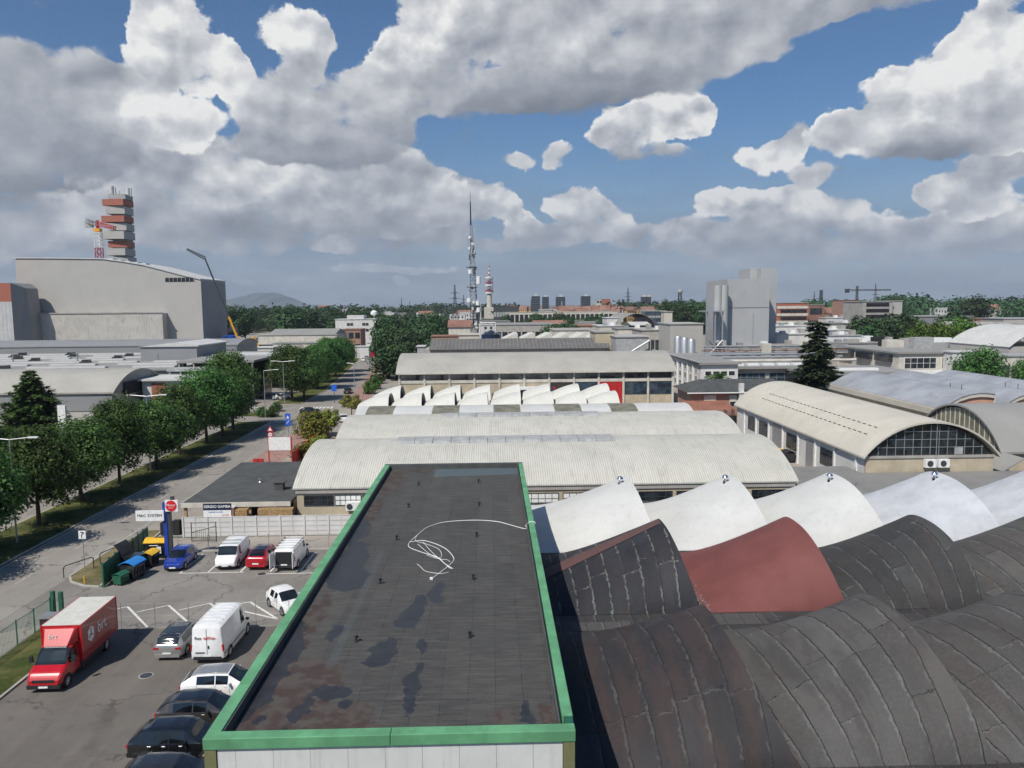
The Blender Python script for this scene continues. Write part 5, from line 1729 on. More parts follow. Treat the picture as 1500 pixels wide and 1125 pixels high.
# right hand side
for (px, pyt, Y, w) in ((1262, 466, 330, 16), (1280, 464, 335, 16), (1298, 466, 330, 15), (1316, 458, 340, 17), (1332, 462, 345, 15), (1270, 476, 310, 12), (1306, 470, 315, 14), (1400, 458, 330, 17), (1390, 462, 335, 14), (1432, 480, 255, 12), (1445, 484, 252, 12), (1455, 490, 250, 10)):
    far_at(px, pyt, Y, w, 'dark green tree behind the right hand offices', 'dark trees behind the right hand offices')
lime = make_tree('light_green_tree', 61, 12, 5.4, 1.0, 3200, .75, 'leaf_lime', 18, .3, 'light green leafy tree behind the right hand offices')
for i, (px, pyt, Y, w) in enumerate(((1352, 472, 262, 13), (1372, 474, 258, 12), (1405, 468, 258, 15), (1422, 472, 262, 13), (1388, 478, 252, 11))):
    p = at(px, pyt, Y); o = place(lime, i > 0, (p.x, Y, 0), i * 1.9, None, w / 10.8, p.z / 12)
LG_ = ['light green tree at the left end of the pale green clump', 'light green tree second from the left in the pale green clump', 'tallest light green tree in the pale green clump', 'light green tree at the right end of the pale green clump', 'small light green tree in front of the pale green clump']
for o in COL.objects:
    if o.name.startswith('light_green_tree'): o['group'] = 'light green trees behind the right hand offices'; o['label'] = LG_.pop(0)
nr = make_tree('garden_tree', 64, 12.2, 6.0, 1.0, 7000, .55, 'leaf', 24, .3, 'big round green tree behind the blue grey vaults at the right')
p = at(1438, 511, 160); nr.location = (p.x, 160, 0); nr.scale = (.98, .98, p.z / 12.2)
o = copy_tree(nr); p = at(1497, 524, 165); o.location = (p.x + 2, 165, 0); o.scale = (.7, .7, p.z / 12.2); o['label'] = 'green tree cut by the right edge of the photo'
hb = copy_tree(hd); p = at(1052, 556, 160); hb.location = (p.x, 160, 4); hb.scale = (2.4, 1.6, 1.6); hb['label'] = 'bushes showing above the dark roof of the brick house'; hb['group'] = 'roof top bushes'
# horizon woods: nobody could count these
def wood(name, label, spans, seed, n, size):
    m = MB(); r = random.Random(seed)
    for (px0, px1, pyt, Y0_, Y1_) in spans:
        for i in range(n):
            px = r.uniform(px0, px1); Y = r.uniform(Y0_, Y1_)
            top = at(px, pyt + r.uniform(-2.0, 3.0), Y)
            h = max(5, top.z)
            w = h * r.uniform(.5, .9)
            leaf_quads(m, r, (top.x, Y, h * .5), w * .5, 46, size * Y / 1000, flat=h / w)
            m.box(top.x - .4, top.x + .4, Y - .4, Y + .4, 0, h * .4)
    o = m.build(name, 'far_leaf', None, fix=False)
    tag(o, label, 'woodland', None, 'stuff')
wood('distant_woods', 'dark wooded band along the horizon', [(300, 620, 448, 900, 1500), (600, 760, 446, 1300, 2200), (880, 1040, 443, 900, 1500)], 5, 90, 5)
wood('distant_woods', 'wooded hills along the right horizon', [(1180, 1330, 440, 900, 1300), (1290, 1500, 440, 700, 1100), (1380, 1520, 436, 800, 1000), (1290, 1360, 434, 900, 1000)], 6, 90, 5)
far_at(1432, 434, 620, 26, 'large round dark tree standing out on the right horizon', 'single trees on the horizon')
for i in range(5):
    far_at(1304 + i * 5, 434, 700, 6, 'narrow dark tree in a row on the right horizon', 'narrow trees on the horizon')

# ================================================================== STREET LAMPS AND ROAD SIGNS
def lamp(label, x, y, h=10.0, arms=((-2.2, 0), (2.2, 0)), group=None):
    t = thing('street_lamp', label, 'street lamp', (x, y, 0), 0, group)
    MB().bar((x, y, 0), (x, y, h), .10, .05, 8).build('pole', 'steel', t)
    for ax, ay in arms:
        a = MB(); a.bar((x, y, h - .05), (x + ax * .8, y + ay * .8, h + .12), .04)
        o = a.build('arm', 'steel', t)
        m = MB(); rz = math.atan2(ay, ax); m.obox((x + ax, y + ay, h + .14), (.9, .28, .12), rz); m.build('lamp_head', 'white_paint', o)
    return t


lamp('double armed lamp at the left photo edge among the roadside trees', -45.0, 72.0)
lamp('double armed lamp rising between the roadside trees', -46.0, 103.0, 10.4)
p = gnd(417, 595); lamp('double armed lamp on the traffic island before the two round trees', p.x, p.y, 10)
p = gnd(389, 612); lamp('single armed lamp standing among the bushes of the traffic island', p.x, p.y, 9.5, ((2.4, .3),))
p = gnd(520, 590); lamp('slim lamp on the right pavement behind the junction', p.x, p.y, 9.0, ((-1.2, .2),))
p = gnd(563, 527); lamp('lamp far up the road before the grove', p.x, p.y, 12.0, ((-3.0, .2),))
p = gnd(588, 500); lamp('lamp far up the road behind the grove edge', p.x, p.y, 12.0, ((-3.0, .2), (3, .2)))
p = gnd(447, 560); lamp('lamp half hidden by the round trees past the junction', p.x, p.y, 10.0)
t = thing('warning_sign', 'red rimmed triangle sign above a round speed sign on one pole', 'sign', (-35, 110, 0))
p = gnd(397, 660); x, y = p.x, p.y
MB().bar((x, y, 0), (x, y, 3.9), .05).build('pole', 'steel', t)
m = MB(); m.prism([(x - .5, 3.0), (x + .5, 3.0), (x, 3.87)], 'y', y - .09, y - .07); m.build('triangle_plate', 'red_sign', t)
m = MB(); m.prism([(x - .30, 3.12), (x + .30, 3.12), (x, 3.64)], 'y', y - .11, y - .095); m.build('triangle_face', 'white_paint', t)
m = MB(); m.bar((x, y - .07, 2.5), (x, y - .10, 2.5), .42, n=20); m.build('round_plate', 'red_sign', t)
m = MB(); m.bar((x, y - .105, 2.5), (x, y - .12, 2.5), .30, n=20); m.build('round_face', 'white_paint', t)
text(t, '50', .32, (x, y - .13, 2.5), (R(90), 0, 0), 'black')
t = thing('crossing_sign', 'blue square sign with a white figure above a blue arrow sign by the junction', 'sign', (-35, 125, 0))
p = gnd(423, 645); x, y = p.x, p.y
MB().bar((x, y, 0), (x, y, 4.6), .05).build('pole', 'steel', t)
MB().box(x - .45, x + .45, y - .10, y - .07, 3.6, 4.5).build('upper_plate', 'blue_sign', t)
MB().box(x - .45, x + .45, y - .10, y - .07, 2.5, 3.5).build('lower_plate', 'blue_sign', t)
m = MB(); m.prism([(x - .25, 3.7), (x + .25, 3.7), (x, 4.2)], 'y', y - .12, y - .105); m.build('symbol', 'white_paint', t)
m = MB(); m.bar((x + .2, y - .11, 3.3), (x - .2, y - .11, 2.8), .06, n=4); m.build('arrow', 'white_paint', t)
for (px, py, lb) in ((490, 590, 'tall blue information sign on the right of the zebra crossing'), (376, 560, 'blue board by the side road')):
    p = gnd(px, py); x, y = p.x, p.y
    t = thing('information_sign', lb, 'sign', (x, y, 0))
    MB().bar((x, y, 0), (x, y, 4.2), .07).build('pole', 'darksteel', t); MB().box(x - .6, x + .6, y - .1, y - .06, 2.7, 4.2).build('plate', 'blue_sign', t)
# red gate frame with white board, red fence
t = thing('billboard', 'blank white billboard on a red frame by the roadside entrance', 'billboard', (-29, 106, 0))
MB().box(-30.9, -27.9, 105.6, 105.7, 2.35, 4.15).build('board', 'white_paint', t)
for x in (-30.95, -27.8): MB().box(x - .07, x + .07, 105.7, 105.85, 0, 4.2).build('post', 'red_paint', t)
rf = thing('red_fence', 'red metal sheet fence running back from the white billboard', 'fence', (-28, 106, 0))
a, b_ = Vector((-27.7, 106, 0)), Vector((-28.3, 131, 0))
for i in range(10):
    p, q = a.lerp(b_, i / 10), a.lerp(b_, (i + 1) / 10); md = (p + q) / 2
    m = MB(); m.obox((md.x, md.y, .95), (.05, 2.4, 1.8)); m.obox((md.x, md.y, 1.9), (.09, 2.45, .08)); m.build('panel', 'red_paint', rf)
    MB().box(p.x - .07, p.x + .07, p.y - .07, p.y + .07, 0, 2.05).build('post', 'red_paint', rf)
rg = thing('red_gate', 'low red barred gate below the billboard', 'gate', (-31, 102, 0))
for x in (-31.6, -30.9): MB().box(x - .3, x + .3, 101.7, 102.1, 0, 1.9).build('pillar', 'red_paint', rg)
m = MB()
for i in range(16): m.bar((-30.5 + i * .2, 101.9, .1), (-30.5 + i * .2, 101.9, 1.3), .02, n=4)
m.bar((-30.6, 101.9, 1.3), (-27.4, 101.9, 1.3), .03); m.bar((-30.6, 101.9, .15), (-27.4, 101.9, .15), .03)
m.build('bars', 'darksteel', rg)
mesh_fence('yard_fence', 'low grey wall and fence behind the black office roof', -30, -20.4, 97.5, 1.4, 2.4)

# ================================================================== RIGHT HAND HALLS
yr = thing('flat_roofed_workshop', 'low workshop with a plain grey flat roof behind the white shells', 'building', (55, 73.5, 0))
box_walls(yr, 32.3, 84, 74.2, 83.7, 2.7, 'concrete')
MB().box(32.0, 84.4, 73.9, 83.85, 2.7, 2.92).build('roof', 'felt_yard', yr)
MB().box(32.0, 41.3, 83.87, 87.6, 2.6, 2.92).build('roof', 'felt_yard', yr)
MB().box(32.0, 84.4, 73.75, 73.88, 2.5, 3.0).build('gutter', 'brick', yr)
p = gnd(1252, 712, 2.9); l = MB(); l.bar((p.x, p.y, 2.9), (p.x, p.y, 4.8), .04); l.bar((p.x, p.y, 4.8), (p.x + .8, p.y, 5.1), .03); l.build('roof_lamp', 'steel', yr)
E_ = thing('cream_vaulted_hall', 'cream vaulted hall with white side wall and a wide arched window facing the camera', 'hall', (49, 84, 0))
ex0, ex1, ey0, ey1 = 41.9, 56.5, 84.0, 129.5
w = MB(); w.box(ex0, ex0 + .3, ey0 + .3, ey1 - .3, 0, 4.5); w.build('side_wall', 'white_wall', E_)
w = MB(); w.box(ex1 - .3, ex1, ey0 + .3, ey1 - .3, 0, 4.5); w.box(ex0, ex1, ey1 - .3, ey1, 0, 4.5); w.build('wall', 'beige', E_)
MB().box(ex0, ex1, ey0, ey0 + .3, 0, 4.75).build('front_wall', 'beige', E_)
MB().box(ex0 - .1, ex1 + .1, ey0 - .12, ey0 - .003, 4.5, 4.8).build('ledge', 'concrete', E_)
rf_, pts = vault_y(E_, ex0, ex1, ey0 - .5, ey1 + .3, 4.75, 3.95, 'cream_vault', .45, .22)
ar = arc_pts(ex0 + .4, ex1 - .4, 4.8, 3.45, 26)
gw = MB(); gw.prism([(ex0 + .4, 4.78)] + ar + [(ex1 - .4, 4.78)], 'y', ey0 + .10, ey0 + .16)
gwo = gw.build('arched_window', 'glass', E_)
fm = MB(); n = 14
def arch_z(x):
    for (xa, za), (xb, zb) in zip(ar[:-1], ar[1:]):
        if xa <= x <= xb: return za + (zb - za) * (x - xa) / (xb - xa)
    return 4.8
for i in range(1, n):
    x = ex0 + .4 + (ex1 - ex0 - .8) * i / n
    fm.box(x - .028, x + .028, ey0 + .04, ey0 + .095, 4.8, arch_z(x))
for z in (5.7, 6.6, 7.5):
    xs_ = [x for x, zz in ar if zz >= z]
    fm.box(min(xs_), max(xs_), ey0 + .045, ey0 + .09, z - .03, z + .03)
fm.build('window_bars', 'steel', gwo)
MB().box(52.0, 52.95, ey0 + .05, ey0 + .098, 4.85, 5.65).build('pale_pane', 'skylight', gwo)
for i in range(8):
    y = ey0 + 2.2 + i * 5.6
    MB().box(ex0 - .16, ex0 - .003, y - .18, y + .18, 0, 4.45).build('pilaster', 'white_paint', E_)
MB().box(ex0 - .14, ex0 - .003, ey0, ey1, 4.46, 4.72).build('eave_beam', 'concrete', E_)
windows(E_, [(92.2, 95.9, 1.6, 3.7), (103.4, 107.2, 1.6, 3.7), (114.6, 118.4, 1.6, 3.7), (120.4, 123.6, 1.6, 3.7)], 'x-', ex0, ('darksteel', 'glass'), (5, 4), .07)
for (ya, yb, h) in ((98.0, 100.3, 3.9), (109.0, 112.6, 4.1)):
    MB().box(ex0 - .08, ex0 - .003, ya, yb, .05, h).build('door', 'graphite' if False else 'steel', E_)
MB().box(ex0 - .08, ex0 - .003, 87.6, 88.8, .05, 2.3).build('small_door', 'steel', E_)
for i in range(26):
    for q, fz in ((4, 0), (6, 0)):
        x, z = pts[q]
        MB().box(x - .05, x + .05, ey0 + 3 + i * 1.35, ey0 + 3.7 + i * 1.35, z + .01, z + .07).build('snow_guard', 'darksteel', rf_)
for x in (49.0, 50.5):
    a = MB(); a.box(x - .62, x + .62, ey0 - .62, ey0 - .13, 3.5, 4.42); o = a.build('air_conditioner', 'white_paint', E_)
    m = MB(); m.bar((x - .1, ey0 - .63, 3.96), (x - .1, ey0 - .66, 3.96), .34, n=18); m.build('fan', 'darksteel', o)
MB().bar((49.75, ey0 - .2, 2.9), (49.75, ey0 - .2, 9.0), .04).build('antenna_pole', 'steel', E_)
Gh = thing('arched_gable_hall', 'grey vaulted hall with a tall ribbed glazed gable turned to the left', 'hall', (62, 88, 0))
box_walls(Gh, 60.5, 95, 88.5, 105.5, 4.2, 'beige')
pts2 = arc_pts(88.1, 105.9, 4.2, 4.6, 26)
MB().slab(lambda u, v: (60.1 + 35 * u,) + pts2[int(round(v * 26))], 1, 26, .25).build('roof', 'grey_roof', Gh, smooth=True)
ar2 = arc_pts(88.8, 105.2, 4.2, 4.1, 24)
o = MB().prism([(88.8, 4.1)] + ar2 + [(105.2, 4.1)], 'x', 60.5, 60.6).build('glazed_gable', 'old_skylight', Gh)
fm = MB()
for i in range(1, 16):
    y = 88.8 + 16.4 * i / 16; z = max(za for (ya, za) in ar2 if abs(ya - y) < .8)
    fm.box(60.42, 60.49, y - .05, y + .05, 4.2, z)
fm.build('ribs', 'pale', o)
MB().prism([(57, 2.0), (57, 2.2), (60.4, 4.2), (60.4, 4.0)], 'y', 84.5, 100).build('lean_to_roof', 'grey_roof', Gh)
F_ = thing('blue_grey_vaulted_halls', 'row of joined halls with blue grey curved roofs and cream fascias', 'hall', (75, 114, 0))
for k in range(3):
    x = 67.4 + 9.0 * k
    prof = [(x, 5.9), (x + 1.1, 6.25), (x + 2.2, 6.95), (x + 3.4, 7.6), (x + 4.8, 8.05), (x + 6.3, 8.25), (x + 7.6, 8.22), (x + 8.7, 8.05)]
    n_ = len(prof) - 1
    m = MB(); m.slab(lambda u, v: (prof[int(round(v * n_))][0], 113.6 + 38 * u, prof[int(round(v * n_))][1]), 1, n_, .12)
    m.build('roof', 'blue_roof', F_, smooth=True)
    lo = [(a, z - .7) for a, z in prof]
    MB().prism([(a, z - .13) for a, z in prof] + lo[::-1], 'y', 113.7, 113.95).build('fascia', 'cream_vault', F_)
    MB().prism([(x, 0)] + lo + [(x + 8.7, 0)], 'y', 114.0, 114.2).build('end_wall', 'redpaving' if False else wall('pink_render_%d' % k, (.50, .28, .19)), F_)
    MB().box(x + 8.72, x + 8.9, 113.8, 151.6, 0, 8.0).build('wall', 'pale', F_)
    for yy in (118, 121):
        MB().bar((x + 6.2, yy, 8.1), (x + 6.2, yy, 9.0), .05).build('roof_post', 'darksteel', F_)
MB().box(67.2, 67.42, 113.7, 151.5, 0, 5.85).build('wall', 'beige', F_)
MB().box(66.9, 67.19, 113.6, 151.6, 4.9, 5.8).build('cream_gutter_band', 'cream_vault', F_)
# brick house
bh = thing('brick_house', 'small brick house with a dark roof and a clay tiled porch', 'house', (46, 147, 0))
box_walls(bh, 38.6, 56.5, 147, 158, 4.9, 'brick')
m = MB(); m.add([(37.6, 146.2, 4.9), (57.5, 146.2, 4.9), (57.5, 158.8, 4.9), (37.6, 158.8, 4.9), (41.5, 152.5, 6.9), (56.5, 152.5, 6.9)],
                [(0, 1, 5, 4), (2, 3, 4, 5), (0, 4, 3), (1, 2, 5), (0, 3, 2, 1)])
m.build('roof', 'black_felt', bh)
MB().box(37.55, 57.55, 146.02, 146.18, 4.75, 4.95).build('gutter', 'white_paint', bh)
windows(bh, [(41.0, 43.4, 1.8, 4.4), (46.0, 47.4, 1.9, 4.2), (50.4, 51.8, 1.2, 4.2)], 'y-', 147, ('pale', 'glass'), (1, 2), .14)
for a, b2 in ((41.1, 43.3), (46.1, 47.3)): MB().box(a, b2, 146.90, 146.925, 3.0, 4.3).build('shutter', 'pale', bh)
MB().box(47.7, 48.6, 146.2, 146.9, 0, 6.6).build('chimney', 'white_wall', bh)
MB().prism([(138.5, 1.5), (138.5, 1.7), (146.95, 3.3), (146.95, 3.1)], 'x', 36.6, 45.4).build('porch_roof', 'tiles', bh)
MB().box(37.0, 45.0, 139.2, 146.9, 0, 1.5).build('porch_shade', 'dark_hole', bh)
cg = thing('metal_cage_stack', 'stack of grey green wire cages beside the cream vaulted hall', 'cages', (46, 133, 0))
m = MB()
for i in range(4):
    for j in range(3):
        x, z = 43.2 - i * 1.3, j * 1.25
        for dx in (0, 1.15):
            for dy in (0, 1.1): m.bar((x + dx, 131 + dy, z), (x + dx, 131 + dy, z + 1.15), .05, n=4)
        for k in range(7): m.bar((x, 131, z + k * .18), (x + 1.15, 131, z + k * .18), .025, n=3); m.bar((x, 131, z + k * .18), (x, 132.1, z + k * .18), .025, n=3)
m.build('cages', 'darksteel', cg)
for i, (px, py, lid, lb) in enumerate(((1154, 668, 'blackplastic', 'black bin farthest back beside the white side wall'), (1160, 671, 'yellow_lid', 'yellow lidded bin between black ones by the white side wall'),
                                     (1164, 673, 'blackplastic', 'black bin just right of the yellow lidded bin'), (1171, 676, 'blackplastic', 'larger black bin nearest the camera by the white side wall'))):
    p = Vector((41.0, 108.6 - 1.5 * i, 0)); o = bin4('waste_bin', lb, (p.x, p.y, .0), R(90), 'blackplastic', lid, s=.95 if i < 3 else 1.2)

# ================================================================== WHITE OFFICE AND LONG GREY ROOFS BEHIND
wo = thing('white_office', 'white three storey office block with a grey flat roof and a strip of small windows', 'office', (53, 178, 0))
box_walls(wo, 48.8, 57.6, 178, 228, 7.8, 'white_wall')
MB().box(48.2, 58.2, 177.3, 229, 7.8, 8.25).build('roof', 'grey_roof', wo)
MB().box(48.0, 48.6, 177.2, 229, 8.26, 8.5).build('roof_edge', 'skylight', wo)
windows(wo, [(49.8 + i * 1.85, 51.4 + i * 1.85, 5.1, 6.3) for i in range(4)], 'y-', 178, ('white_paint', 'glass'), (1, 1), .1)
windows(wo, [(180.5 + i * 5.2, 182.9 + i * 5.2, z, z + 1.5) for z in (1.0, 3.4, 5.6) for i in range(9)], 'x-', 48.8, ('white_paint', 'glass'), (2, 1), .1)
for i in range(9): MB().box(48.55, 48.79, 184.2 + i * 5.2, 184.7 + i * 5.2, 0, 7.75).build('pilaster', 'white_paint', wo)
lg = thing('glazed_workshop', 'long low works with a dark glazed front between the white office and the cedar', 'building', (75, 190, 0))
box_walls(lg, 58.4, 78.0, 186, 226, 6.0, 'concrete')
MB().box(58.3, 78.5, 184.8, 227, 6.05, 6.6).build('roof', 'grey_roof', lg)
windows(lg, [(59.4, 67.0, 1.6, 5.0), (67.9, 77.4, 1.6, 5.0)], 'y-', 186, ('steel', 'skyglass'), (5, 3), .1)
for i in range(5):
    MB().box(59.5 + i * 3.8, 62.4 + i * 3.8, 188, 190, 6.61, 7.1).build('roof_light', 'white_paint', lg)
for k, (y, z) in enumerate(((200, 6.9), (208, 7.3), (216, 7.6))):
    MB().bar((59, y, z), (96, y, z), .35, n=8).build('pipe', 'steel' if k else 'pale', lg)
    for x in (62, 72, 77): MB().box(x - .15, x + .15, y - .15, y + .15, 6.6, z).build('pipe_support', 'steel', lg)
op = thing('open_shed', 'open fronted shed with a flat grey canopy right of the cedar', 'shed', (90, 172, 0))
MB().box(72, 96.5, 171, 190, 5.6, 6.2).build('roof', 'grey_roof', op)
for x in (76.2, 88, 95.8): MB().box(x - .3, x + .3, 172, 172.6, 0, 5.6).build('column', 'concrete', op)
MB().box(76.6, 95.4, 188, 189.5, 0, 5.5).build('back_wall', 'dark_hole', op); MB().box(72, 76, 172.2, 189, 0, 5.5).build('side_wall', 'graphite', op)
MB().box(78, 90, 176, 178, 6.21, 6.7).build('roof_light', 'white_paint', op)
ro = thing('pale_office', 'pale two storey office with dark strip windows behind the blue grey vaults', 'office', (118, 200, 0))
box_walls(ro, 107.5, 150, 200, 262, 8.3, 'pale')
MB().box(107.0, 150.5, 199.4, 262.5, 8.31, 8.75).build('roof', 'grey_roof', ro)
windows(ro, [(109 + i * 10.0, 117.6 + i * 10.0, 4.3, 7.3) for i in range(4)], 'y-', 200, ('white_paint', 'glass'), (5, 2), .12)
MB().box(107.6, 149.8, 199.85, 199.995, 1.9, 4.0).build('white_band', 'white_paint', ro)
for i in range(5): MB().box(106.4, 107.45, 203 + i * 11, 211 + i * 11, 6.0, 7.8).build('window_band', 'glass', ro)
for i, (px, py, w_, h_, mt) in enumerate(((1353, 521, 5.5, 3.2, 'skylight'), (1300, 514, 3, 1.8, 'dark_hole'), (1288, 513, 3, 2.2, 'dark_hole'), (1272, 508, 3, 2.0, 'white_paint'), (1312, 497, 5, 2.2, 'pale'),
                                         (1330, 512, 2.5, 2, 'concrete'), (1380, 512, 6, 1.5, 'white_paint'), (1412, 516, 7, 1.6, 'skylight'), (1440, 514, 8, 1.4, 'white_paint'), (1250, 512, 4, 1.6, 'concrete'))):
    Y = 214 + (i * 13) % 45
    p = at(px, py, Y); o = MB(); o.box(p.x - w_ / 2, p.x + w_ / 2, Y, Y + 3, 8.76, 8.76 + h_)
    o.build('roof_plant', mt, ro)
for i in range(12):
    MB().bar((125 + i * 2, 240, 8.7), (125 + i * 2, 240, 9.8), .05, n=4).build('railing_post', 'steel', ro)
st = thing('timber_racks', 'beige wooden racks stacked between the open shed and the pale office', 'racks', (100, 186, 0))
m = MB()
for k in range(4):
    for j in range(5): m.box(97.5, 104.5, 186 + j * 1.6, 186.9 + j * 1.6, .6 + k * 1.2, .9 + k * 1.2)
    for x in (97.6, 101, 104.2): m.box(x, x + .2, 186, 194, 0.2 + k * 1.2, .6 + k * 1.2)
m.build('racks', 'wood', st)

# ------------------------------------------------------------------ grey tower block with silos
tw = thing('tower_block', 'tall windowless grey clad tower block with a higher rear shaft', 'tower', (82, 240, 0))
a, b_ = at(1066, 409, 240), at(1128, 405, 240)
MB().box(a.x, b_.x, 240, 264, 0, a.z).build('main_block', 'cool_clad', tw)
MB().box(a.x - .05, b_.x + .05, 239.9, 239.99, a.z - 8.9, a.z - 8.7).build('cladding_joint', 'grey_clad_dark', tw)
MB().box(a.x + 5.5, a.x + 8.2, 239.75, 239.98, 0, a.z - 10.5).build('raised_panel', 'cool_clad', tw)
c1 = at(1099, 393, 252)
MB().box(c1.x, at(1137, 393, 252.2).x, 252.2, 263.8, a.z - 1, c1.z).build('lift_shaft', 'cool_clad', tw)
MB().box(b_.x + .02, at(1137.5, 430, 248).x, 248, 252.1, 0, c1.z - .3).build('rear_block', 'cool_clad', tw)
for px in (1052, 1061):
    q = at(px, 418, 237); MB().bar((q.x, 237, 0), (q.x, 237, q.z), 1.25, n=18).build('silo', 'cool_clad', tw, smooth=True)
sf = thing('steel_platform', 'steel service platform with stairs beside the grey tower block', 'platform', (68, 232, 0))
l0, l1 = at(1029, 455, 234), at(1056, 455, 234)
m = MB(); m.box(l0.x, l1.x, 230, 238, l0.z - .4, l0.z); m.build('deck', 'steel', sf)
m = MB(); m.box(l0.x + 2, l1.x, 231, 237, l0.z - 10, l0.z - 9.7); m.build('lower_deck', 'steel', sf)
for x in (l0.x + .6, l0.x + 3, l1.x - .4):
    MB().box(x - .18, x + .18, 230.5, 231, 0, l0.z - .4).build('column', 'steel', sf)
for z in (l0.z + .5, l0.z + 1.0): MB().bar((l0.x, 230, z), (l1.x, 230, z), .05).build('rail', 'steel', sf)
for i in range(6): MB().bar((l0.x + i * (l1.x - l0.x) / 5, 230, l0.z), (l0.x + i * (l1.x - l0.x) / 5, 230, l0.z + 1), .04).build('rail_post', 'steel', sf)
st_ = MB(); st_.bar((l0.x + .5, 229.5, 6), (l0.x + 5, 229.5, 11), .25, n=4); st_.bar((l0.x + 5, 229.5, 6), (l0.x + 1, 229.5, 11), .25, n=4); st_.build('stair_brace', 'steel', sf)
pr = thing('pipe_rack', 'long steel pipe rack full of pipes in front of the tower block', 'pipe rack', (80, 222, 0))
for i in range(12):
    x = 62 + i * 3.4
    MB().box(x - .12, x + .12, 222, 222.3, 0, 9.6).build('column', 'steel', pr)
for z, mt in ((9.6, 'skylight'), (8.9, 'steel'), (8.3, 'red_roof'), (7.8, 'steel'), (7.4, 'skylight')):
    MB().bar((61, 221.8, z), (104, 221.8, z), .17, n=6).build('pipe', mt, pr)
MB().box(78.5, 81.2, 221, 223, 6, 10.3).build('cabinet', 'cream_vault', pr)
for i in range(9):
    x = 66 + i * 3.9
    MB().box(x, x + 1.4, 223, 224.5, 6, 7.6 + (i % 3) * .7).build('equipment', ('steel', 'red_roof', 'skylight')[i % 3], pr)
for i, px in enumerate((993, 1003, 1013)):
    q = at(px, 492 + 2 * i, 215)
    t = thing('storage_tank', ('tallest', 'middle', 'smallest')[i] + ' of the three upright steel tanks on the works roof', 'tank', (q.x, 215, 0), group='upright steel tanks')
    MB().lathe((q.x, 215, 0), [(1.1, 0), (1.1, q.z - .6), (.8, q.z - .1), (.2, q.z)], 16).build('shell', 'steel', t, smooth=True)


def block(name, label, cat, px0, px1, pyt, Y, D, mat, roof='grey_roof', floors=0, cols=1, z0=0, wmat='glass', group=None, par=.3, wh=.5, plain_roof=True):
    a, c = at(px0, pyt, Y), at(px1, pyt, Y)
    z1 = (a.z + c.z) / 2
    t = thing(name, label, cat, ((a.x + c.x) / 2, Y, 0), 0, group)
    MB().box(a.x, c.x, Y, Y + D, z0, z1).build('walls', mat, t)
    MB().box(a.x - .3, c.x + .3, Y - .3, Y + D + .3, z1 + .003, z1 + par).build('roof', roof, t)
    if floors:
        fh = (z1 - z0) / floors
        for f in range(floors):
            for k in range(cols):
                w0 = a.x + (c.x - a.x) * (k + .12) / cols; w1 = a.x + (c.x - a.x) * (k + .88) / cols
                MB().box(w0, w1, Y - .12, Y - .003, z0 + fh * (f + .5 - wh / 2), z0 + fh * (f + .5 + wh / 2)).build('window', wmat, t)
    return t, a.x, c.x, z1


def gable(name, label, px0, px1, pye, Y, D, mat, roof, rise, cat='house', along='x', group=None, win=0):
    a, c = at(px0, pye, Y), at(px1, pye, Y); z1 = (a.z + c.z) / 2
    t = thing(name, label, cat, ((a.x + c.x) / 2, Y, 0), 0, group)
    MB().box(a.x, c.x, Y, Y + D, 0, z1).build('walls', mat, t)
    if along == 'x':
        MB().prism([(Y - .5, z1 - .05), (Y + D / 2, z1 + rise), (Y + D + .5, z1 - .05)], 'x', a.x - .4, c.x + .4).build('roof', roof, t)
    else:
        m = (a.x + c.x) / 2
        MB().prism([(a.x - .5, z1 - .05), (m, z1 + rise), (c.x + .5, z1 - .05)], 'y', Y - .4, Y + D + .4).build('roof', roof, t)
    for k in range(win):
        x = a.x + (c.x - a.x) * (k + .5) / win
        MB().box(x - .6, x + .6, Y - .1, Y - .003, z1 * .55, z1 * .55 + 1.4).build('window', 'glass', t)
    return t


# centre, behind the long hall
t = thing('dark_roofed_hall', 'hall with a dark ribbed sheet roof behind the long grey roof', 'hall', (5, 215, 0))
MB().box(-19, 32.0, 216, 232, 0, 9.8).build('walls', 'concrete', t)
MB().prism([(215, 9.8), (224, 12.4), (233, 9.8)], 'x', -17.5, 29.5).build('roof', 'dark_sheet', t)
MB().prism([(215, 9.8), (219, 11.0), (233, 9.8)], 'x', 29.6, 33.5).build('roof', 'dark_sheet', t)
gable('brick_villa', 'small villa with a red hipped roof left of the round dark tank', 657, 689, 479, 300, 12, 'pale', 'red_roof', 2.6, win=3)
block('brick_shed', 'low red brick shed in front of the small villa', 'shed', 632, 672, 493, 270, 10, 'brick', 'red_roof')
block('pale_shed', 'low cream shed right of the red brick shed', 'shed', 672, 702, 491, 262, 10, 'cream_vault', 'cream_vault')
block('white_kiosk', 'small white kiosk at the left end of the dark ribbed roof', 'kiosk', 611, 622, 508, 232, 5, 'skylight', 'white_shell')
t = thing('round_tank', 'big round dark blue tank with a conical lid and a pale gantry over it', 'tank', (0, 250, 0))
q0, q1 = at(705, 484, 250), at(734, 484, 250); cx_ = (q0.x + q1.x) / 2; r_ = (q1.x - q0.x) / 2
MB().lathe((cx_, 250, 0), [(r_, 0), (r_, q0.z - 1.4)], 28).build('shell', 'blue_tank', t, smooth=True)
MB().lathe((cx_, 250, q0.z - 1.39), [(r_ + .1, 0), (.3, 1.5)], 28).build('lid', 'graphite', t, smooth=True)
zt = at(705, 473, 249).z
m = MB()
for x in (cx_ - r_ - .3, cx_ + r_ * .45): m.bar((x, 249, 0), (x, 249, zt), .18, n=4)
m.bar((cx_ - r_ - .3, 249, zt), (cx_ + r_ * .45, 249, zt), .18, n=4)
m.build('gantry', 'white_paint', t)
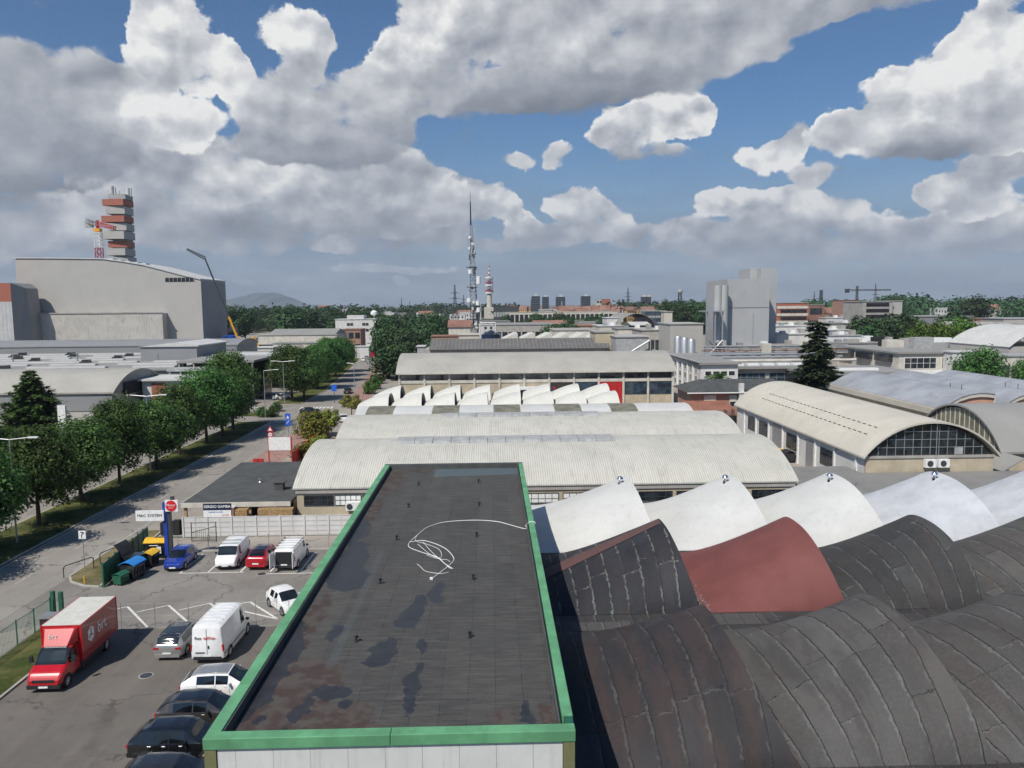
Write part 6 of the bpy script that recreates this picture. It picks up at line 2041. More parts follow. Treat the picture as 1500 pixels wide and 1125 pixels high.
for i in range(6):
    px = 735 + i * 25
    a, c = at(px, 498, 258), at(px + 24, 498, 258); zt = at(px, 489, 258).z
    t = thing('sawtooth_roof', 'white saw toothed roof bay beyond the dark ribbed roof', 'hall', (a.x, 258, 0), 0, 'saw toothed roof bays')
    MB().box(a.x, c.x - .05, 258, 275, 0, a.z).build('walls', 'cream_vault', t)
    MB().prism([(a.x, a.z), (c.x - 1.2, zt), (c.x - .1, zt), (c.x - .1, a.z)], 'y', 258, 275).build('roof', 'far_shell', t)
block('long_grey_warehouse', 'long grey flat warehouse behind the saw toothed roofs', 'warehouse', 725, 812, 476, 360, 40, 'concrete', 'grey_roof', 1, 9)
block('pale_warehouse', 'pale long warehouse right of the saw toothed roofs', 'warehouse', 812, 872, 484, 300, 25, 'pale', 'shed_roof')
block('pink_warehouse', 'reddish flat warehouse behind the dark round trees', 'warehouse', 815, 880, 478, 380, 30, 'brick', 'red_roof')
block('cream_box', 'cream box building right of the dark ribbed roof', 'building', 872, 900, 487, 222, 12, 'beige', 'concrete')
block('grey_steel_building', 'grey clad plant room with outside stairs', 'building', 903, 950, 494, 212, 14, 'skylight', 'grey_clad')
t = thing('outside_stairs', 'zig zag steel stairs on the grey clad plant room', 'stairs', (33, 210, 0))
m = MB(); q = at(915, 512, 210)
for (x0, z0_, x1, z1_) in ((0, 6, 5, 9), (5, 9, 10, 6), (2, 9, 7, 12)): m.bar((q.x + x0, 210.6, z0_), (q.x + x1, 210.6, z1_), .28, n=4)
m.build('flights', 'steel', t)
block('white_cube', 'white cube building beside the dark arched vault', 'building', 889, 905, 466, 350, 14, 'white_wall', 'white_shell')
t = thing('dark_arched_hall', 'grey vaulted hall with a black arched opening and white canopy', 'hall', (60, 340, 0))
a, c = at(905, 480, 340), at(960, 480, 340)
vault_y(t, a.x, c.x, 340, 380, a.z, 6.2, 'grey_roof')
MB().box(a.x, c.x, 341, 379, 0, a.z - .3).build('walls', 'concrete', t)
arc3 = arc_pts(a.x + 5, c.x - .5, a.z - .3, 5.0, 16)
MB().prism([(a.x + 5, a.z - 1)] + arc3 + [(c.x - .5, a.z - 1)], 'y', 339.6, 339.9).build('opening', 'dark_hole', t)
MB().prism([(330, a.z + 1.2), (330, a.z + 1.5), (339, a.z + 2.6), (339, a.z + 2.3)], 'x', a.x + 4, c.x - 4).build('canopy', 'white_shell', t)
block('cream_tower_house', 'narrow cream tower with a flat cap', 'tower', 973, 985, 457, 320, 6, 'cream_vault', 'concrete')
block('blue_glass_office', 'blue green glazed office far behind the cream tower', 'office', 945, 975, 456, 420, 12, 'skyglass', 'skylight', 3, 8, wmat='skylight', wh=.2)
block('grey_clad_hall', 'plain grey clad hall left of the steel platform', 'hall', 982, 1030, 475, 245, 18, 'grey_clad', 'grey_clad')
for i, (p0, p1, pt, Y, D, mt, rf2, lb) in enumerate((
    (878, 912, 478, 300, 20, 'pale', 'white_shell', 'pale low works roof beside the cream box'), (940, 985, 484, 262, 20, 'concrete', 'shed_roof', 'low works roof with dark slots before the grey hall'),
    (905, 960, 482, 280, 14, 'pale', 'grey_roof', 'low pale works building below the dark arched hall'), (1137, 1182, 478, 300, 25, 'white_wall', 'white_shell', 'white low hall right of the tower block'),
    (1138, 1185, 490, 262, 25, 'white_wall', 'white_shell', 'long white roof just right of the tower block'), (1200, 1245, 484, 280, 20, 'white_wall', 'white_shell', 'bright white roof right of the cedar top'),
    (1205, 1262, 492, 250, 12, 'white_wall', 'skylight', 'white strip building with small dark windows right of the cedar'), (1205, 1275, 474, 340, 20, 'concrete', 'grey_roof', 'long grey roof with an arched end right of the cedar'),
    (1210, 1240, 466, 420, 14, 'white_wall', 'white_shell', 'small white building far right of the tower block'), (1060, 1180, 508, 232, 12, 'concrete', 'grey_roof', 'flat works roof below the pipe rack'),
    (1205, 1330, 503, 236, 8, 'concrete', 'grey_roof', 'low grey annex behind the pale office'))):
    o, xa, xc, z = block('low_works_building', lb, 'building', p0, p1, pt, Y, D, mt, rf2, 1 if i in (1, 2, 6) else 0, 7)
    for k in range(3):
        x = xa + (xc - xa) * (.2 + .3 * k)
        MB().box(x, x + 1.6, Y + 2, Y + 4, z + .3, z + 1.2 + .3 * k).build('roof_unit', ('steel', 'white_paint', 'concrete')[k], o)
# orange striped car park, unfinished concrete block, right hand arches
o, xa, xc, z = block('orange_banded_building', 'long building with cream and orange bands beside the tower block', 'building', 1138, 1184, 444, 420, 20, 'orange', 'concrete', 0)
for k in range(3): MB().box(xa, xc, 419.7, 419.95, z - 3.0 - k * 4, z - 1.6 - k * 4).build('pale_band', 'pale', o)
for k in range(3): MB().box(xa + 2, xc - 1, 419.5, 419.69, z - 4.9 - k * 4, z - 3.6 - k * 4).build('window_band', 'glass', o)
o, xa, xc, z = block('red_banded_building', 'darker red banded wing right of the orange banded building', 'building', 1184, 1207, 447, 430, 20, 'red_roof', 'concrete', 3, 1)
o, xa, xc, z = block('concrete_frame_building', 'grey concrete office with dark open floors', 'office', 1264, 1308, 442, 360, 20, 'concrete', 'concrete', 8, 1, wmat='dark_hole', wh=.6)
block('grey_side_tower', 'plain grey stair tower attached to the concrete office', 'tower', 1308, 1322, 441, 362, 16, 'grey_clad', 'concrete')
block('brick_block', 'red brick block behind the tower crane', 'building', 1238, 1256, 440, 520, 20, 'brick', 'red_roof', 3, 4)
for i in range(2):
    t = thing('arched_concrete_hall', ('left', 'right')[i] + ' of the two pale concrete halls with large arched windows at the right', 'hall', (0, 300, 0))
    a, c = at(1445 + i * 28, 486, 296), at(1472 + i * 28, 486, 296); zc = at(1458, 473, 296).z
    vault_y(t, a.x + .3, c.x - .3, 296, 330, a.z, zc - a.z, 'concrete', .2, .9)
    MB().box(a.x, c.x, 296.5, 329, 0, a.z - .9).build('walls', 'concrete', t)
    ar_ = arc_pts(a.x + 1, c.x - 1, a.z - .5, zc - a.z - 1, 14)
    o = MB().prism([(a.x + 1, a.z - 3)] + ar_ + [(c.x - 1, a.z - 3)], 'y', 296.0, 296.3).build('arched_window', 'skyglass', t)
    m = MB()
    for k in range(1, 5): x = a.x + 1 + (c.x - a.x - 2) * k / 5; m.box(x - .1, x + .1, 295.8, 295.99, a.z - 3, a.z + 1.2)
    m.box(a.x + 1, c.x - 1, 295.8, 295.98, a.z - .6, a.z - .4)
    m.build('window_bars', 'pale', o)
block('long_blue_grey_hall', 'long blue grey hall with a strip of windows at the right edge', 'hall', 1470, 1560, 467, 340, 20, 'grey_clad', 'skylight', 1, 10, wh=.25)
block('red_roof_hall', 'hall with a red curved roof end behind the light green trees', 'hall', 1425, 1438, 467, 345, 10, 'red_roof', 'red_roof')
block('long_low_hall', 'long dark grey hall behind the right hand trees', 'hall', 1335, 1425, 464, 350, 30, 'grey_clad_dark', 'grey_roof')
t = thing('white_domed_hall', 'grey walled hall with a bright white curved roof at the right edge', 'hall', (0, 190, 0))
a = at(1478, 508, 190); MB().box(a.x, a.x + 26, 190, 215, 0, a.z).build('walls', 'grey_clad', t)
vault_y(t, a.x, a.x + 26, 189.5, 215.5, a.z, 5.0, 'white_shell', .2)
block('white_low_range', 'white low range of sheds behind the round garden tree', 'shed', 1395, 1478, 516, 196, 4, 'white_wall', 'white_shell', 1, 9)
block('grey_low_block', 'grey low block at the right edge below the domed hall', 'building', 1452, 1540, 522, 180, 6, 'pale', 'skylight', 1, 6)

# ================================================================== LEFT SIDE: VAULTED HALL, FLAT ROOFS, PLANT
L_ = thing('grey_vaulted_hall', 'long grey vaulted hall behind the roadside trees at the left', 'hall', (-110, 148, 0))
box_walls(L_, -165, -72.6, 148, 170, 6.1, 'grey_clad')
MB().box(-165, -72.5, 147.85, 147.997, 2.6, 5.9).build('dark_band', 'grey_clad_dark', L_)
vault_x(L_, -166, -72.0, 148, 170, 6.2, 3.6, 'shed_roof', .5, 'concrete', .3)
MB().box(-72.2, -71.9, 152, 166, 5.2, 7.6).build('gable_window', 'dark_hole', L_)
MB().box(-165, -72.6, 147.7, 147.84, 5.9, 6.2).build('gutter', 'white_paint', L_)
col_ = thing('advertising_column', 'white upright advertising column in front of the grey vaulted hall', 'column', (-70, 118, 0))
q = at(91, 605, 120); MB().box(q.x - .6, q.x + .6, 119.8, 120.2, 0, at(91, 594, 120).z).build('panel', 'white_paint', col_)
sh = thing('white_shop', 'white single storey shop with an orange red front panel', 'shop', (-62, 158, 0))
a, c = at(208, 558, 158), at(300, 556, 158)
MB().box(a.x, c.x, 158, 168, 0, a.z).build('walls', 'white_wall', sh)
MB().box(a.x - .6, c.x + .6, 157.2, 168.5, a.z + .003, a.z + .35).build('roof', 'white_shell', sh)
MB().box(a.x + 1.9, a.x + 4.8, 157.85, 157.99, .6, a.z - .5).build('red_panel', 'orange', sh)
MB().box(a.x + 6.5, a.x + 9.4, 157.85, 157.99, .6, a.z - .7).build('window', 'cream_vault', sh)
fl = thing('flat_roofed_works', 'wide flat roofed works covered with rows of white roof lights', 'works', (-120, 175, 0))
MB().box(-190, -68, 174, 240, 0, 8.1).build('walls', 'grey_clad_dark', fl)
MB().box(-190.5, -67.5, 173.5, 240.5, 8.103, 8.5).build('roof', 'grey_roof', fl)
rnd = random.Random(4)
for r_ in range(7):
    x = -188 + rnd.uniform(0, 5)
    while x < -82:
        Ln = rnd.uniform(7, 20)
        MB().box(x, x + Ln, 178 + r_ * 8.6, 179.6 + r_ * 8.6, 8.51, 8.85).build('roof_light', 'white_shell', fl)
        if rnd.random() < .6:
            MB().box(x + Ln + .4, x + Ln + 2.0, 178.5 + r_ * 8.6, 180.1 + r_ * 8.6, 8.51, 9.3).build('roof_fan', 'graphite', fl)
        x += Ln + rnd.uniform(3, 7)
for (px, pt) in ((18, 513), (230, 508), (113, 518)):
    p = at(px, pt, 200); MB().bar((p.x, 200, 8.5), (p.x, 200, 10.4), .18, n=6).build('roof_pipe', 'steel', fl)
rb = thing('raised_white_roof_block', 'flat white roofed block standing above the works roofs at the left', 'building', (-85, 205, 0))
a, c = at(206, 515, 200), at(248, 515, 200); zt = at(230, 508, 200).z
MB().box(a.x, c.x + 7, 200, 222, 8.5, zt).build('walls', 'grey_clad_dark', rb)
MB().prism([(a.x - .5, zt), (a.x + 9, zt + 1.1), (c.x + 7.6, zt + .3), (c.x + 7.6, zt)], 'y', 199.6, 222.5).build('roof', 'white_shell', rb)
dv = thing('long_dark_vault', 'long dark grey roof in front of the big plant', 'hall', (-150, 262, 0))
MB().box(-235, -86, 262, 285, 0, 9.6).build('walls', 'grey_clad_dark', dv)
vault_x(dv, -235, -85.5, 262, 285, 9.6, 1.6, 'grey_clad_dark', .2, 'concrete', .3)
for (p0, p1, pt, Y, D, lb, mt) in ((258, 372, 529, 178, 16, 'low slab roofed sheds with a dark open front beside the works', 'grey_roof'), (300, 398, 520, 205, 10, 'white canopy roof over the dark yard beside the junction trees', 'white_shell'),
                                   (244, 330, 541, 168, 6, 'pale low roof in front of the dark open sheds', 'skylight')):
    a, c = at(p0, pt, Y), at(p1, pt, Y)
    t = thing('canopy', lb, 'canopy', (a.x, Y, 0))
    MB().box(a.x, c.x, Y, Y + D, a.z - .5, a.z).build('roof', mt, t)
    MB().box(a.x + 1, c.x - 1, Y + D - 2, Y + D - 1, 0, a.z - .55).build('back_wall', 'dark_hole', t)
    for k in range(6):
        x = a.x + .5 + (c.x - a.x - 1) * k / 5
        MB().box(x - .15, x + .15, Y + .2, Y + .5, 0, a.z - .5).build('column', 'concrete', t)
t = thing('grey_container', 'dark grey container building beside the junction trees', 'container', (0, 188, 0))
a, c = at(368, 570, 188), at(387, 552, 188); MB().box(a.x, c.x, 188, 194, .2, c.z).build('box', 'graphite', t)

# the big plant
PY = 330
plant = thing('waste_plant', 'huge windowless grey plant with a long curving roof at the left', 'plant', (-150, PY, 0))
roofl = [(22, 379), (60, 379), (150, 380), (180, 384), (210, 389), (245, 398), (268, 404), (294, 410)]
pts_ = [at(px, py, PY) for px, py in roofl]
poly = [(pts_[0].x, 0)] + [(p.x, p.z) for p in pts_] + [(pts_[-1].x, 0)]
MB().prism(poly, 'y', PY, PY + 30).build('walls', 'grey_clad', plant)
MB().prism([(p.x, p.z + .1) for p in pts_] + [(p.x, p.z + .55) for p in pts_[::-1]], 'y', PY - .4, PY + 30.4).build('roof_edge', 'white_shell', plant)
cx1 = pts_[-1].x
MB().box(cx1 + .01, cx1 + .12, PY + .5, PY + 29.5, 0, pts_[-1].z - .5).build('painted_side_shade', 'grey_clad_dark', plant)  # shade of the right face, painted as a darker sheet
a, c = at(64, 460, PY), at(245, 459, PY)
MB().box(a.x, c.x, PY - 5, PY - .01, 0, a.z).build('lower_annex', wall('stained_pale_concrete', (.46, .44, .40), .85, .1, .3, .4), plant)
MB().box(a.x - .2, c.x + .2, PY - 5.3, PY - 4.99, a.z, a.z + .5).build('annex_coping', 'concrete', plant)
a, c = at(242, 407, PY), at(284, 411, PY)
MB().box(a.x, c.x, PY - .15, PY - .01, a.z - 1.6, a.z).build('louvre_opening', 'dark_hole', plant)
for k in range(8): MB().box(a.x + (c.x - a.x) * k / 7 - .1, a.x + (c.x - a.x) * k / 7 + .1, PY - .25, PY - .16, a.z - 1.6, a.z).build('louvre_post', 'steel', plant)
for k in range(9):
    p = at(115 + k * 12, 380 + max(0, k - 4) * 1.8, PY + 8); MB().box(p.x - 1.6, p.x + 1.6, PY + 6, PY + 10, p.z - 1.5, p.z + .35).build('roof_vent', 'white_shell', plant)
lw = thing('striped_silo_building', 'pale ribbed building with an orange top at the left edge', 'building', (-185, 300, 0))
a, c = at(-60, 415, 312), at(28, 415, 312); zb = at(10, 442, 312).z
o = MB().box(a.x, c.x - 3.5, 312, 326, 0, zb).build('ribbed_wall', ridged('pale_ribbed_cladding', (.50, .50, .50), 0, 1.6, .6, .2, .1), lw)
MB().box(a.x, c.x - 3.5, 312, 326, zb + .003, a.z).build('orange_top', 'orange', lw)
m = MB(); m.add([(c.x - 3.49, 312, 0), (c.x + 1.0, 318, 0), (c.x + 1.0, 326, 0), (c.x - 3.49, 326, 0), (c.x - 3.49, 312, a.z), (c.x - 1, 318, a.z - 2), (c.x - 1, 326, a.z - 2), (c.x - 3.49, 326, a.z)],
                [(0, 3, 2, 1), (4, 5, 6, 7), (0, 1, 5, 4), (1, 2, 6, 5), (2, 3, 7, 6), (3, 0, 4, 7)])
m.build('dark_side', 'grey_clad_dark', lw)
# stack of staggered boxes
sk = thing('chimney_tower', 'tall chimney tower of staggered grey and red boxes behind the plant', 'chimney', (-140, 380, 0))
SY = 384
tiers = [(284, 291, 157, 182, 'skylight'), (292, 301, 151, 183, 'orange'), (302, 313, 154, 182, 'grey_clad'), (316, 325, 149, 184, 'orange'), (327, 337, 156, 184, 'grey_clad'), (339, 350, 151, 185, 'grey_clad'), (353, 362, 157, 185, 'orange'), (364, 374, 157, 186, 'grey_clad'), (376, 386, 159, 187, 'grey_clad'), (388, 420, 160, 187, 'grey_clad')]
a, c = at(160, 300, SY), at(181, 300, SY)
MB().box(a.x + .3, c.x - .3, SY + 1, SY + 8.5, 0, at(170, 284, SY).z - .2).build('core', 'grey_clad_dark', sk)
for i, (t0, t1, p0, p1, mt) in enumerate(tiers):
    A0, A1 = at(p0, t0, SY), at(p1, t1, SY)
    off = (-1) ** i * .5
    m = MB(); m.obox(((A0.x + A1.x) / 2, SY + 4.5 + off, (A0.z + A1.z) / 2), (A1.x - A0.x, 9 + (i % 3) * .8, A0.z - A1.z), R((-1) ** i * 3.0))
    m.build('tier', mt, sk)
zt = at(170, 284, SY).z
for px, w_, h_ in ((161, 2.4, 4.4), (166, 1.0, 3.8), (172, .7, 2.2), (185, 1.8, 3.4), (189, .9, 3.4)):
    p = at(px, 284, SY + 3); MB().bar((p.x, SY + 5, zt - .5), (p.x, SY + 5, zt + h_), w_ / 2 * .9, n=12).build('flue', 'white_shell', sk, smooth=True)


def lattice(mb, p, q, w0, w1, n, r, faces=4):
    """lattice mast from p to q, square section tapering from w0 to w1"""
    p, q = Vector(p), Vector(q)
    d = (q - p).normalized()
    u = d.cross(Vector((0, 1, 0))) if abs(d.y) < .9 else d.cross(Vector((0, 0, 1)))
    u.normalize(); v = d.cross(u)
    prev = None
    for i in range(n + 1):
        t = i / n; c = p.lerp(q, t); w = (w0 + (w1 - w0) * t) / 2
        ring = [c + u * w * math.cos(a) * 1.414 + v * w * math.sin(a) * 1.414 for a in [2 * math.pi * (k + .5) / faces for k in range(faces)]]
        if prev:
            for k in range(faces):
                mb.bar(prev[k], ring[k], r, n=4)
                mb.bar(prev[k], ring[(k + 1) % faces], r * .6, n=3)
                mb.bar(ring[k], ring[(k + 1) % faces], r * .6, n=3)
        prev = ring


cr = thing('tower_crane', 'short red and white tower crane beside the chimney tower', 'crane', (-150, 360, 0))
CY = 352
a = at(146, 380, CY); top = at(146, 331, CY)
m = MB(); lattice(m, (a.x, CY, 10), (a.x, CY, a.z + 5), 2.4, 2.4, 16, .2); m.build('lower_mast', 'crane_red', cr)
m = MB(); lattice(m, (a.x, CY, a.z + 5), (a.x, CY, top.z - 3), 2.4, 2.4, 4, .22); m.build('upper_mast', 'white_paint', cr)
m = MB(); m.obox((a.x, CY, top.z - 1.8), (2.6, 2.6, 1.4)); m.build('slewing_ring', 'crane_yellow', cr)
m = MB(); m.bar((a.x, CY, top.z - 1), (a.x, CY, top.z + 2.5), .7, n=6); m.build('tower_head', 'crane_red', cr)
j0, j1 = at(147, 327, CY), at(168, 334, CY - 8)
m = MB(); lattice(m, (a.x, CY, top.z + 1), (j1.x, CY - 8, j1.z), 1.8, 1.2, 8, .22); m.build('jib', 'crane_red', cr)
k0 = at(128, 323, CY + 5); m = MB(); lattice(m, (a.x, CY, top.z + 1), (k0.x, CY + 5, k0.z), 1.6, 1.6, 5, .2); m.build('counter_jib', 'steel', cr)
m = MB(); m.obox((k0.x + .8, CY + 5, k0.z - 1.5), (3, 2, 3)); m.build('counterweight', 'concrete', cr)
mc = thing('mobile_crane', 'yellow mobile crane with a long cranked boom beside the plant', 'crane', (-95, 300, 0))
MY = 300
b0, b1, b2 = at(350, 500, MY), at(300, 378, MY), at(274, 365, MY)
MB().bar((b0.x, MY, b0.z), (b0.x * .7 + b1.x * .3, MY, b0.z * .7 + b1.z * .3), .42, .38, 6).build('boom', 'crane_yellow', mc)
MB().bar((b0.x * .7 + b1.x * .3, MY, b0.z * .7 + b1.z * .3), (b1.x, MY, b1.z), .36, .28, 6).build('boom', 'darksteel', mc)
m = MB(); lattice(m, (b1.x, MY, b1.z), (b2.x, MY, b2.z), 1.0, .5, 9, .12); m.build('fly_jib', 'darksteel', mc)
m = MB(); m.obox((b0.x + 1, MY, b0.z / 2 + 2), (7, 3, 4)); m.obox((b0.x + 2, MY, b0.z - 1.2), (3, 2.6, 2.6)); m.build('carrier', 'crane_yellow', mc)
t = thing('excavator_arm', 'short yellow machine arm beside the white wall right of the mobile crane', 'machine', (-85, 300, 0))
p, q, r_ = at(368, 500, 298), at(372, 494, 298), at(379, 507, 298)
m = MB(); m.bar(p, q, .5, n=4); m.bar(q, r_, .45, .3, 4); m.obox((p.x, 298, 3), (3, 3, 6)); m.build('arm', 'crane_yellow', t)
t = thing('blue_plant', 'blue steel equipment at the foot of the plant side wall', 'equipment', (-100, 345, 0))
a = at(333, 480, 345); m = MB(); m.box(a.x, a.x + 3, 345, 350, 0, a.z); m.build('tower', 'skyglass', t)
a = at(336, 492, 338); m = MB(); lattice(m, (a.x, 338, 0), (a.x, 338, a.z), 4, 4, 5, .3); m.build('frame', 'blue_sign', t)
# left middle distance
o, xa, xc, z = block('long_industrial_hall', 'long pale grey hall beyond the trees left of the road', 'hall', 378, 493, 491, 330, 25, 'pale', 'shed_roof', 0)
MB().box(xa, xc, 329.8, 329.99, z * .45, z * .62).build('window_band', 'glass', o)
MB().prism([(330, z + .3), (342, z + 2.4), (355, z + .3)], 'x', xa + 4, xc - .5).build('roof_crown', 'grey_roof', o)
block('white_low_hall', 'white low building in front of the long pale grey hall', 'hall', 365, 400, 510, 290, 10, 'white_wall', 'white_shell')
block('beige_side_hall', 'beige side wing with a flat roof left of the round trees', 'hall', 400, 500, 503, 300, 8, 'pale', 'grey_roof', 1, 6, wh=.25)
o, xa, xc, z = block('white_modern_building', 'bright white stepped building with a dish on its roof', 'building', 491, 553, 468, 420, 14, 'white_wall', 'white_shell', 0)
for f, zz in enumerate((z - 4.2, z - 7.4)):
    for k in (3.2, 5.0, 11.5, 13.3): MB().box(xa + k + 3, xa + k + 4.5, 419.8, 419.99, zz + 1, zz + 2.3).build('window', 'glass', o)
a = at(508, 462, 420); MB().box(a.x, a.x + 9, 420.5, 430, z + .31, a.z).build('upper_storey', 'white_wall', o)
a = at(546, 462, 420); m = MB(); m.lathe((a.x, 425, z + .3), [(.2, 0), (.2, 1.5), (1.9, 2.3), (1.9, 3.6), (.4, 4.6)], 14); m.build('dish', 'white_paint', o, smooth=True)
block('red_brick_block', 'dark red brick block below the white stepped building', 'building', 500, 528, 483, 370, 14, 'brick', 'red_roof', 2, 3)
gable('white_gabled_house', 'small white gabled house at the far bend of the road', 538, 553, 502, 335, 9, 'white_wall', 'white_shell', 2.2, along='y', win=2)
block('white_annex', 'small white flat annex left of the red brick block', 'building', 520, 540, 508, 330, 5, 'white_wall', 'white_shell')
t = thing('far_road_sign', 'red and white advertising sign beside the far road', 'sign', (0, 300, 0))
a = at(547, 513, 300); MB().box(a.x - 1, a.x + 1, 300, 300.2, a.z - 2.6, a.z).build('panel', 'red_sign', t); MB().bar((a.x, 300.1, 0), (a.x, 300.1, a.z - 2.6), .15).build('post', 'white_paint', t)
t = thing('white_road_board', 'white board standing beside the far road', 'sign', (0, 262, 0))
a = at(560, 530, 262); MB().box(a.x - .7, a.x + .7, 262, 262.2, a.z - 1.6, a.z).build('panel', 'white_paint', t); MB().bar((a.x, 262.1, 0), (a.x, 262.1, a.z - 1.6), .12).build('post', 'steel', t)

# ================================================================== MASTS, PYLONS, TOWERS
mt_ = thing('antenna_mast', 'very tall lattice antenna mast crowded with dishes and panels', 'mast', (-9, 400, 0))
MYY = 400
b0 = at(693, 488, MYY); xs_ = b0.x
def zz(py): return at(692, py, MYY).z
m = MB(); lattice(m, (xs_, MYY, 0), (xs_ - .2, MYY, zz(385)), 3.4, 2.4, 24, .18, 3); m.build('lower_lattice', 'steel', mt_)
m = MB(); lattice(m, (xs_ - .2, MYY, zz(385)), (xs_ - .4, MYY, zz(330)), 2.2, 1.0, 18, .14, 3); m.build('upper_lattice', 'steel', mt_)
m = MB(); m.bar((xs_ - .4, MYY, zz(330)), (xs_ - .5, MYY, zz(296)), .45, .3); m.bar((xs_ - .5, MYY, zz(296)), (xs_ - .5, MYY, zz(278)), .16, .05); m.build('top_pole', 'graphite', mt_)
rnd = random.Random(9)
for i in range(46):
    f = rnd.random() ** 1.5
    z = zz(485) + (zz(345) - zz(485)) * f
    w = 2.6 - 1.6 * f
    a = rnd.uniform(0, 6.28); x, y = xs_ + math.cos(a) * w, MYY + math.sin(a) * w
    m = MB()
    if rnd.random() < .5:
        m.bar((x, y, z), (x + math.cos(a) * .5, y - .6, z), .75, .6, 12); m.build('dish', rnd.choice(['white_paint', 'white_paint', 'skylight']), mt_, smooth=True)
    else:
        m.obox((x, y, z), (.5, .5, rnd.uniform(2, 3.8)), a); m.build('panel_antenna', rnd.choice(['graphite', 'skylight', 'graphite', 'white_paint']), mt_)
for py, px in ((408, 701), (413, 701), (444, 700), (454, 701), (398, 689), (440, 687)):
    p = at(px, py, 397); m = MB(); m.lathe((p.x, 397, p.z), [(.3, -1.2), (1.1, -1.0), (1.1, 1.0), (.3, 1.2)], 12); m.bar((p.x, 397, p.z), (xs_, MYY, p.z), .12); m.build('radome', 'white_paint', mt_, smooth=True)
for py in (392, 421, 452, 468):
    m = MB(); m.lathe((xs_ - .2, MYY, zz(py)), [(2.9, 0), (2.9, .3)], 14); m.build('service_ring', 'darksteel', mt_)
tv = thing('tv_tower', 'cream concrete tower with red and white platforms and a spire', 'tower', (0, 1300, 0))
TY = 1300
def P_(py): return at(717, py, TY).z
x0 = at(717, 450, TY).x
MB().lathe((x0, TY, 0), [(5.2, 0), (4.2, P_(432))], 18).build('shaft', 'cream_vault', tv, smooth=True)
MB().box(x0 - 9, x0 + 9, TY - 8, TY + 8, 0, P_(450)).build('base_building', 'cream_vault', tv)
for k, (py, rr, mt) in enumerate(((430, 6.5, 'white_paint'), (427, 7.0, 'crane_red'), (423, 6.0, 'skylight'), (419, 6.8, 'white_paint'), (415, 6.4, 'crane_red'), (411, 5.6, 'skylight'), (408, 6.6, 'white_paint'))):
    MB().lathe((x0, TY, P_(py)), [(rr, 0), (rr, 2.4)], 16).build('platform', mt, tv)
MB().lathe((x0, TY, P_(432)), [(3.6, 0), (2.0, P_(404) - P_(432))], 12).build('upper_shaft', 'skylight', tv)
for k in range(5): MB().lathe((x0, TY, P_(404 - k * 3)), [(1.5 - k * .2, 0), (1.3 - k * .2, P_(401) - P_(404))], 8).build('spire_section', ('crane_red', 'white_paint')[k % 2], tv)
pt_ = thing('power_pylon', 'lattice pylon', 'pylon')
m = MB(); lattice(m, (0, 0, 0), (0, 0, 26), 7, 2.0, 9, .22); lattice(m, (0, 0, 26), (0, 0, 42), 2.0, .5, 8, .18)
m.build('lattice_tower', 'darksteel', pt_)
for z, w in ((24, 6), (29, 7.5), (34, 5.5)):
    a = MB(); a.prism([(-w, z), (0, z + 1.1), (w, z), (0, z + .3)], 'y', -.4, .4); a.build('cross_arm', 'darksteel', pt_)
for i, (px, pyt, Y, lb) in enumerate(((666, 417, 700, 'dark lattice pylon left of the tall antenna mast'), (920, 421, 1250, 'thin pale lattice pylon above the city roofs'), (1193, 427, 1200, 'thin lattice pylon beside the slim chimney'),
                                    (1283, 416, 1000, 'lattice pylon behind the tower crane jib'), (679, 432, 1100, 'small far pylon right of the dark pylon'))):
    p = at(px, pyt, Y); place(pt_, i > 0, (p.x, Y, 0), .3, lb, p.z / 42)
t = thing('slim_chimney', 'slim dark factory chimney on the right horizon', 'chimney', (0, 1100, 0))
p = at(1203, 425, 1100); MB().lathe((p.x, 1100, 0), [(3.2, 0), (2.2, p.z)], 12).build('shaft', 'darksteel', t)
t = thing('tower_crane', 'wide grey tower crane on the right horizon', 'crane', (0, 620, 0))
a, j0, j1, tp = at(1255, 440, 620), at(1241, 427, 620), at(1305, 424, 620), at(1255, 419, 620)
m = MB(); lattice(m, (a.x, 620, 0), (a.x, 620, tp.z), 1.6, 1.2, 16, .2); m.build('mast', 'darksteel', t)
m = MB(); zj = at(1255, 425, 620).z; lattice(m, (a.x, 620, zj), (j1.x, 620, zj), 1.2, .8, 18, .16); m.build('jib', 'darksteel', t)
m = MB(); lattice(m, (a.x, 620, zj), (j0.x, 620, zj), 1.2, 1.2, 5, .16); m.obox((j0.x, 620, zj - .5), (3, 2, 3.2)); m.build('counter_jib', 'darksteel', t)
t = thing('radar_mast', 'short lattice tower with a round dish above the city', 'mast', (0, 900, 0))
p = at(996, 431, 900); m = MB(); lattice(m, (p.x, 900, 0), (p.x, 900, p.z), 5, 3, 10, .35); m.build('lattice', 'darksteel', t)
m = MB(); m.lathe((p.x, 900, p.z), [(1, 0), (3.4, 2), (3.4, 4.5), (1, 6)], 12); m.build('dish', 'skylight', t, smooth=True)

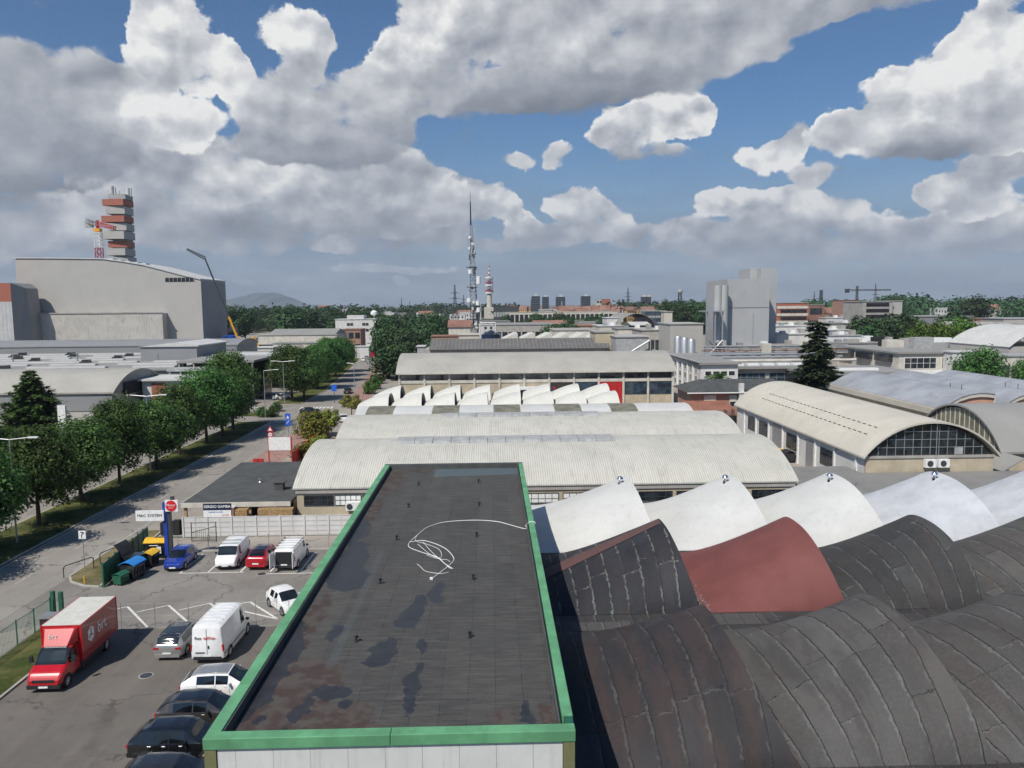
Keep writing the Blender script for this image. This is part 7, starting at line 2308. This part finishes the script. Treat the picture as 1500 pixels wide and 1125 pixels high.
# ================================================================== CITY ON THE HORIZON
for (p0, p1, pt, lb) in ((779, 791, 434, 'dark office tower, leftmost of the city towers'), (795, 804, 435, 'smaller dark tower between two bigger ones'), (815, 828, 435, 'dark office tower with a white top, third from the left'),
                         (852, 865, 434, 'dark office tower left of the orange fronted block'), (941, 947, 435, 'narrow blue grey tower, left of its twin'), (948, 954, 435, 'narrow blue grey tower, right of its twin')):
    o, xa, xc, z = block('office_tower', lb, 'tower', p0, p1, pt, 1350, 16, 'slate', 'graphite', 9, 4, wmat='graphite', wh=.45, group=None)
    MB().box((xa + xc) / 2 - 3, (xa + xc) / 2 + 3, 1352, 1360, z + .31, z + 3.6).build('plant_room', 'white_shell', o)
o, *_ = block('orange_block', 'orange fronted block with a pale grid side above the red roofs', 'building', 882, 894, 438, 1250, 20, 'orange', 'pale', 0)
block('pale_grid_block', 'pale gridded block joined to the left of the orange one', 'building', 874, 881.6, 439, 1250, 20, 'pale', 'pale', 4, 2, group=None)
block('long_grandstand', 'long grey stadium like building right of the cream tower', 'building', 723, 760, 449, 1000, 30, 'darksteel', 'graphite', 1, 9, wmat='skylight', wh=.3)
block('long_viaduct', 'long low pale viaduct before the city roofs', 'viaduct', 740, 905, 457, 760, 12, 'pale', 'pale', 1, 24, wmat='dark_hole', wh=.7)
rnd = random.Random(12)
hs = []
protoh = {}
KINDS_ = [('red_roof', 'pale', 'small pale house with a red roof in the distant town'), ('red_roof', 'ocher', 'small ochre house with a red roof in the distant town'), ('white_shell', 'white_wall', 'small white flat roofed building in the distant town'),
          ('grey_roof', 'concrete', 'small grey flat roofed building in the distant town'), ('red_roof', 'brick', 'small brick coloured house in the distant town')]
for k, (rf_, wl_, lb) in enumerate(KINDS_):
    t = thing('town_house', lb, 'house', (0, 0, 0), 0, 'houses of the distant town: kind %s' % 'abcde'[k])
    t['group'] = ('pale red roofed houses', 'ochre red roofed houses', 'white flat roofed buildings', 'grey flat roofed buildings', 'brick coloured houses')[k] + ' of the distant town'
    MB().box(-8, 8, -6, 6, 0, 9).build('walls', wl_, t)
    if 'red' in rf_: MB().prism([(-6.5, 8.95), (0, 12), (6.5, 8.95)], 'x', -8.5, 8.5).build('roof', rf_, t)
    else: MB().box(-8.3, 8.3, -6.3, 6.3, 9.003, 9.6).build('roof', rf_, t)
    for f in range(3):
        for c_ in range(4): MB().box(-6.8 + c_ * 3.8, -5.2 + c_ * 3.8, -6.12, -6.003, 1.2 + f * 2.8, 2.6 + f * 2.8).build('window', 'glass', t)
    protoh[k] = [t, False]
def town(px0, px1, py0, py1, Y0_, Y1_, n, wts, smin=.45, smax=1.0):
    for i in range(n):
        px = rnd.uniform(px0, px1); Y = rnd.uniform(Y0_, Y1_); p = at(px, rnd.uniform(py0, py1), Y)
        k = rnd.choices(range(5), wts)[0]; pr_ = protoh[k]
        sz = max(.35, p.z / 11.5)
        t = pr_[0] if not pr_[1] else copy_tree(pr_[0])
        pr_[1] = True
        t.location = (p.x, Y, 0); t.rotation_euler = (0, 0, rnd.uniform(-.5, .5)); t.scale = (rnd.uniform(smin, smax) * 1.2, .8, sz)
town(800, 1010, 448, 455, 800, 1250, 84, (3, 4, 4, 3, 2))
town(740, 900, 447, 450, 1300, 1700, 22, (3, 2, 2, 2, 2))
town(860, 1010, 446, 449, 1200, 1600, 26, (4, 2, 2, 2, 2))
town(560, 700, 452, 458, 700, 1000, 14, (1, 0, 3, 2, 0))
town(400, 545, 447, 450, 1100, 1500, 8, (1, 0, 3, 2, 0))
town(700, 880, 462, 472, 420, 560, 9, (1, 0, 2, 3, 0))
town(1140, 1262, 446, 452, 560, 900, 16, (2, 1, 3, 2, 2))
town(1290, 1490, 444, 449, 620, 900, 7, (2, 0, 3, 1, 0))
town(1137, 1265, 462, 470, 380, 480, 9, (0, 0, 4, 2, 0), .9, 1.8)
for i, (px, h) in enumerate(((588, 436), (704, 441), (778, 438), (823, 441), (600, 441))):
    t = thing('church_spire' if i % 2 else 'thin_mast', ('thin mast on the horizon left of the pylon', 'slim pale spire just right of the antenna mast', 'thin mast among the city towers', 'slim spire between the dark city towers', 'short thin mast above the grove')[i], 'mast', (0, 1200, 0))
    p = at(px, h, 1200); MB().bar((p.x, 1200, 0), (p.x, 1200, p.z), 1.2, .4).build('shaft', 'darksteel' if i % 2 == 0 else 'pale', t)

# far hill
m = MB(); r = random.Random(3)
prof = [(320, 447), (335, 441), (352, 438), (368, 434), (382, 430), (397, 429), (410, 432), (422, 438), (431, 445), (450, 447), (520, 449)]
HY = 9000
pp_ = [at(px, py, HY) for px, py in prof]
def hillf(u, v):
    k = u * (len(pp_) - 1); i = min(int(k), len(pp_) - 2); f_ = k - i
    a = pp_[i].lerp(pp_[i + 1], f_)
    q = math.sin(math.pi * v) ** .8
    return (a.x, HY - 1200 + 2400 * v, max(0, (a.z + 12 * math.sin(k * 5)) * q) - 2)
m.grid(hillf, 60, 16)
o = m.build('far_hill', 'hill', None, smooth=True, fix=False); o['kind'] = 'structure'
for (p0, p1, h, nm) in ((300, 700, 30, 0), (540, 1500, 12, 1)):
    pass
# plume over the plant

# ------------------------------------------------------------------ air
def haze():
    o = MB().box(-6000, 6500, -120, 10600, -8, 620).build('haze', [], None)
    mt = bpy.data.materials.new('haze_air'); mt.use_nodes = True
    nt = mt.node_tree; nt.nodes.clear()
    v = nt.nodes.new('ShaderNodeVolumePrincipled'); v.inputs['Color'].default_value = (.80, .88, 1.0, 1); v.inputs['Density'].default_value = HAZE; v.inputs['Anisotropy'].default_value = 0.0
    out = nt.nodes.new('ShaderNodeOutputMaterial'); nt.links.new(v.outputs[0], out.inputs['Volume'])
    o.data.materials.append(mt)
    tag(o, 'thin blue summer haze over the whole area', 'haze', None, 'stuff')
HAZE = .00007
haze()
